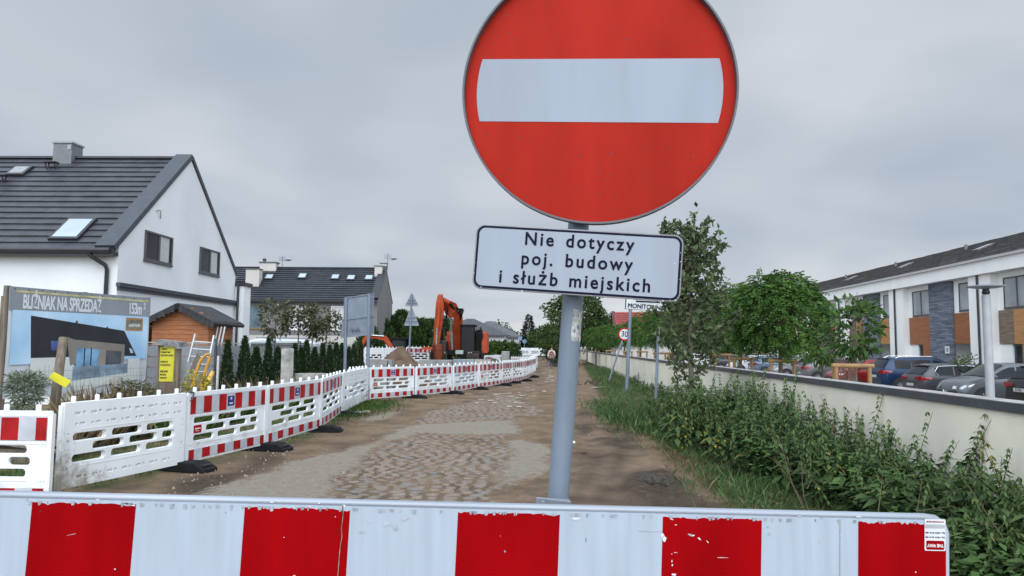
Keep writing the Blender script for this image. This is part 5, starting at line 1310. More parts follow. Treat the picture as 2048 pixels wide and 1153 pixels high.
for k in range(6):
    mb = MB(); a = E(886 + rr_.uniform(-2, 3), 640 + rr_.uniform(-10, 10), -1.2); c = E(892 + rr_.uniform(-2, 4), 612 + rr_.uniform(0, 22), -.7); mid = (a + c) / 2 + Vector((rr_.uniform(-.05, .15), -.1, rr_.uniform(-.3, -.1)))
    mb.tube([a, a.lerp(mid, .6), mid, c.lerp(mid, .4), c], .018, 5); eb(mb, 'hose', mblack, dip, smooth=60)
mb = MB(); mb.lathe([(.18, 0), (.2, .06), (.18, .12)], 0, 0, 0, 10); mb.xform(Matrix.Translation(E(921, 623, -.2))); eb(mb, 'work_lamp', galv, boom)
mb = MB(); mb.tube([E(893, 672, -.5), E(893, 640, -.5)], .03, 6); mb.tube([E(889, 660, -.5), E(899, 665, -.4)], .025, 6); mb.box(E(889, 0).x, E(899, 0).x, YE - .6, YE - .2, E(0, 672).z, E(0, 650).z); eb(mb, 'manifold', mblack)
# bucket
bkp = [(863, 689), (881, 689), (884, 700), (884, 714), (881, 720), (862, 720), (864, 705)]
mb = MB(); mb.prism([E(x, y, -1.25) for x, y in bkp], (0, .95, 0)); bk = eb(mb, 'bucket', mat('worn_orange', (.13, .035, .018), .7, .5, 3, spec=.1), bevel=.03)
mb = MB(); mb.box(E(862.5, 0).x, E(882, 0).x, YE - 1.3, YE - .3, E(0, 692).z, E(0, 687).z); mb.box(E(862, 0).x, E(874, 0).x, YE - 1.32, YE - 1.2, E(0, 722).z, E(0, 716).z); eb(mb, 'bucket_lip', orange, bk)
mb = MB()
for k in range(5): mb.box(E(876 + k * 1.8, 0).x, E(876.9 + k * 1.8, 0).x, YE - 1.34, YE - 1.25, E(0, 719).z, E(0, 697).z)
eb(mb, 'bucket_ribs', mblack, bk)
# small excavator behind it
YM = 44.0
def Q(px, py, dy=0.0): return P(px, py, YM + dy)
base = Q(805, 760); mex = thing('mini_excavator', 'small orange and black excavator behind the earth heap, arm reaching left', 'excavator', (base.x, base.y, 0))
def armq(pts, ws, name):
    mb = MB(); c = [Q(*p) for p in pts]; n_ = len(c); L_, R_ = [], []
    for i in range(n_):
        d = c[min(i + 1, n_ - 1)] - c[max(i - 1, 0)]; d.y = 0; d.normalize(); n = Vector((-d.z, 0, d.x)); L_.append(c[i] + n * ws[i] / 2); R_.append(c[i] - n * ws[i] / 2)
    v = []
    for o in (-.12, .12): v += [p + Vector((0, o, 0)) for p in L_ + R_]
    f = []
    for i in range(n_ - 1): f += [(i, i + 1, n_ + i + 1, n_ + i), (2 * n_ + i, 3 * n_ + i, 3 * n_ + i + 1, 2 * n_ + i + 1), (i, 2 * n_ + i, 2 * n_ + i + 1, i + 1), (n_ + i, n_ + i + 1, 3 * n_ + i + 1, 3 * n_ + i)]
    f += [(0, n_, 3 * n_, 2 * n_), (n_ - 1, 3 * n_ - 1, 4 * n_ - 1, 2 * n_ - 1)]
    mb.add(v, f); return mb.build(name, orange, mex, world=True, bevel=.015)
bo = armq([(788, 703), (780, 690), (770, 677), (752, 674), (737, 675)], [.2, .26, .3, .24, .16], 'boom'); armq([(738, 671), (730, 680), (719, 700)], [.26, .24, .12], 'dipper')
mb = MB(); mb.tube([Q(741, 671, -.15), Q(768, 673, -.15)], .05, 8); mb.tube([Q(771, 690, -.15), Q(783, 706, -.15)], .045, 8); mb.build('ram', steel, mex, world=True, smooth=50)
mb = MB(); mb.prism([Q(x, y) for x, y in ((716, 698), (722, 700), (724, 712), (712, 712))], (0, .5, 0)); mb.build('bucket', mat('worn_orange', (.13, .035, .018), .7, .5, 3, spec=.1), mex, world=True)
x0, x1, z0, z1 = Q(795, 0).x, Q(829, 0).x, Q(0, 702).z, Q(0, 672).z
mb = MB(); w = .06
for x in (x0 + .08, x1 - w - .08):
    for y in (YM, YM + 1.2): mb.box(x, x + w, y, y + w, z0, z1)
mb.box(x0 - .03, x1 + .03, YM - .1, YM + 1.35, z1 - .02, z1 + .09); mb.box(x0 + .05, x1 - .05, YM, YM + 1.26, z0 - .3, z0 + .12); cbm = mb.build('cab', mblack, mex, world=True, bevel=.02)
mb = MB(); mb.box(x0 + .14, x1 - .14, YM + .02, YM + .03, z0 + .12, z1 - .02); mb.build('cab_window', glassmat('clear_cab_glass', (.025, .032, .033)), cbm, world=True); mb = MB(); mb.box(x0 + .14, x1 - .14, YM + 1.2, YM + 1.21, z0 + .12, z1 - .02); mb.build('cab_window', glassmat('clear_cab_glass', (.025, .032, .033)), cbm, world=True)
mb = MB(); mb.box(x0 + .35, x0 + .75, YM + .5, YM + .9, z0 + .1, z0 + .7); mb.build('seat', MT['seat_fabric'], cbm, world=True)
mb = MB(); mb.box(x0 - .1, x1 + .1, YM - .2, YM + 1.8, .9, z0 - .02); mb.build('body', orange, mex, world=True, bevel=.05)
mb = MB(); mb.box(Q(803, 0).x, Q(806, 0).x, YM - .06, YM - .01, z0 + .0, z0 + .1); mb.build('plate', ink_w, cbm, world=True)
for x in (x0 - .15, x1 - .25):
    mb = MB(); mb.prism([(x, YM - .6 + y, z) for y, z in ((0, .1), (.15, 0), (2.2, 0), (2.4, .15), (2.4, .4), (2.2, .55), (.2, .55), (0, .4))], (.4, 0, 0)); mb.xform(Matrix.Translation((0, 0, .4))); mb.build('track', gravel_dark, mex, world=True)

q = P(1020, 700, 92); heap(q.x, q.y, 11, 5, .55, 'long low earth bank carrying the far barriers at the end of the street', 15)
# ------------------------------------------------------------------ person walking away on the right of the road
def skinned(name, chains, m_, parent, levels=2):
    """chains: lists of (point, radius); first point of later chains may repeat an existing joint"""
    bm = bmesh.new(); vs_, rs, keys = [], [], {}
    for ch in chains:
        prev = None
        for p, r in ch:
            k = tuple(round(c, 4) for c in p)
            if k not in keys: keys[k] = len(vs_); vs_.append(bm.verts.new(p)); rs.append(r)
            i = keys[k]
            if prev is not None and prev != i: bm.edges.new((vs_[prev], vs_[i]))
            prev = i
    me = bpy.data.meshes.new(name); bm.to_mesh(me); bm.free()
    o = bpy.data.objects.new(name, me); C.objects.link(o)
    md = o.modifiers.new('skin', 'SKIN'); sv = me.skin_vertices[0].data
    for i, r in enumerate(rs): sv[i].radius = r if isinstance(r, tuple) else (r, r)
    sv[0].use_root = True
    s_ = o.modifiers.new('sub', 'SUBSURF'); s_.levels = levels; s_.render_levels = levels
    dg = bpy.context.evaluated_depsgraph_get(); dg.update(); me2 = bpy.data.meshes.new_from_object(o.evaluated_get(dg))
    o.modifiers.clear(); o.data = me2; bpy.data.meshes.remove(me); me2.materials.clear(); me2.materials.append(m_); me2.shade_smooth(); o.parent = parent
    return o
pg = G(1103, 738); pe = thing('person', 'person in red vest, white sleeves and dark trousers walking away down the road', 'person', (pg.x, pg.y, 0), rad(-3))
pe.scale = (1, 1, 1)
skin_m = mat('skin', (.36, .20, .14), .6, .1, 8); white_cl = mat('white_sleeve', (.5, .5, .5), .8, .1, 8); jeans = mat('dark_jeans', (.02, .028, .055), .85, .2, 8); vest_m = mat('red_vest', (.23, .018, .022), .8, .2, 8)
body = [[((0, 0, .92), (.15, .11)), ((0, .01, 1.12), (.15, .11)), ((0, .0, 1.36), (.17, .11)), ((0, -.01, 1.47), (.07, .06)), ((0, .02, 1.55), (.06, .06)), ((0, .03, 1.64), (.085, .1)), ((0, .03, 1.72), (.06, .07))],
        [((0, .0, 1.36), (.17, .11)), ((.19, .0, 1.40), .06), ((.26, -.03, 1.14), .045), ((.25, .08, .92), .036), ((.245, .11, .83), .035)], [((0, .0, 1.36), (.17, .11)), ((-.19, .0, 1.40), .06), ((-.26, .0, 1.14), .045), ((-.27, -.06, .92), .036), ((-.27, -.07, .83), .035)],
        [((0, 0, .92), (.15, .11)), ((.09, .0, .86), .095), ((.10, .08, .48), .065), ((.095, .0, .09), .045), ((.10, .14, .04), .04)], [((0, 0, .92), (.15, .11)), ((-.09, .0, .86), .095), ((-.09, .02, .48), .065), ((-.08, -.18, .14), .045), ((-.08, -.06, .05), .04)]]
skinned('body', body, skin_m, pe)
skinned('trousers', [[((0, 0, .97), (.165, .125)), ((0, 0, .9), (.165, .125)), ((.09, .0, .84), .108), ((.10, .08, .48), .078), ((.095, .01, .12), .06)], [((0, 0, .9), (.165, .125)), ((-.09, .0, .84), .108), ((-.09, .02, .48), .078), ((-.08, -.17, .17), .06)]], jeans, pe)
skinned('shirt', [[((0, 0, 1.3), (.165, .12)), ((0, 0, 1.36), (.175, .12)), ((.19, .0, 1.405), .072), ((.26, -.03, 1.14), .06), ((.25, .08, .95), .048)], [((0, 0, 1.36), (.175, .12)), ((-.19, .0, 1.405), .072), ((-.26, .0, 1.14), .06), ((-.268, -.055, .95), .048)]], white_cl, pe)
skinned('vest', [[((0, 0, .90), (.185, .14)), ((0, .01, 1.12), (.175, .135)), ((0, 0, 1.36), (.18, .135)), ((0, -.01, 1.44), (.10, .08))]], vest_m, pe)
skinned('hair', [[((0, .0, 1.62), (.075, .07)), ((0, .015, 1.69), (.085, .09)), ((0, .03, 1.735), (.06, .07))]], mat('dark_hair', (.03, .02, .015), .8, .2, 20), pe)
skinned('left_shoe', [[((.095, .02, .05), .05), ((.10, .15, .04), .045)]], mblack, pe, 1).name = 'shoe'
skinned('shoe', [[((-.08, -.2, .10), .05), ((-.08, -.06, .05), .045)]], mblack, pe, 1)
mb = MB(); mb.box(-.165, .165, -.146, -.140, 1.05, 1.09); mb.box(-.165, .165, -.146, -.140, 1.2, 1.235); mb.build('reflective_strip', mat('strip_grey', (.35, .33, .34), .4, .1, 8), pe)

# ------------------------------------------------------------------ far houses
dark_roof = mat('far_roof', (.05, .052, .06), .7, .15, 2); dark_roof2 = mat('far_roof_grey', (.075, .078, .085), .7, .15, 2)
def hiphouse(px, y, w, d, ze, za, label, rot=-.06, wall=None, roof=None, chim=False, wins=2):
    c = P(px, 700, y); t_ = thing('bungalow', label, 'house', (c.x, c.y, 0), rot)
    mb = MB(); mb.box(-w / 2, w / 2, 0, d, -.2, ze); mb.build('wall', wall or white_render, t_)
    o = .5; r = d / 2 * .95; mb = MB(); v = [(-w / 2 - o, -o, ze), (w / 2 + o, -o, ze), (w / 2 + o, d + o, ze), (-w / 2 - o, d + o, ze), (-w / 2 + r, d / 2, za), (w / 2 - r, d / 2, za)]
    mb.add(v, [(0, 1, 5, 4), (1, 2, 5), (2, 3, 4, 5), (3, 0, 4), (3, 2, 1, 0)]); mb.box(-w / 2 - o, w / 2 + o, -o - .02, -o + .1, ze - .18, ze - .003); rf_ = mb.build('roof', roof or dark_roof, t_)
    if chim:
        mb = MB(); mb.box(w * .1, w * .1 + .6, d / 2 - .3, d / 2 + .3, za - 1, za + .7); mb.build('chimney', mat('brick_chimney', (.20, .10, .07), .8, .2, 6), rf_)
    for k in range(wins):
        x = -w / 2 + w * (k + .5) / wins; window(t_, x - .7, x + .7, .9, 2.2, 0, 'x', .05, 1, fm=ink_w, sill=False)
    return t_
hiphouse(872, 78, 8.5, 9, 3.3, 5.3, 'white bungalow with dark hipped roof, half hidden behind the excavator arm')
hiphouse(935, 92, 9.5, 9, 3.2, 5.4, 'white bungalow with dark hipped roof right behind the excavator cab', -.02); hiphouse(978, 104, 8.5, 8, 3.2, 5.5, 'low white bungalow with dark roof, second right of the excavator cab', 0, roof=dark_roof2); hiphouse(1004, 116, 6, 8, 3.0, 4.6, 'furthest small white house at the right end of the bungalow row', 0, roof=dark_roof2, chim=False, wins=1)
hiphouse(797, 66, 3.4, 5, 3.2, 4.6, 'small far house with dark roof seen between grey terrace and warning signs', 0, wall=grey_render, wins=1, chim=False)
hiphouse(1088, 150, 8, 7, 2.6, 4.2, 'brown roofed low house far away under the big green trees', 0, wall=pale_render, roof=mat('brown_roof', (.12, .085, .07), .8, .15, 2), wins=1, chim=False)
# red house beyond the tree row
c = P(1232, 700, 84); rh = thing('red_house', 'house with red corrugated metal cladding and dark gable beyond the clipped trees', 'house', (c.x, c.y, 0), rad(-3.5))
red_clad = mat('red_cladding', (.26, .045, .04), .6, .12, 2)
mb = MB(); mb.box(0, 9, 0, 8, 0, 3.4); mb.build('wall', pale_render, rh)
mb = MB(); mb.prism([(0, -.5, 3.2), (4.2, 3, 6.2), (9.3, 3, 6.2), (9.3, -.5, 3.2)], (0, .15, 0)); mb.prism([(.0, -.5, 3.2), (0, 7.5, 3.2), (0, 3.0, 6.0)], (9.2, 0, 0)); rfh = mb.build('roof', red_clad, rh)
mb = MB()
for k in range(11): mb.box(.2, 9.3, -.5 + 3.5 * k / 11 - .04, -.5 + 3.5 * k / 11, 3.2 + 2.8 * k / 11, 3.2 + 2.8 * k / 11 + .1)
mb.build('ribs', mat('red_ribs', (.17, .03, .028), .6, .1, 2), rfh)
mb = MB(); mb.obox((-.1, -.6, 3.15), (-.1, 3.0, 6.05), .35, .12, up=(0, -.6, .8)); mb.obox((-.1, 3.0, 6.05), (-.1, 7.6, 3.15), .35, .12, up=(0, .6, .8)); mb.build('verge_board', mat('dark_red', (.06, .02, .018), .7, .2, 3), rfh)
# long dark fence at the end of the street, small blue signs
c0_, c1_ = R(-22, 122), R(.3, 122); mb = MB(); d = c1_ - c0_
for k in range(22):
    a = c0_ + d * k / 22; e_ = c0_ + d * (k + .97) / 22; mb.obox(a + Vector((0, 0, 1.0)), e_ + Vector((0, 0, 1.0)), .05, 1.9)
tag(mb.build('board_fence', mat('slate_fence', (.06, .067, .078), .7, .15, 1), None), 'long dark slate coloured fence across the far end of the street', 'fence')
for px, yy, yt, lab in ((1039, 96, 674, 'small blue and white sign on a post far down the street, left one'), (1049, 100, 679, 'small round sign on a post far down the street, right one')):
    q = P(px, 700, yy); tq = P(px, yt, yy); tsn = thing('street_sign', lab, 'road sign', (q.x, q.y, 0)); mb = MB(); mb.tube([(0, 0, 0), (0, 0, tq.z)], .06, 6); mb.build('post', galv, tsn); mb = MB()
    if px < 1045: mb.box(-.2, .3, -.06, -.02, tq.z - .5, tq.z)
    else: mb.add(*plate(circ(0, tq.z - .3, .3, 14), (), .04, 0, -.08))
    mb.build('sign_face', mat('sign_blue', (.15, .22, .34), .5, .2, 3), tsn)
# white van and a pale box behind the slat fence
cq = P(572, 700, 42); van = thing('white_van', 'white van parked behind the slat fence before the grey terrace', 'van', (cq.x, cq.y, 0), rad(2))
vp = MT['white_plastic']
mb = MB(); mb.prism([(-2.2, -.9, .4), (2.05, -.9, .4), (2.15, -.9, .8), (2.1, -.9, 1.2), (1.9, -.9, 1.75), (1.5, -.9, 2.0), (-1.3, -.9, 2.05), (-1.8, -.9, 1.95), (-2.25, -.9, 1.55), (-2.4, -.9, 1.2), (-2.4, -.9, .7)], (0, 1.8, 0)); mb.build('body', mat('van_white', (.55, .6, .65), .25, .05, 2, coat=.4), van, bevel=.08)
mb = MB(); mb.box(-1.7, 1.5, -.93, -.90, 1.42, 1.82); mb.build('side_window', glass_d, van)
mb = MB(); mb.tube([(-1.5, -.75, 2.12), (1.4, -.75, 2.10)], .03, 6); mb.tube([(-1.5, .75, 2.12), (1.4, .75, 2.10)], .03, 6); mb.build('roof_rail', galv, van)
for x in (-1.45, 1.4):
    mb = MB(); mb.tube([(x, -.95, .33), (x, -.7, .33)], .33, 16); mb.build('wheel', rubber, van)
# ------------------------------------------------------------------ vegetation on the left and far away
L_thuja = leafmat('thuja_leaf', (.012, .026, .012), (.040, .075, .028), .1)
L_hedge = leafmat('hedge_leaf', (.016, .034, .012), (.062, .105, .03), .2)
L_yel = leafmat('yellow_green_leaf', (.05, .075, .015), (.15, .17, .035), .25)
L_oliv = leafmat('olive_leaf', (.03, .042, .022), (.125, .135, .075), .25)
L_spruce = leafmat('spruce_needle', (.007, .014, .010), (.026, .042, .028), .05)
L_tree = leafmat('broad_leaf', (.016, .034, .010), (.072, .115, .030), .25)
L_robin = leafmat('robinia_leaf', (.011, .034, .009), (.10, .195, .038), .3)
L_oak = leafmat('oak_leaf', (.024, .042, .018), (.15, .185, .09), .25)
L_sage = leafmat('sage_leaf', (.07, .09, .065), (.26, .30, .22), .2)
def thuja(name, label, cat, loc, H, r, material, n=1500, group=None, ls=.11, seed=1, stalk=True, pw=.8):
    global nrg
    nrg = np.random.default_rng(seed); t_ = thing(name, label, cat, loc, rng.random() * 6, group)
    mb = MB(); mb.tube([(0, 0, -.05), (0, 0, H * .9)], [.035 * H / 2, .01], 6); mb.build('trunk', BARK, t_)
    h = nrg.random(n) ** 1.25; a = nrg.random(n) * 6.283
    prof = r * np.clip((1 - h) ** pw * (1 - .35 * np.exp(-h * 9)), .03, 1) * (1 + .16 * np.sin(a * 3 + h * 9) + .1 * np.sin(a * 7 - h * 14))
    q = prof * (.55 + .45 * np.sqrt(nrg.random(n))); pos = np.stack([q * np.cos(a), q * np.sin(a), .04 + h * (H - .08)], 1)
    d = np.stack([np.cos(a) * .6, np.sin(a) * .6, .9 + 0 * a], 1) + unit(n) * .45
    leafmesh('crown', pos, d, ls * (.6 + .8 * nrg.random(n)), .42, material, t_)
    return t_
th = [(456, 19.6, 676), (491, 20.0, 668), (513, 21.0, 690), (538, 21.6, 672), (556, 23, 690), (590, 23.5, 682), (603, 24.5, 690), (614, 24.6, 676), (630, 25.5, 690), (646, 26.3, 682), (660, 27.5, 686), (673, 28.5, 680), (684, 29.5, 682), (698, 31.5, 690), (708, 33, 684), (722, 36, 678)]
for k, (px, y, yt) in enumerate(th):
    tp = P(px, yt + 5, y); thuja('columnar_conifer', '%s dark columnar conifer from the left in the row before the slat fence' % ORD[k], 'conifer', (tp.x, tp.y, 0), tp.z, .24 + .05 * (k % 3), L_thuja, 2600, 'row of columnar conifers before the slat fence', .085, 40 + k)
# young trees behind the fence
for k, (px, y, yt, r, lab) in enumerate(((553, 36, 603, .85, 'young lollipop tree with thin crown, first from the left behind the slat fence'), (599, 36.5, 605, .9, 'young tree with loose olive crown, second from the left behind the slat fence'), (626, 37, 612, .8, 'young olive tree third from the left, crown merging with its neighbour'), (655, 38, 622, .9, 'young olive tree nearest to the big sign backs, behind the slat fence'))):
    tp = P(px, yt, y); tree('young_tree', lab, 'tree', (tp.x, tp.y, 0), tp.z, 1.5, r, r, .85, L_oliv, 26, 22, .2, .5, .05, .3, 'young trees behind the slat fence', seed=60 + k, limbs=10)
# big conifers and hedges behind the excavators
for k, (px, y, yt, r) in enumerate(((766, 50, 642, 1.3), (790, 52, 636, 1.5), (805, 53, 624, 1.7), (842, 51, 640, 1.8), (862, 52, 643, 1.6), (888, 54, 640, 1.8), (740, 47, 655, 1.2), (826, 51, 646, 1.6))):
    tp = P(px, yt, y); thuja('bushy_conifer', '%s bushy green conifer from the left behind the excavators' % ORD[sorted([766, 790, 805, 842, 862, 888, 740, 826]).index(px)], 'conifer', (tp.x, tp.y, 0), tp.z, r, L_hedge, 2600, 'tall conifers behind the excavators', .3, 80 + k, pw=.55)
def hedge(name, label, a, c, h, d, material, n, ls=.3, seed=0, cat='hedge'):
    global nrg
    nrg = np.random.default_rng(seed); a, c = Vector(a), Vector(c); dv = c - a
    s = nrg.random(n); q = nrg.random(n) ** .5 * nrg.choice([-1, 1], n); zz = nrg.random(n) ** .7
    top = h * (1 + .10 * np.sin(s * 23 + seed) + .07 * np.sin(s * 61))
    nv = Vector((-dv.y, dv.x, 0)).normalized(); bul = d * (.6 + .4 * np.sqrt(np.clip(1 - zz ** 2, 0, 1)))
    pos = np.array(a)[None] + s[:, None] * np.array(dv)[None] + (q * bul)[:, None] * np.array(nv)[None]; pos[:, 2] = zz * top
    o = leafmesh(name, pos, unit(n) + np.array([0, -.3, .5]), ls * (.6 + .8 * nrg.random(n)), .5, material); return tag(o, label, cat)
hedge('hedge', 'long dark hedge in front of the far bungalows', P(968, 700, 70), P(1030, 700, 86), 2.0, .8, L_tree, 5000, .35, 3); 
for q in [o for o in C.objects if o.name.startswith('hedge')]: pass
hedge('clipped_hedge', 'clipped green hedge at the end of the street, right of the small signs', (*P(1045, 700, 118)[:2], 0), (*P(1090, 700, 112)[:2], 0), 2.9, .8, L_hedge, 3500, .4, 4)
# spruce
def spruce(loc, H, r, label, seed=1):
    global nrg
    nrg = np.random.default_rng(seed); t_ = thing('spruce_tree', label, 'tree', loc); mb = MB(); mb.tube([(0, 0, 0), (0, 0, H)], [.18, .02], 7); mb.build('trunk', BARK, t_)
    pos, d = [], []
    for k in range(int(H * 5)):
        z = H * (.06 + .93 * k / int(H * 5)); R_ = r * (1 - z / H) ** .85 * nrg.uniform(.75, 1.1) + .08
        for i in range(9):
            a = nrg.random() * 6.283; m_ = max(4, int(R_ * 14)); s = np.sqrt(nrg.random(m_)) * R_
            pos.append(np.stack([s * np.cos(a) + nrg.normal(0, .05, m_), s * np.sin(a) + nrg.normal(0, .05, m_), z - s * .28 + .1 * (s / R_) ** 3 * R_ + nrg.normal(0, .04, m_)], 1))
            d.append(np.stack([np.full(m_, math.cos(a)), np.full(m_, math.sin(a)), np.full(m_, -.25)], 1) + nrg.normal(0, .35, (m_, 3)))
    leafmesh('crown', np.concatenate(pos), np.concatenate(d), .42, .3, L_spruce, t_); return t_
tp = P(1058, 627, 110); spruce((tp.x, tp.y, 0), tp.z, 2.0, 'dark pointed spruce standing alone at the end of the street', 5)
tp = P(1064, 660, 116); thuja('golden_conifer', 'yellow green cone shaped conifer at the foot of the dark spruce', 'conifer', (tp.x, tp.y, 0), tp.z, .9, L_yel, 1500, None, .3, 7, pw=.7)
for k, (px, y, yt, r, lab) in enumerate(((1003, 150, 646, 3.2, 'hazy green tree far behind the bungalow roofs'), (1022, 140, 664, 3.5, 'low dark tree between the bungalows and the spruce'), (1040, 130, 676, 3.0, 'low tree left of the spruce at the end of the street'), (1083, 128, 668, 3.2, 'round green tree right of the spruce'))):
    tp = P(px, yt, y); tree('far_tree', lab, 'tree', (tp.x, tp.y, 0), tp.z, 1.2, r, r * .8, max(1.2, tp.z * .4), L_tree, 40, 26, .5, .6, .2, .9, 'trees at the end of the street', seed=110 + k, limbs=8)
# large trees at the right of the road, behind the post
tp = P(1155, 588, 72); tree('walnut_tree', 'large broad green tree behind the sign post at the right of the road', 'tree', (tp.x, tp.y, 0), tp.z + .3, 1.4, 3.2, 2.8, 2.7, L_tree, 110, 55, .34, .5, .25, .75, None, seed=131, limbs=30)
tp = P(1112, 640, 64); tree('bushy_tree', 'dense dark bush like tree at the road edge left of the sign post', 'tree', (tp.x, tp.y, 0), tp.z + .2, .4, 1.25, 1.3, 2.0, L_tree, 70, 50, .24, .5, .14, .5, None, seed=132, limbs=20)
tp = P(1088, 655, 100); tree('round_tree', 'mid green round tree further along the right of the road', 'tree', (tp.x, tp.y, 0), tp.z, 1.0, 2.2, 2, 1.8, L_hedge, 60, 40, .36, .5, .18, .7, None, seed=133)
tp = P(1203, 628, 95); tree('bushy_tree', 'grey green airy tree right of the sign post beyond the wall', 'tree', (tp.x, tp.y, 0), tp.z, 1.0, 3.4, 3, 2.6, L_tree, 80, 40, .4, .4, .18, .8, None, seed=134)
# ------------------------------------------------------------------ terraced houses on the right
clink = brickmat('dark_clinker', (.095, .11, .145), (.21, .235, .285), (.04, .044, .055), .7, .095, 'xz', .75, .8, .008)
wood_dk = mat('cladding_brown', (.27, .098, .034), .55, .15, 1.6, stretch=(1, 1, 7)); wood_lt = mat('cladding_honey', (.40, .19, .065), .5, .15, 1.4, stretch=(1, 1, 9)); wood_weath = mat('cladding_weathered', (.17, .125, .09), .75, .3, 2, stretch=(1, 1, 9))
roof_r = mat('terrace_roof', (.105, .102, .099), .6, .2, 2.2)
facade_white = mat('facade_white', (.82, .815, .79), .9, .03, .7, bump=.15, bscale=50)
blind_g = mat('grey_blind', (.30, .315, .32), .35, .25, .8)
FU = 21.5
def unit_house(v1, w, label, wood, wood2=None, first=False, number=None, last=False):
    """local x runs towards the camera along the facade, y into the house; the near pier is at x = w"""
    o = R(FU, v1, PK); t_ = thing('terraced_house', label, 'house', o, -RA - math.pi / 2, 'terraced houses behind the parking court')
    zz = -PK
    T = 6.55 - PK; mb = MB()
    rec = .38
    # outer plane: piers; recessed plane behind
    mb.box(0, .95, 0, 8, 0, 5.55 - PK); mb.box(w - .95, w - .0, 0, 8, 0, 5.55 - PK)
    mb.box(.95, w - .95, rec, 8, 2.15 + zz, 5.55 + zz); mb.box(.95, 1.9, rec, 8, 0, 2.15 + zz); mb.box(3.9, 5.6, rec, 8, 0, 2.15 + zz); mb.box(1.9, 3.9, rec + .5, 8, 0, 2.15 + zz); mb.box(5.6, w - .95, rec + 1.1, 8, 0, 2.15 + zz)
    mb.box(0, w, -.22, 8.3, 5.56 + zz, 6.32 + zz)
    mb.build('wall', facade_white, t_)
    mb = MB(); n = 15
    tiles(mb, 0, w, -.3, 6.33 + zz, 4.6, 8.35 + zz, n, .07, 1.1, .012); mb.add([(0, 4.6, 8.36 + zz), (w, 4.6, 8.36 + zz), (w, 9.3, 6.3 + zz), (0, 9.3, 6.3 + zz)], [(0, 1, 2, 3)]); rf_ = mb.build('roof', roof_r, t_)
    mb = MB(); mb.box(0, w, -.36, -.22, 6.22 + zz, 6.34 + zz); mb.build('gutter', mat('gutter_white', (.42, .42, .41), .5, .05, 3), t_)
    skylight(rf_, w * .62, 2.3, .7, 1.0, -.3, 6.33 + zz, 4.6, 8.35 + zz, gl=mat('pale_roof_glass', (.30, .31, .31), .2, .1, 3), fm=mat('rl_frame', (.10, .10, .10), .5, .1, 4)); 
    mb = MB(); mb.tube([(w * .25, 3.2, 7.7 + zz), (w * .25, 3.2, 8.1 + zz)], .09, 8); mb.build('roof_vent', mat('vent', (.13, .13, .13), .5, .1, 4), rf_)
    # dark brick panel, wood panels, windows
    mb = MB(); mb.box(3.55, 6.05, -.02 + rec - .1, rec - .003, .02, 5.54 + zz); mb.build('brick_panel', clink, t_)
    if wood2:
        mb = MB(); mb.box(1.0, 3.54, rec - .06, rec - .003, 2.05 + zz, 3.70 + zz); mb.build('wood_panel', wood2, t_)
        mb = MB(); mb.box(2.2, 3.54, rec - .075, rec - .063, 2.05 + zz, 3.70 + zz); mb.box(2.75, 3.54, rec - .06, rec - .003, 0, 2.05 + zz); mb.build('wood_panel', wood, t_)
    else:
        mb = MB(); mb.box(1.0, 3.54, rec - .06, rec - .003, 2.05 + zz, 3.70 + zz); mb.box(2.6, 3.54, rec - .06, rec - .003, 0, 2.05 + zz); mb.build('wood_panel', wood, t_)
    mb = MB(); mb.box(6.06, w - .96, rec - .06, rec - .003, 2.1 + zz, 3.75 + zz); mb.build('wood_panel', wood, t_)
    window(t_, 1.45, 3.5, 3.78 + zz, 5.28 + zz, rec, 'x', .08, 1, glass=blind_g); window(t_, 6.6, w - 1.0, 3.85 + zz, 5.35 + zz, rec, 'x', .08, 0, glass=blind_g)
    window(t_, 1.5, 2.55, .1, 2.02 + zz, rec + .1, 'x', .05, 1, sill=False)
    mb = MB(); mb.box(5.9, 7.0, rec + 1.06, rec + 1.10, .05, 2.1 + zz - .1); mb.build('door', mat('dark_door', (.05, .05, .052), .5, .15, 4), t_)
    mb = MB(); mb.tube([(w - .03, -.07, 0), (w - .03, -.07, 5.56 + zz)], .055, 8); mb.build('downpipe', black_trim, t_)
    if number:
        mb = MB(); mb.box(5.2, 5.62, rec - .16, rec - .125, 1.55 + zz, 1.95 + zz); np_ = mb.build('number_plate', ink_w, t_); mb = MB(); mb.add(*words(number, .3, y=rec - .165, thick=.004, x=5.41, z=1.75 + zz, bold=.006)); mb.build('number', navy_ink, np_)
    return t_
UW = 9.1
ul = ['honey wood clad terraced house nearest the camera, cut by the right edge of the photo', 'terraced house with brown wood panels and the house number on its dark brick', 'terraced house with weathered and honey wood, behind the bare twigs and small tree', 'terraced house mostly hidden behind the globe trees, fourth from the right edge', 'furthest terraced house, glimpsed left of the big globe tree']
for k in range(5):
    v1 = 38.2 + UW * k
    unit_house(v1, UW, ul[k], [wood_lt, wood_dk, wood_lt, wood_dk, wood_lt][k], [wood_weath, None, wood_weath, None, None][k], number='13' if k == 1 else None)

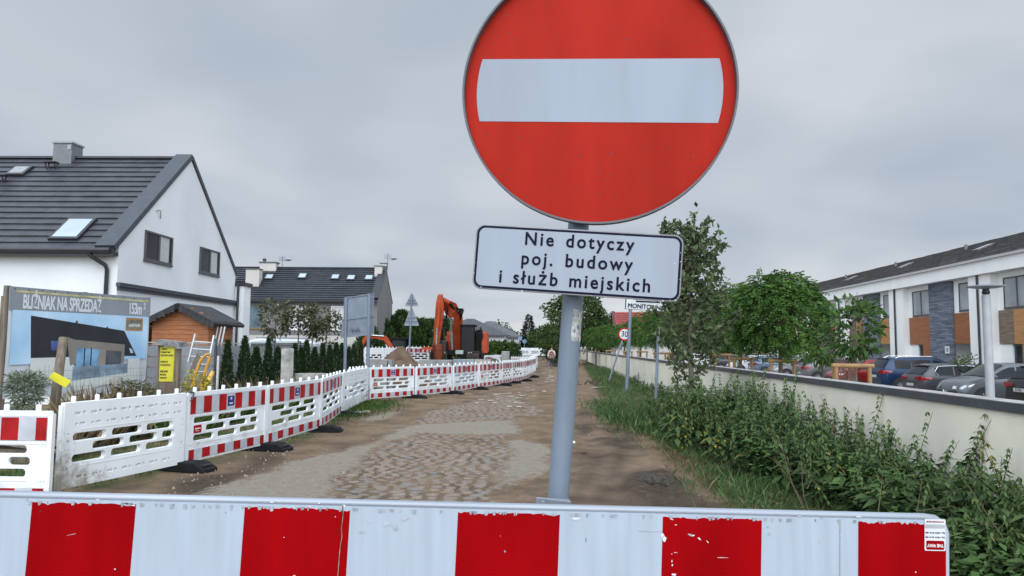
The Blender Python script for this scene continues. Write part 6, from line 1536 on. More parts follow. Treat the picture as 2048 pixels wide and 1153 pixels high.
# ------------------------------------------------------------------ cars
tyre = mat('tyre', (.015, .015, .016), .8, .2, 10); rimm = mat('alloy_rim', (.30, .31, .32), .35, .1, 6, metal=.5); lampw = mat('headlight', (.45, .47, .50), .12, .2, 9, spec=.9); lampr = mat('tail_light', (.22, .008, .012), .15, .3, 9, spec=.9); chrome = mat('chrome', (.55, .56, .58), .15, .05, 5, metal=.9); car_glass = glassmat('car_glass', (.018, .022, .026), .04); arch_m = mat('wheel_arch', (.012, .012, .013), .7, .2, 5); plate_w = mat('number_plate_white', (.5, .5, .49), .5, .05, 9)
def interp(pts, x):
    if x <= pts[0][0]: return pts[0][1]
    for (a, b_), (c, d) in zip(pts, pts[1:]):
        if x <= c: return b_ + (d - b_) * (x - a) / (c - a + 1e-9)
    return pts[-1][1]
def car(label, loc, rot, paint, L=4.35, Wd=1.8, H=1.5, kind='hatch', rails=False, glass_back=True, text=None, chrome_line=False, beige=False, badge=False):
    t_ = thing('parked_car', label, 'car', loc, rot, 'cars parked before the terraced houses')
    h, hw = L / 2, Wd / 2; s = H / 1.5
    if kind == 'suv': top = [(-h, .75), (-h + .06, 1.0 * s), (-h + .12, 1.05 * s), (-h + .42, 1.40 * s), (-h + .75, 1.475 * s), (-.3, 1.5 * s), (.35, 1.47 * s), (1.2, 1.06 * s), (1.32, 1.02 * s), (h - .35, .93 * s), (h - .1, .82 * s), (h, .60)]
    elif kind == 'coupe': top = [(-h, .75), (-h + .06, .98 * s), (-h + .15, 1.04 * s), (-h + .85, 1.33 * s), (-h + 1.4, 1.46 * s), (-.2, 1.5 * s), (.35, 1.46 * s), (1.15, 1.02 * s), (1.3, .98 * s), (h - .35, .88 * s), (h - .1, .76 * s), (h, .58)]
    else: top = [(-h, .72), (-h + .05, .92 * s), (-h + .1, 1.0 * s), (-h + .48, 1.38 * s), (-h + .8, 1.47 * s), (-.3, 1.5 * s), (.3, 1.46 * s), (1.15, 1.02 * s), (1.3, .97 * s), (h - .35, .86 * s), (h - .1, .74 * s), (h, .56)]
    belt = [(-h, .70), (-h + .1, .98 * s), (-h + .6, 1.0 * s), (.8, .94 * s), (1.25, .93 * s), (h - .3, .80 * s), (h, .54)]
    xs_ = [-h, -h + .05, -h + .12, -h + .25, -h + .42, -h + .6, -h + .8, -h + 1.1, -h + 1.4, -.5, -.1, .3, .55, .8, 1.0, 1.15, 1.3, 1.5, h - .5, h - .3, h - .15, h - .06, h]
    def sec(x):
        e_ = min(1.0, (h - abs(x)) / .55); w_ = hw * (.80 + .20 * (1 - (1 - e_) ** 2.4)); zt, zb = interp(top, x), interp(belt, x); zb = min(zb, zt - .012); up = max(0, zt - zb)
        wr = w_ * (.965 - .36 * min(up, .55)); lo = .22 + .1 * (1 - e_)
        return [(0, lo), (w_ * .86, lo), (w_ * .97, lo + .12), (w_, .55 * s * .9 + .05), (w_ * .985, zb - .13 if zb > .7 else zb - .06), (w_ * .955, zb), (wr + .01, zt - .07 * min(1, up * 4)), (wr * .90, zt - .012), (wr * .5, zt + .012), (0, zt + .018)]
    mb = MB(); secs = [sec(x) for x in xs_]; n = 10; v = []
    for x, sc_ in zip(xs_, secs):
        v += [(x, y, z) for y, z in sc_] + [(x, -y, z) for y, z in sc_[1:-1]]
    N_ = 2 * n - 2
    def ix(k): return k if k < n else None
    ring = list(range(n)) + [n + (n - 2) - 1 - i for i in range(n - 2)]
    f = []
    for i in range(len(xs_) - 1):
        for k in range(N_): a, c = ring[k], ring[(k + 1) % N_]; f.append((i * N_ + a, i * N_ + c, (i + 1) * N_ + c, (i + 1) * N_ + a))
    f.append(tuple(ring)); f.append(tuple((len(xs_) - 1) * N_ + k for k in ring))
    mb.add(v, f); body = mb.build('body', paint, t_, smooth=38)
    # side glass
    def sidept(x, q, sgn, off=.012):
        sc_ = sec(x); (y0, z0), (y1, z1) = sc_[5], sc_[6]; y, z = y0 + (y1 - y0) * q, z0 + (z1 - z0) * q; return (x, sgn * (y + off), z + off * .3)
    xb0, xb1 = (-h + .62, 1.02) if kind != 'coupe' else (-h + .95, 1.0)
    for sgn in (-1, 1):
        for a, c in ((xb0, -.92), (-.86, .02), (.09, xb1)):
            mb = MB(); m_ = 5; v = []; f = []
            for k in range(m_ + 1):
                x = a + (c - a) * k / m_; q1 = .93
                up = interp(top, x) - interp(belt, x); q1 = .9 if up > .3 else max(.12, .9 * (up / .3))
                v += [sidept(x, .08, sgn), sidept(x, q1, sgn)]
            for k in range(m_): f.append((2 * k, 2 * k + 2, 2 * k + 3, 2 * k + 1))
            mb.add(v, f); mb.build('side_window', car_glass, t_)
        if chrome_line:
            mb = MB(); pts_ = [sidept(xb1, .08, sgn, .016), sidept(xb0 + .1, .05, sgn, .016), sidept(xb0 - .02, .45, sgn, .016), sidept(xb0 + .12, .93, sgn, .016)] + [sidept(xb0 + (.55 - xb0) * k / 6, .97, sgn, .016) for k in range(1, 7)]
            mb.tube(pts_, .014, 5); mb.build('window_trim', chrome, t_)
        mb = MB(); p = sidept(.92, .1, sgn, .1); mb.box(p[0] - .09, p[0] + .09, p[1] - .1, p[1] + .1, p[2] - .02, p[2] + .12); mb.build('mirror', paint, t_, bevel=.04)
        for x in (-h + .82, h - .85):
            mb = MB(); mb.tube([(x, sgn * (hw - .19), .33), (x, sgn * (hw + .004), .33)], .40, 24); mb.build('wheel_arch', arch_m, t_, smooth=40)
            mb = MB(); mb.tube([(x, sgn * (hw - .2), .32), (x, sgn * (hw - .02), .32), (x, sgn * (hw + .012), .32)], [.325, .325, .29], 24); wh = mb.build('wheel', tyre, t_, smooth=40)
            mb = MB()
            for k in range(10):
                a_ = k * .628; mb.obox((x, sgn * (hw + .018), .32), (x + .21 * math.cos(a_), sgn * (hw + .016), .32 + .21 * math.sin(a_)), .012, .05, up=(math.sin(a_), 0, -math.cos(a_)))
            mb.tube([(x, sgn * (hw + .012), .32), (x, sgn * (hw + .024), .32)], .06, 10); mb.build('rim', rimm, wh)
        # lights
        hx = [(h - .55, .80), (h - .2, .74), (h - .09, .66), (h - .12, .60), (h - .4, .70)]
        def body_y(x, z): 
            sc_ = sec(x); best = None
            for (y0, z0), (y1, z1) in zip(sc_[1:-1], sc_[2:]):
                if min(z0, z1) <= z <= max(z0, z1) and abs(z1 - z0) > 1e-6: yy = y0 + (y1 - y0) * (z - z0) / (z1 - z0); best = yy if best is None else max(best, yy)
            return best or sc_[4][0]
        mb = MB(); mb.add([(x, sgn * (body_y(x, z * s) + .012), z * s) for x, z in hx], [tuple(range(5))]); pts_ = [(h - .06, sgn * .42, .70 * s), (h + .004, sgn * .45, .60 * s), (h - .10, sgn * (hw * .84), .60 * s), (h - .14, sgn * (hw * .86), .68 * s)]
        mb.add([(x + .02, y, z + .01) for x, y, z in pts_], [(0, 1, 2, 3)]); mb.build('headlight', lampw, t_)
        mb = MB(); zt_ = .95 * s
        mb.prism([(-h - .012, sgn * .36, zt_ - .02), (-h - .012, sgn * .36, zt_ - .10), (-h - .02, sgn * (hw * .83), zt_ - .16), (-h - .0, sgn * (hw * .84), zt_ + .02)], (.10, 0, 0)); mb.add([(-h + .06, sgn * (hw * .86 + .022), zt_ + .0), (-h + .06, sgn * (hw * .86 + .022), zt_ - .16), (-h + .42, sgn * (hw * .985 + .012), zt_ - .11), (-h + .45, sgn * (hw * .975 + .012), zt_ - .02)], [(0, 1, 2, 3)]); mb.build('taillight', lampr, t_)
    # windscreen and rear glass follow the body
    def toppatch(x0, x1, name, m_=4):
        mb = MB(); v = []; f = []
        for k in range(m_ + 1):
            x = x0 + (x1 - x0) * k / m_; sc_ = sec(x); dzx = (interp(top, x + .02) - interp(top, x - .02)) / .04; nx_, nz_ = -dzx, 1; l = math.hypot(nx_, nz_); nx_, nz_ = nx_ / l * .02, nz_ / l * .02
            for yy, zz_ in ((-sc_[7][0] * .98, sc_[7][1]), (-sc_[8][0], sc_[8][1]), (0, sc_[9][1]), (sc_[8][0], sc_[8][1]), (sc_[7][0] * .98, sc_[7][1])): v.append((x + nx_, yy, zz_ + nz_))
        for k in range(m_):
            for j in range(4): f.append((k * 5 + j, k * 5 + j + 1, (k + 1) * 5 + j + 1, (k + 1) * 5 + j))
        mb.add(v, f); return mb.build(name, car_glass, t_, smooth=40)
    toppatch(.40, 1.13, 'windscreen', 5); toppatch(-h + .13, -h + (.44 if kind != 'coupe' else .85), 'rear_window', 4)
    mb = MB(); mb.box(-h + .38, -h + .66, -hw * .62, hw * .62, interp(top, -h + .5) + .0, interp(top, -h + .5) + .045); mb.build('spoiler', paint, t_, bevel=.015)
    mb = MB(); mb.box(h - .05, h + .012, -.5, .5, .40, .56); gr = mb.build('grille', arch_m, t_, bevel=.02)
    mb = MB(); mb.box(-h - .012, -h + .1, -hw * .78, hw * .78, .24, .42); mb.build('rear_bumper', arch_m, t_, bevel=.03)
    for x, z in ((-h - .025, .60 if kind != 'suv' else .78), (h + .005, .42)):
        mb = MB(); mb.box(x - .0, x + .03, -.26, .26, z - .055, z + .055); npz = mb.build('licence_plate', plate_w, t_)
        if text and x < 0:
            mb = MB(); mb.add(*words(text, .1, thick=.002, sx=.8, bold=.002)); mb.v = [(x - .004, -a, z + c) for a, b_, c in mb.v]; mb.build('plate_number', navy_ink, npz)
    if badge:
        mb = MB(); mb.tube([(h + .02, -.16, .57), (h + .03, -.07, .44), (h + .03, .07, .44), (h + .02, .16, .57)], .016, 6); mb.lathe([(.055, -.01), (.055, .01)], 0, 0, 0, 14); k0 = len(mb.v) - 28
        mb.v[k0:] = [(h + .03 + z, y, .52 + x) for x, y, z in mb.v[k0:]]; mb.build('badge', chrome, gr)
    if rails:
        for sgn in (-1, 1):
            mb = MB(); mb.tube([(-h + .75, sgn * hw * .66, 1.46 * s), (-h + .95, sgn * hw * .68, 1.535 * s), (.15, sgn * hw * .68, 1.54 * s), (.4, sgn * hw * .66, 1.47 * s)], .018, 6); mb.build('roof_rail', chrome, t_)
    return t_
def paint(name, c, metal=.35): return mat(name, c, .28, .04, 6, metal=metal, coat=.25, spec=.3)
p_grey = paint('paint_graphite', (.055, .058, .064)); p_silver = paint('paint_grey_silver', (.105, .115, .127)); p_black = paint('paint_black', (.012, .013, .016), .1); p_blue = paint('paint_blue', (.010, .028, .075)); p_red = paint('paint_red', (.20, .014, .012)); p_pale = paint('paint_silver', (.22, .23, .245)); p_white = paint('paint_white', (.5, .52, .54), .0); p_mauve = paint('paint_mauve', (.13, .125, .14)); p_dblue = paint('paint_sky_blue', (.10, .15, .22))
def at(u, v): return R(u, v, PK)
E0 = -RA
car('black car with pale rear plate at the right edge, behind the lamp post', at(16.8, 24.0), E0, p_black, 4.4, 1.82, 1.58, 'suv', text='ZS 737SA')
car('grey crossover facing the wall with pale slanted headlights, beside the lamp post', at(16.3, 27.6), E0 + math.pi, p_silver, 4.15, 1.8, 1.58, 'coupe', badge=True)
car('dark grey estate car with red tail light and chrome window line', at(17.0, 31.4), E0, p_grey, 4.5, 1.8, 1.48, 'hatch', chrome_line=True)
car('dark blue off-road style car with silver roof rails behind the grey estate', at(17.4, 35.8), E0, p_blue, 4.5, 1.85, 1.68, 'suv', rails=True)
car('red car with white mirror half hidden behind the log frame and small tree', at(16.8, 40.3), E0 + math.pi, p_red, 4.2, 1.78, 1.5, 'hatch')
car('silver grey sloping crossover below the big globe tree', at(17.0, 45.5), E0, p_mauve, 4.4, 1.8, 1.56, 'coupe')
car('light silver car left of the big globe tree trunk, behind a log frame', at(16.8, 51), E0 + math.pi, p_pale, 4.3, 1.8, 1.5, 'hatch')
car('pale blue grey car between two log frames, second left of the globe tree', at(16.8, 56), E0, p_dblue, 4.3, 1.8, 1.5, 'hatch')
car('white car just right of the young oak, seen between log frames', at(16.5, 62), E0 + math.pi, p_white, 4.3, 1.8, 1.5, 'hatch')
hedge('hedge', 'dark low hedge closing the parking court behind the far globe trees', R(7, 100, PK), R(20, 78, PK), 2.4, 1.0, L_tree, 5000, .4, 61)
car('white car far along the court below the last globe trees', at(15, 76), E0, p_white, 4.3, 1.8, 1.5, 'hatch')
car('black car far along the court, seen over the wall behind the speed sign', at(15, 83), E0, p_black, 4.3, 1.8, 1.6, 'suv')
car('dark car behind the young oak stem, before the dark hedge', at(16.5, 69), E0, p_grey, 4.3, 1.8, 1.5, 'suv')
# ------------------------------------------------------------------ lamp post, log frames and trees along the parking court
lp_y = 8.6; q = P(1980.5, 800, lp_y); tq = P(1972, 590, lp_y)
lp = thing('lamp_post', 'slim grey garden lamp post with flat disc head behind the wall at right', 'street lamp', (q.x, q.y, PK)); lg_ = mat('lamp_grey', (.34, .355, .375), .42, .08, 6, metal=.25)
mb = MB(); mb.tube([(q.x, q.y, PK), (tq.x, tq.y, tq.z)], .047, 20); mb.build('pole', lg_, lp, world=True, smooth=40)
mb = MB(); mb.lathe([(.03, 0), (.045, .02), (.035, .07)], tq.x, tq.y, tq.z, 16); mb.build('collar', black_trim, lp, world=True, smooth=50)
mb = MB(); mb.lathe([(.03, .068), (.12, .078), (.205, .092), (.205, .104), (.03, .125)], tq.x, tq.y, tq.z, 32); mb.build('lamp_shade', mat('lamp_head', (.19, .20, .22), .5, .1, 6), lp, world=True, smooth=40)
logm = mat('debarked_log', (.25, .145, .06), .7, .2, 3, stretch=(1, 1, 1), bump=.1)
def frame(px0, px1, pt, v, label):
    a, c = P(px0, 730, 1), P(px1, 730, 1)
    u_ = 6.4; p0 = None
    # put both near logs on a line across the view at the frame's distance
    y = R(u_, v).y; A_, B_ = P(px0, pt + 4, y), P(px1, pt + 4, y + .1)
    t_ = thing('log_frame', label, 'tree support', (A_.x, A_.y, PK), 0, 'wooden log frames around the young trees')
    z = A_.z; wdt = (B_.x - A_.x)
    def lg(p, q_, r, nm): mb = MB(); mb.tube([p, q_], r, 10); mb.build(nm, logm, t_, smooth=50)
    C_ = Vector((wdt * .55, 1.0, 0))
    for p in (Vector((.03, 0, 0)), Vector((wdt - .03, 0, 0)), C_): lg(p, p + Vector((0, 0, z - PK - .02)), .045, 'leg')
    H_ = Vector((0, 0, z - PK)); lg(Vector((-.06, 0, 0)) + H_, Vector((wdt + .06, 0, 0)) + H_, .052, 'rail'); lg(Vector((wdt, 0, 0)) + H_ * .995, C_ + H_, .045, 'rail'); lg(Vector((0, 0, 0)) + H_ * .99, C_ + H_, .045, 'rail')
    return A_ + Vector((wdt * .55, .35, 0))
fr = [(1669, 1737, 728, 16.2, 'nearest log frame of three posts, right of the big globe tree'), (1540, 1587, 718, 20.5, 'log frame around the stem of the big globe tree'), (1466, 1503, 714, 24.5, 'log frame left of the big globe tree, around the next stem'), (1428, 1458, 706, 29, 'log frame between globe tree and young oak'), (1336, 1362, 703, 33.5, 'log frame just left of the young oak trunk'), (1308, 1331, 703, 38, 'log frame beside the bare grey pole'), (1275, 1294, 700, 44, 'log frame right of the street name sign'), (1247, 1264, 700, 50, 'log frame behind the street name post'), (1212, 1230, 698, 57, 'log frame left of the round speed sign')]
cts = [frame(*f_) for f_ in fr]
def globe(loc, zb, zt, r, label, seed, n=900, group=None):
    """clipped robinia: compound leaves hang over a mop head on a thin stem"""
    global nrg
    nrg = np.random.default_rng(seed); t_ = thing('globe_tree', label, 'tree', (loc[0], loc[1], PK), 0, 'clipped globe trees along the parking court'); zb -= PK; zt -= PK
    cz, hz = (zb + zt) / 2, (zt - zb) / 2; mb = MB(); mb.tube([(0, 0, 0), (.02, 0, zb), (0, 0, cz)], [.075, .06, .05], 9)
    for k in range(16): a = k * 2.4; mb.tube([(0, 0, cz - .2 * hz), (r * .4 * math.cos(a), r * .4 * math.sin(a), cz + hz * .25 * math.sin(k)), (r * .8 * math.cos(a), r * .8 * math.sin(a), cz + hz * .5 * math.sin(k * 1.7))], [.035, .022, .008], 5)
    mb.build('trunk', BARK, t_, smooth=50)
    u_ = unit(n); q = .66 + .36 * nrg.random(n) ** .5; lump = np.array([noise.noise(Vector(p) * 2.2 + Vector((seed, 0, 0))) for p in u_]); q *= 1 + .13 * lump
    u_[:, 2] = np.where(u_[:, 2] < -.8, -u_[:, 2] * .6, u_[:, 2])
    c = u_ * q[:, None] * np.array([r, r, hz]) + np.array([0, 0, cz]); c[:, 2] += np.where(u_[:, 2] < 0, -.10 * nrg.random(n), 0)
    dirs = u_ * np.array([1, 1, .35]) + unit(n) * .45; dirs[:, 2] -= .1; dirs /= np.linalg.norm(dirs, axis=1)[:, None]
    m_ = 9; pos, dd, tn = [], [], []; side = np.cross(dirs, np.array([0, 0, 1.0]) + unit(n) * .3); side /= np.linalg.norm(side, axis=1)[:, None] + 1e-9; fl = .34 * (r / 1.4) * (.7 + .5 * nrg.random(n)); tone = np.clip(.5 + .35 * lump * 1.6 + .3 * (nrg.random(n) - .5), 0, 1)
    for k in range(m_):
        s = k / (m_ - 1); base = c + dirs * (fl * s)[:, None]; base[:, 2] -= .16 * s * s
        for sg in (-1, 1): pos.append(base); dd.append(side * sg + dirs * .45 + nrg.normal(0, .12, (n, 3)) + np.array([0, 0, -.25])); tn.append(np.clip(tone + nrg.normal(0, .12, n), 0, 1))
    leafmesh('crown', np.concatenate(pos), np.concatenate(dd), .088 * (r / 1.4) ** .5, .5, L_robin, t_, tone=np.concatenate(tn)); return t_
gt = [(1558, 20.9, 548, 716, 101, 'largest globe tree, dense bright green mop head above a log frame'), (1478, 24.9, 572, 700, 88, 'globe tree partly hidden between the young oak and the largest globe tree'), (1420, 29.4, 590, 700, 62, 'globe tree directly behind the young oak'), (1345, 33.9, 604, 698, 62, 'globe tree behind the bare grey pole'), (1310, 38.4, 618, 697, 54, 'globe tree right of the street name sign'), (1280, 44.4, 636, 696, 44, 'globe tree behind the street name post'), (1248, 50.5, 648, 696, 38, 'globe tree behind the round speed sign'), (1218, 57.5, 650, 695, 34, 'globe tree left of the round speed sign'), (1192, 66, 655, 695, 30, 'globe tree further along, right of the sign post'), (1174, 78, 655, 694, 26, 'last globe tree of the row, next to the sign post')]
for k, (px, y, t0, t1, rp, lab) in enumerate(gt):
    zb, zt = P(px, t1, y).z, P(px, t0, y).z; c = P(px, 640, y); globe((c.x, c.y), zb, zt, rp * y / FPX * .88, lab, 200 + k, 1900 if k < 1 else (1100 if k < 3 else 620))
# smaller loose tree and bare twigs right of the big globe tree
c = P(1712, 700, 16.8); tree('young_tree', 'small loose leaved tree standing in the nearest log frame', 'tree', (c.x, c.y, PK), P(1725, 600, 16.8).z - PK, 1.75, .62, .6, .72, leafmat('young_leaf', (.016, .042, .013), (.09, .165, .04), .25), 26, 26, .17, .5, .035, .24, seed=301, limbs=14)
c = P(1645, 700, 18.2); tree('young_tree', 'bright green sapling with light leaves between the big globe tree and the log frame', 'tree', (c.x, c.y, PK), P(1640, 645, 18.2).z - PK, 1.3, .55, .5, .55, leafmat('bright_leaf', (.03, .065, .015), (.10, .18, .04), .3), 16, 24, .15, .45, .03, .25, seed=302, limbs=10)
c = P(1690, 700, 21); tw = thing('bare_shrub', 'bare reddish twigs rising behind the small loose tree', 'shrub', (c.x, c.y, PK)); mb = MB(); rr_ = random.Random(6)
for k in range(34):
    a = rr_.uniform(-.65, .65); top = Vector((a * 1.9, rr_.uniform(-.3, .3), rr_.uniform(2.6, 3.75))); mid = Vector((a * .6, 0, 1.5)); mb.tube([Vector((rr_.uniform(-.1, .1), 0, .6)), mid, mid.lerp(top, .5) + Vector((rr_.uniform(-.06, .06), 0, 0)), top], [.016, .012, .008, .003], 4)
mb.build('twigs', mat('red_twig', (.13, .075, .055), .8, .2, 8), tw)
c = P(1925, 700, 30); tree('shrub', 'green shrub in front of the porch between grey estate and crossover', 'shrub', (c.x, c.y, PK), 1.75, .2, .9, .7, .75, L_tree, 24, 30, .15, .45, .03, .3, seed=303, limbs=8)
c = P(1240, 700, 100)
# ------------------------------------------------------------------ things on the verge
# young oak
c = P(1382, 800, 15.2); cz = .12
def oak():
    global nrg
    nrg = np.random.default_rng(400); t_ = thing('young_oak', 'young oak with thin grey trunk and upright leafy crown on the verge before the wall', 'tree', (c.x, c.y, 0)); H = P(1395, 452, 15.2).z
    mb = MB(); mb.tube([(0, 0, 0), (.02, 0, .7), (.0, 0, 1.5), (.02, .02, 2.6), (.06, 0, 3.4), (.1, 0, H)], [.07, .058, .052, .04, .025, .006], 9); tips = []
    rr = random.Random(8)
    for k in range(58):
        z = .75 + (H - .95) * (k / 57) ** .85; a = k * 2.399; reach = (.80 * math.sin(min(1, max(.0, (z - .9)) / 1.4 + .22) * 1.57) * (1 - max(0, z - 2.0) / (H - 1.35)) + .14) * rr.uniform(.7, 1.15)
        if z < 1.05: reach = .35 if k % 2 else .12
        p = Vector((.02, 0, z)); up_ = .55 + .5 * (z / H); m1 = p + Vector((math.cos(a) * reach * .5, math.sin(a) * reach * .5, reach * up_ * .35)); e_ = p + Vector((math.cos(a) * reach, math.sin(a) * reach, reach * up_)); mb.tube([p, m1, e_], [.016, .011, .004], 4)
        for s in np.linspace(.35, 1.05, max(4, int(reach * 14))): tips.append(tuple(p.lerp(e_, s)))
    for z in np.arange(3.2, H + .02, .07): tips.append((.02 + .08 * (z - 2.6) / (H - 2.6), 0, z))
    # a second leader, left of the first
    l0 = Vector((-.02, 0, 2.2)); l1 = Vector((-.46, .05, H - .05)); mb.tube([l0, l0.lerp(l1, .4) + Vector((-.12, 0, 0)), l1], [.03, .018, .004], 5)
    for s in np.linspace(.15, 1.0, 26):
        p = l0.lerp(l1, s) + Vector((-.12 * math.sin(s * 3.14), 0, 0)); a = s * 40; w = .26 * (1 - s * .75); tips.append(tuple(p)); tips.append(tuple(p + Vector((math.cos(a) * w, math.sin(a) * w, .05)))); tips.append(tuple(p + Vector((math.cos(a + 2.5) * w, math.sin(a + 2.5) * w, .05))))
    mb.build('trunk', mat('oak_bark', (.13, .125, .09), .9, .3, 12, bump=.4), t_, smooth=50)
    T_ = np.array(tips); ci = np.repeat(np.arange(len(T_)), 8); n = len(ci); low = T_[ci][:, 2] < 1.1; pos = T_[ci] + nrg.normal(0, .05, (n, 3)); d = unit(n) + np.array([0, 0, .12])
    tone = np.clip(nrg.random(len(T_))[ci] * .5 + nrg.random(n) * .5, 0, 1); keep = ~low | (nrg.random(n) < .65)
    leafmesh('crown', pos[keep], d[keep], (.14 * (.6 + .65 * nrg.random(n)))[keep], .55, L_oak, t_, tone=tone[keep], droop=.15)
oak()
# signs along the verge
q = G(1253, 777, .2); q.y = 26; q = P(1253, 777, 26); tq = P(1262.5, 596, 26)
ns = thing('street_name_sign', 'white street name sign with black border on a grey post, half behind the oak', 'road sign', (q.x, q.y, 0)); mb = MB(); mb.tube([(q.x, q.y + .06, -.1), (tq.x, tq.y + .06, tq.z)], .065, 12); mb.build('post', galv, ns, world=True, smooth=50)
c4 = [P(1250, 618.5, 26), P(1330, 624, 26.0), P(1330, 592, 26.0), P(1251.5, 588, 26)]; mb = MB(); mb.prism(c4, (0, .03, 0)); pn = mb.build('border', black_trim, ns, world=True)
cc = sum(c4, Vector()) / 4; mb = MB(); mb.prism([cc + (p - cc) * .95 + Vector((0, -.006, 0)) for p in c4], (0, .004, 0)); mb.build('sign_face', mat('sign_white', (.52, .54, .55), .5, .04, 5), pn, world=True)
mb = MB(); mb.add(*words('MONITORING', .225, thick=.004, align='LEFT', bold=.004, sx=.92)); sl_ = math.atan2(-5.5, 80)
p0 = P(1255.5, 611.5, 25.985); mb.v = [(p0.x + a * math.cos(sl_) - z * math.sin(sl_), p0.y + b_ - .01, p0.z + a * math.sin(sl_) + z * math.cos(sl_)) for a, b_, z in mb.v]; mb.build('lettering', navy_ink, pn, world=True)
mb = MB(); e0, e1 = P(1272, 603, 25.98), P(1320, 605, 25.98); mb.obox(e0, e1, .004, .05); mb.obox(P(1268, 597, 25.98), P(1300, 599, 25.98), .004, .08); mb.build('symbol', navy_ink, pn, world=True)
q = P(1219, 759, 33.5); ctr = P(1249, 669, 33.5); dv = (ctr - q).normalized()
sp = thing('speed_limit_sign', 'round 30 speed limit sign with red rim on a badly leaning post', 'road sign', (q.x, q.y, 0)); mb = MB(); mb.tube([q + dv * -.25, ctr + dv * .25 + Vector((0, .05, 0))], .04, 10); mb.build('post', galv, sp, world=True, smooth=50)
tl = math.atan2(dv.x, dv.z) * .35; Ms = Matrix.Translation(ctr) @ Matrix.Rotation(tl, 4, 'Y'); mb = MB(); mb.add(*plate(circ(0, 0, .305, 32), (), .012, 0, 0)); rd = mb.xform(Ms).build('red_rim', refl_red, sp, world=True)
mb = MB(); mb.add(*plate(circ(0, 0, .235, 32), (), .004, 0, -.009)); mb.xform(Ms).build('white_disc', MT['sign_white'], rd, world=True); mb = MB(); mb.add(*words('30', .36, y=-.013, thick=.003, bold=.004, sx=.85, space=1.05)); mb.xform(Ms).build('number', navy_ink, rd, world=True)
q = P(1310.5, 777, 21); tq = P(1317, 655, 21); bp_ = MB(); bp_.tube([(q.x, q.y, -.1), tq], .042, 12); tag(bp_.build('bare_pole', galv, smooth=50), 'bare grey steel pole without a sign between oak and wall', 'pole')
# ------------------------------------------------------------------ nettles and grass
L_net = leafmat('nettle_leaf', (.010, .024, .010), (.085, .135, .046), .25, dry=(.20, .17, .05))
L_grass = leafmat('grass_blade', (.022, .050, .016), (.095, .165, .055), .25, dry=(.24, .20, .10)); L_dry = leafmat('dry_grass', (.07, .05, .028), (.25, .185, .10), .15); L_sitegrass = leafmat('site_grass', (.02, .048, .012), (.075, .14, .03), .25, dry=(.2, .17, .08))
def nettle_geo(x, y, H, rnd, P_, D_, S_, T_, stems, z0=.12):
    lean = np.array([rnd.normal(0, .2), rnd.normal(0, .2)]); n = int(7 + H * 11); tn = rnd.random() ** 1.7 * .72; lsz = rnd.uniform(.65, 1.4); stems.append(((x, y, z0), (x + lean[0] * H * .5, y + lean[1] * H * .5, z0 + H * .5), (x + lean[0] * H * 1.2, y + lean[1] * H * 1.2, z0 + H)))
    for k in range(n):
        s = .12 + .88 * k / (n - 1); a0 = k * 1.571 + rnd.normal(0, .25); sz = lsz * (.105 * math.sin(math.pi * min(1, .2 + .75 * s)) + .03) * (1.05 - .5 * s ** 3)
        for sg in (0, math.pi):
            a = a0 + sg; P_.append((x + lean[0] * s * H, y + lean[1] * s * H, z0 + s * H + rnd.normal(0, .012))); D_.append((math.cos(a), math.sin(a), .1 - .6 * rnd.random() + .5 * (s > .93))); S_.append(sz * rnd.uniform(.6, 1.3)); T_.append(tn + .4 * rnd.random())
        if s > .55 and rnd.random() < .8:             # hanging flower strings
            for sg in (0, 1.5, 3.1): a = a0 + .8 + sg; P_.append((x + lean[0] * s * H, y + lean[1] * s * H, z0 + s * H)); D_.append((math.cos(a) * .6, math.sin(a) * .6, -.7)); S_.append(.05); T_.append(.9)
def nettle_patch(name, label, spots, seed, cat='nettles', kind='stuff'):
    rnd = np.random.default_rng(seed); P_, D_, S_, T_, st = [], [], [], [], []
    for x, y, H in spots: nettle_geo(x, y, H, rnd, P_, D_, S_, T_, st)
    P_, D_ = np.array(P_), np.array(D_); up_ = np.tile([0, 0, 1.0], (len(P_), 1)) + rnd.normal(0, .25, (len(P_), 3)); o = leafmesh(name, P_, D_, np.array(S_), .48, L_net, tone=np.array(T_), droop=.3, sidev=up_)
    return o, st
rnd = np.random.default_rng(77); spots = []
def zone(n, v0, v1, u0, u1, h0, h1):
    for k in range(n):
        v = v0 + (v1 - v0) * rnd.random(); u = u0 + (u1 - u0) * rnd.random() ** .8; h = h0 + (h1 - h0) * rnd.random(); p = R(u, v); spots.append((p.x, p.y, h * rnd.uniform(.68, 1.15) * (.75 + .35 * (u - u0) / (u1 - u0))))
zone(110, 3.3, 5.4, 2.75, 3.75, .32, .58); zone(120, 5.2, 7.4, 2.75, 3.75, .40, .74); zone(115, 7.2, 9.6, 2.5, 3.75, .48, .88); zone(130, 9.4, 12, 2.25, 3.75, .55, .98); zone(190, 11.4, 15, 1.95, 3.7, .65, 1.25); zone(50, 15, 20, 2.5, 3.7, .3, .55); zone(40, 20, 36, 3.1, 3.8, .25, .5)
o, st = nettle_patch('nettle_bed', '', spots, 78); tag(o, 'dense bed of nettles filling the verge along the cream wall', 'nettles', kind='stuff')
mb = MB()
for s_ in st: mb.tube(s_, [.006, .005, .002], 3, cap=False)
tag(mb.build('nettle_stalks', mat('nettle_stem', (.045, .075, .03), .7, .2, 8)), 'thin green stalks of the nettle bed along the cream wall', 'nettles', kind='stuff')
rnd = np.random.default_rng(88); hp, hd, hs, ht = [], [], [], []
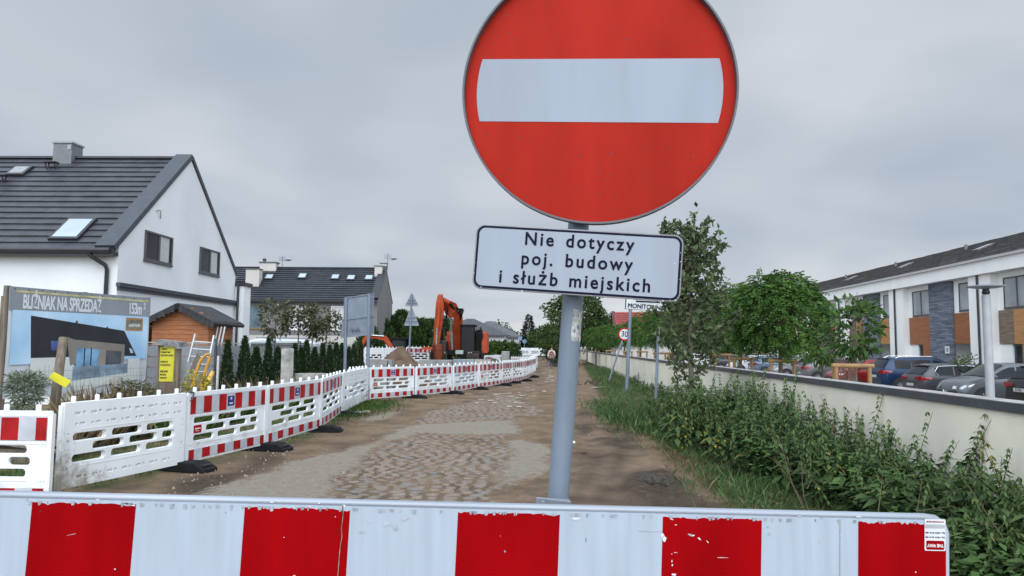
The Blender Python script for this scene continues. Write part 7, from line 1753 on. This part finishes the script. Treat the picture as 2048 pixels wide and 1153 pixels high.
for k in range(620):
    v = 3.4 + 15 * rnd.random(); u = (2.5 if v > 9 else 2.75) + (1.2 if v > 9 else .95) * rnd.random(); p = R(u, v); h_ = rnd.uniform(.12, .6) * (1 if v > 6 else .7) * (1.3 if v > 10 else 1); t0 = rnd.random() ** 1.5 * .55 + .05
    for j in range(34):
        d = rnd.normal(size=3); d /= np.linalg.norm(d); q = abs(rnd.normal(0, .10)); a = rnd.random() * 6.283
        hp.append((p.x + q * math.cos(a), p.y + q * math.sin(a), .1 + h_ * rnd.random() ** .6)); hd.append((math.cos(a) + .4 * d[0], math.sin(a) + .4 * d[1], .15 + .35 * d[2])); hs.append(rnd.uniform(.05, .13)); ht.append(t0 + .38 * rnd.random())
L_herb = leafmat('herb_leaf', (.012, .032, .010), (.088, .155, .045), .25, dry=(.26, .22, .07))
tag(leafmesh('weed_bed', np.array(hp), np.array(hd), np.array(hs), .5, L_herb, tone=np.array(ht), droop=.25, sidev=np.tile([0, 0, 1.0], (len(hp), 1)) + rnd.normal(0, .3, (len(hp), 3))), 'low mixed herbs growing between the nettles on the verge', 'weeds', kind='stuff')
tall = [(1785, 8.9, 782), (1745, 9.4, 790), (1712, 10.2, 810), (1655, 10.6, 802), (1822, 8.2, 838), (1905, 7.0, 872), (1963, 6.5, 868), (2038, 5.9, 895), (1588, 12.6, 752), (1573, 12.9, 768), (1490, 13.6, 742), (1520, 13.4, 755), (1545, 13.2, 765), (1620, 11.2, 806)]
tl_ = ['tallest nettle against the wall, right of the second coping joint', 'tall nettle just left of the tallest one against the wall', 'pale topped nettle left of the two tallest', 'slim nettle standing at the right side of the dark nettle clump', 'nettle leaning right below the tallest one', 'nettle rising alone against the wall, left of the drooping one', 'drooping nettle alone against the cream wall near the right edge', 'nettle cut by the right edge of the photo', 'dark nettle with hanging leaves at the right end of the tall clump', 'second dark nettle from the right end of the tall clump', 'tall nettle at the top left of the clump by the globe tree', 'tall nettle in the middle of the clump by the globe tree', 'nettle right of the middle in the clump by the globe tree', 'short pale nettle between tall clump and wall joint']
for k, (px, y, yt) in enumerate(tall):
    tp = P(px, yt, y); u_, v_ = UV(tp.x, tp.y)
    if u_ > 3.72: tp = R(3.72, v_, tp.z)
    rn = np.random.default_rng(500 + k); P_, D_, S_, T_, st = [], [], [], [], []
    nettle_geo(0, 0, tp.z - .1, rn, P_, D_, S_, T_, st, z0=.1); t_ = thing('nettle_plant', tl_[k], 'nettle', (tp.x - .02, tp.y, 0), 0, 'tall single nettles against the wall')
    up_ = np.tile([0, 0, 1.0], (len(P_), 1)) + rn.normal(0, .25, (len(P_), 3)); nrg = rn; leafmesh('leaves', np.array(P_), np.array(D_), np.array(S_), .45, L_net, t_, tone=np.clip(np.array(T_) + .15, 0, 1), droop=.35, sidev=up_); mb = MB(); mb.tube(st[0], [.006, .005, .002], 4); mb.build('stalk', MT['nettle_stem'], t_)
def grass(name, label, pts, hmin, hmax, material, seed, cat='grass', lean=.5, asp=.07, z0=0.0):
    global nrg
    nrg = np.random.default_rng(seed); pts = np.asarray(pts); n = len(pts); P_ = np.concatenate([pts, np.full((n, 1), z0)], 1) if pts.shape[1] == 2 else pts; d = np.concatenate([nrg.normal(0, lean, (n, 2)), np.ones((n, 1))], 1); h = hmin + (hmax - hmin) * nrg.random(n) ** 1.6
    o = leafmesh(name, P_, d, h, asp, material, droop=.25); return tag(o, label, cat, kind='stuff')
def scatter(n, poly, dens=None, seed=1):
    r2 = np.random.default_rng(seed); p = np.array(poly); lo, hi = p.min(0), p.max(0); out_ = []
    while sum(len(a) for a in out_) < n:
        q_ = lo + (hi - lo) * r2.random((n, 2)); sd = poly_sd(poly, q_[:, 0], q_[:, 1]); keep = sd > 0
        nn = np.array([noise.noise(Vector((a * 1.4, b_ * 1.4, seed))) for a, b_ in q_]); keep &= (nn > -.25) | (sd > .5)
        out_.append(q_[keep])
    return np.concatenate(out_)[:n]
VG = [p for p in VERGE if p[1] > 3 and p[1] < 60]; VG = [tuple(p) for p in VERGE[1:-2]] 
vpoly = [(2.2, 6.0)] + [(a + .05, b_) for a, b_ in VERGE[2:9]] + [tuple(R(3.85, 45)[:2]), tuple(R(3.85, 5)[:2])]
near = [(2.2, 6.0)] + [(a + .05, b_) for a, b_ in VERGE[2:6]] + [tuple(R(3.8, 20)[:2]), tuple(R(3.8, 5)[:2])]
grass('verge_grass', 'fresh green grass along the edge of the verge before the nettles', scatter(26000, near, seed=2), .06, .24, L_grass, 21, z0=.05, asp=.04); grass('tall_grass', 'tall grass on the far part of the verge around the sign posts', scatter(9000, [(a, b_) for a, b_ in VERGE[5:10]] + [tuple(R(3.8, 60)[:2]), tuple(R(3.8, 18)[:2])], seed=3), .12, .42, L_grass, 22, z0=.1, asp=.05)
def tuft(px, py, n, s, hmin, hmax, m_, label, seed, sy=None):
    r2 = np.random.default_rng(seed); g = G(px, py); return grass('grass_tuft', label, np.stack([g.x + r2.normal(0, s, n), g.y + r2.normal(0, sy or s, n)], 1), hmin, hmax, m_, seed, cat='grass')
tuft(1250, 838, 3600, .30, .15, .42, L_grass, 'pale green grass tuft at the edge of the verge near the oak', 31, 2.0); tuft(1268, 850, 1500, .3, .06, .2, L_dry, 'dry brown cut grass lying at the verge edge below the oak', 32, 1.4); tuft(1400, 945, 1300, .16, .06, .2, L_dry, 'dry straw along the mud edge of the verge', 33, 1.2)
g = G(1680, 975); r2 = np.random.default_rng(34); grass('grass_tuft', 'long grass blades in the gap of the nettles above the barrier', np.stack([R(2.35, 0).x + .48 + r2.normal(0, .35, 900), 8.6 + r2.normal(0, .7, 900)], 1), .15, .42, L_grass, 34, asp=.045)
sitep = [tuple(p[:2]) for p in BL[0:6]] + [(-6.2, 21), (-7.0, 16), (-8, 12), (-8, 8)]; sitep = [(a - .12, b_) for a, b_ in sitep]
grass('site_grass', 'low green grass behind the nearest barrier panels', scatter(14000, sitep, seed=6), .04, .16, L_sitegrass, 41, asp=.08)
tuft(720, 822, 3400, .42, .08, .26, L_sitegrass, 'dark green grass tuft spilling out under the white barrier panel', 42, 1.4); tuft(755, 812, 1500, .35, .06, .2, L_sitegrass, 'end of the dark grass tuft in front of the striped panels', 43, .9); tuft(585, 878, 420, .2, .05, .14, L_sitegrass, 'small green grass patch below the second striped panel', 44, .35); tuft(660, 845, 800, .22, .05, .16, L_sitegrass, 'green grass under the steep striped panel', 45, .9)
weeds = np.concatenate([np.stack([np.full(1, 0.), np.full(1, 0.)], 1)])
def weedline(n, px0, px1, y0, y1, hmin, hmax, m_, label, seed, lean=.35):
    r2 = np.random.default_rng(seed); s = r2.random(n); y = y0 + (y1 - y0) * s + r2.normal(0, .5, n); px = px0 + (px1 - px0) * s + r2.normal(0, 3, n); X_ = np.array([P(a, 700, b_).x for a, b_ in zip(px, y)]); clump = np.array([noise.noise(Vector((a * 2, b_ * 2, seed))) for a, b_ in zip(X_, y)]); k_ = clump > -.15; return grass('dry_weeds', label, np.stack([X_[k_], y[k_]], 1), hmin, hmax, m_, seed, 'weeds', lean, .045)
weedline(2200, 140, 300, 11.4, 14.4, .4, 1.45, L_dry, 'tall dry brown weeds under the banner', 51); weedline(1500, 290, 440, 13.8, 15.8, .4, 1.1, L_dry, 'dry weeds around the notice board and ladder', 52); weedline(1900, 430, 740, 16, 23.5, .5, 1.35, L_dry, 'dry grass heads in front of the conifer row', 53); weedline(4200, 430, 740, 15.6, 23, .4, 1.0, L_sitegrass, 'green weeds at the foot of the conifer row', 54); weedline(2200, 330, 420, 13.4, 14.8, .35, .95, L_sitegrass, 'green weeds below the yellow hose', 55)
c = P(48, 800, 11.6); tree('sage_bush', 'pale grey green bush in front of the lower left banner corner', 'bush', (c.x, c.y, 0), P(48, 740, 11.6).z, .1, .20, .24, .34, L_sage, 40, 46, .075, .3, .03, .12, seed=601, limbs=16)
c = P(393, 790, 14.0); tree('yellow_bush', 'yellow flowering weed at the foot of the yellow hose', 'weed', (c.x, c.y, 0), P(390, 748, 14.0).z, .1, .25, .25, .3, leafmat('yellow_bloom', (.16, .14, .02), (.42, .34, .03), .2), 18, 30, .06, .6, .015, .14, seed=602, limbs=8)
c = P(275, 800, 13.2); tree('weed_bush', 'dark green weed bush at the lower right corner of the banner', 'bush', (c.x, c.y, 0), P(275, 752, 13.2).z, .1, .3, .3, .45, L_oliv, 24, 40, .08, .35, .02, .2, seed=603, limbs=8)
rnd = np.random.default_rng(61); mb = MB()
for k in range(32):
    p = R(2.3 + 1.4 * rnd.random(), 5 + 16 * rnd.random(), .08); h_ = rnd.uniform(.35, 1.0); e_ = p + Vector((rnd.normal(0, .16), rnd.normal(0, .16), h_)); mb.tube([p, p.lerp(e_, .5) + Vector((rnd.normal(0, .03), 0, 0)), e_], [.005, .004, .002], 3, cap=False)
    for j in range(4): q = p.lerp(e_, .6 + .1 * j); mb.tube([q, q + Vector((rnd.normal(0, .07), rnd.normal(0, .07), .06))], [.003, .001], 3, cap=False)
tag(mb.build('dead_stalks', mat('dead_stalk', (.13, .095, .055), .85, .3, 8)), 'dead brown weed stalks standing among the nettles', 'weeds', kind='stuff')
# yellow flowers in the verge
fl = np.array([(*G(px, py, .5)[:2], .5 + rnd.normal(0, .1)) for px, py in [(1392, 822), (1394, 835), (1388, 840), (1398, 815), (1408, 862), (1412, 870), (1380, 850), (1440, 880), (1385, 828), (1400, 845), (1430, 872), (1372, 875)] for k in range(5)]); fl[:, :2] += rnd.normal(0, .04, (len(fl), 2))
nrg = np.random.default_rng(9); tag(leafmesh('yellow_flowers', fl, unit(len(fl)), .04, .9, MT['yellow_bloom']), 'small yellow flowers among the verge weeds below the oak', 'flowers', kind='stuff')
mb = MB(); q = G(1146, 888); mb.lathe([(.04, 0), (.05, .03), (.02, .05)], q.x, q.y, 0, 7); tag(mb.build('litter', ink_w), 'crumpled white scrap of litter on the dirt right of the sign post', 'litter')
mb = MB(); q = G(1158, 909); mb.obox(q + Vector((-.1, 0, .015)), q + Vector((.13, .03, .02)), .03, .02); tag(mb.build('wood_scrap', mat('dark_wood', (.05, .035, .025), .9, .3, 9)), 'dark stick of wood lying on the dirt right of the sign post', 'wood')
for px, py, w, lab in ((1196, 776, .5, 'pale broken board lying at the verge edge near the leaning sign'), (715, 827, .5, 'grey flat board lying in the grass tuft')):
    mb = MB(); q = G(px, py, .05); mb.obox(q + Vector((-w / 2, 0, 0)), q + Vector((w / 2, .25, .03)), .16, .03); tag(mb.build('board', mat('grey_board', (.3, .29, .26), .85, .2, 6)), lab, 'board')
mb = MB(); rr_ = random.Random(14); q = G(1193, 772)
for k in range(16): a = q + Vector((rr_.gauss(0, .5), rr_.gauss(0, 1.2), .05)); mb.obox(a, a + Vector((rr_.uniform(-.4, .4), rr_.uniform(-.3, .3), rr_.uniform(.0, .3))), .03, .03)
tag(mb.build('brushwood', mat('dark_brush', (.05, .035, .025), .9, .3, 9)), 'dark heap of broken branches at the edge of the far verge', 'branches', kind='stuff')
# wheel-track stones: pale worn lines of paving showing through the dirt further on
mb = MB(); rr_ = random.Random(3)
for k in range(150):
    s = rr_.random(); px, py = 1090 + 14 * s + rr_.gauss(0, 6), 726 + 40 * s
    if rr_.random() < .4: px, py = 1020 + rr_.gauss(0, 40), 790 + rr_.gauss(0, 12)
    g = G(px, py); w, h = rr_.uniform(.08, .25), rr_.uniform(.08, .4)
    mb.add([(g.x - w / 2, g.y - h / 2, .012), (g.x + w / 2, g.y - h / 2 * .7, .012), (g.x + w / 2 * .8, g.y + h / 2, .014), (g.x - w / 2 * .7, g.y + h / 2, .012)], [(0, 1, 2, 3)])
tag(mb.build('worn_paving', mat('worn_paving', (.36, .31, .25), .8, .2, 5)), kind='structure')
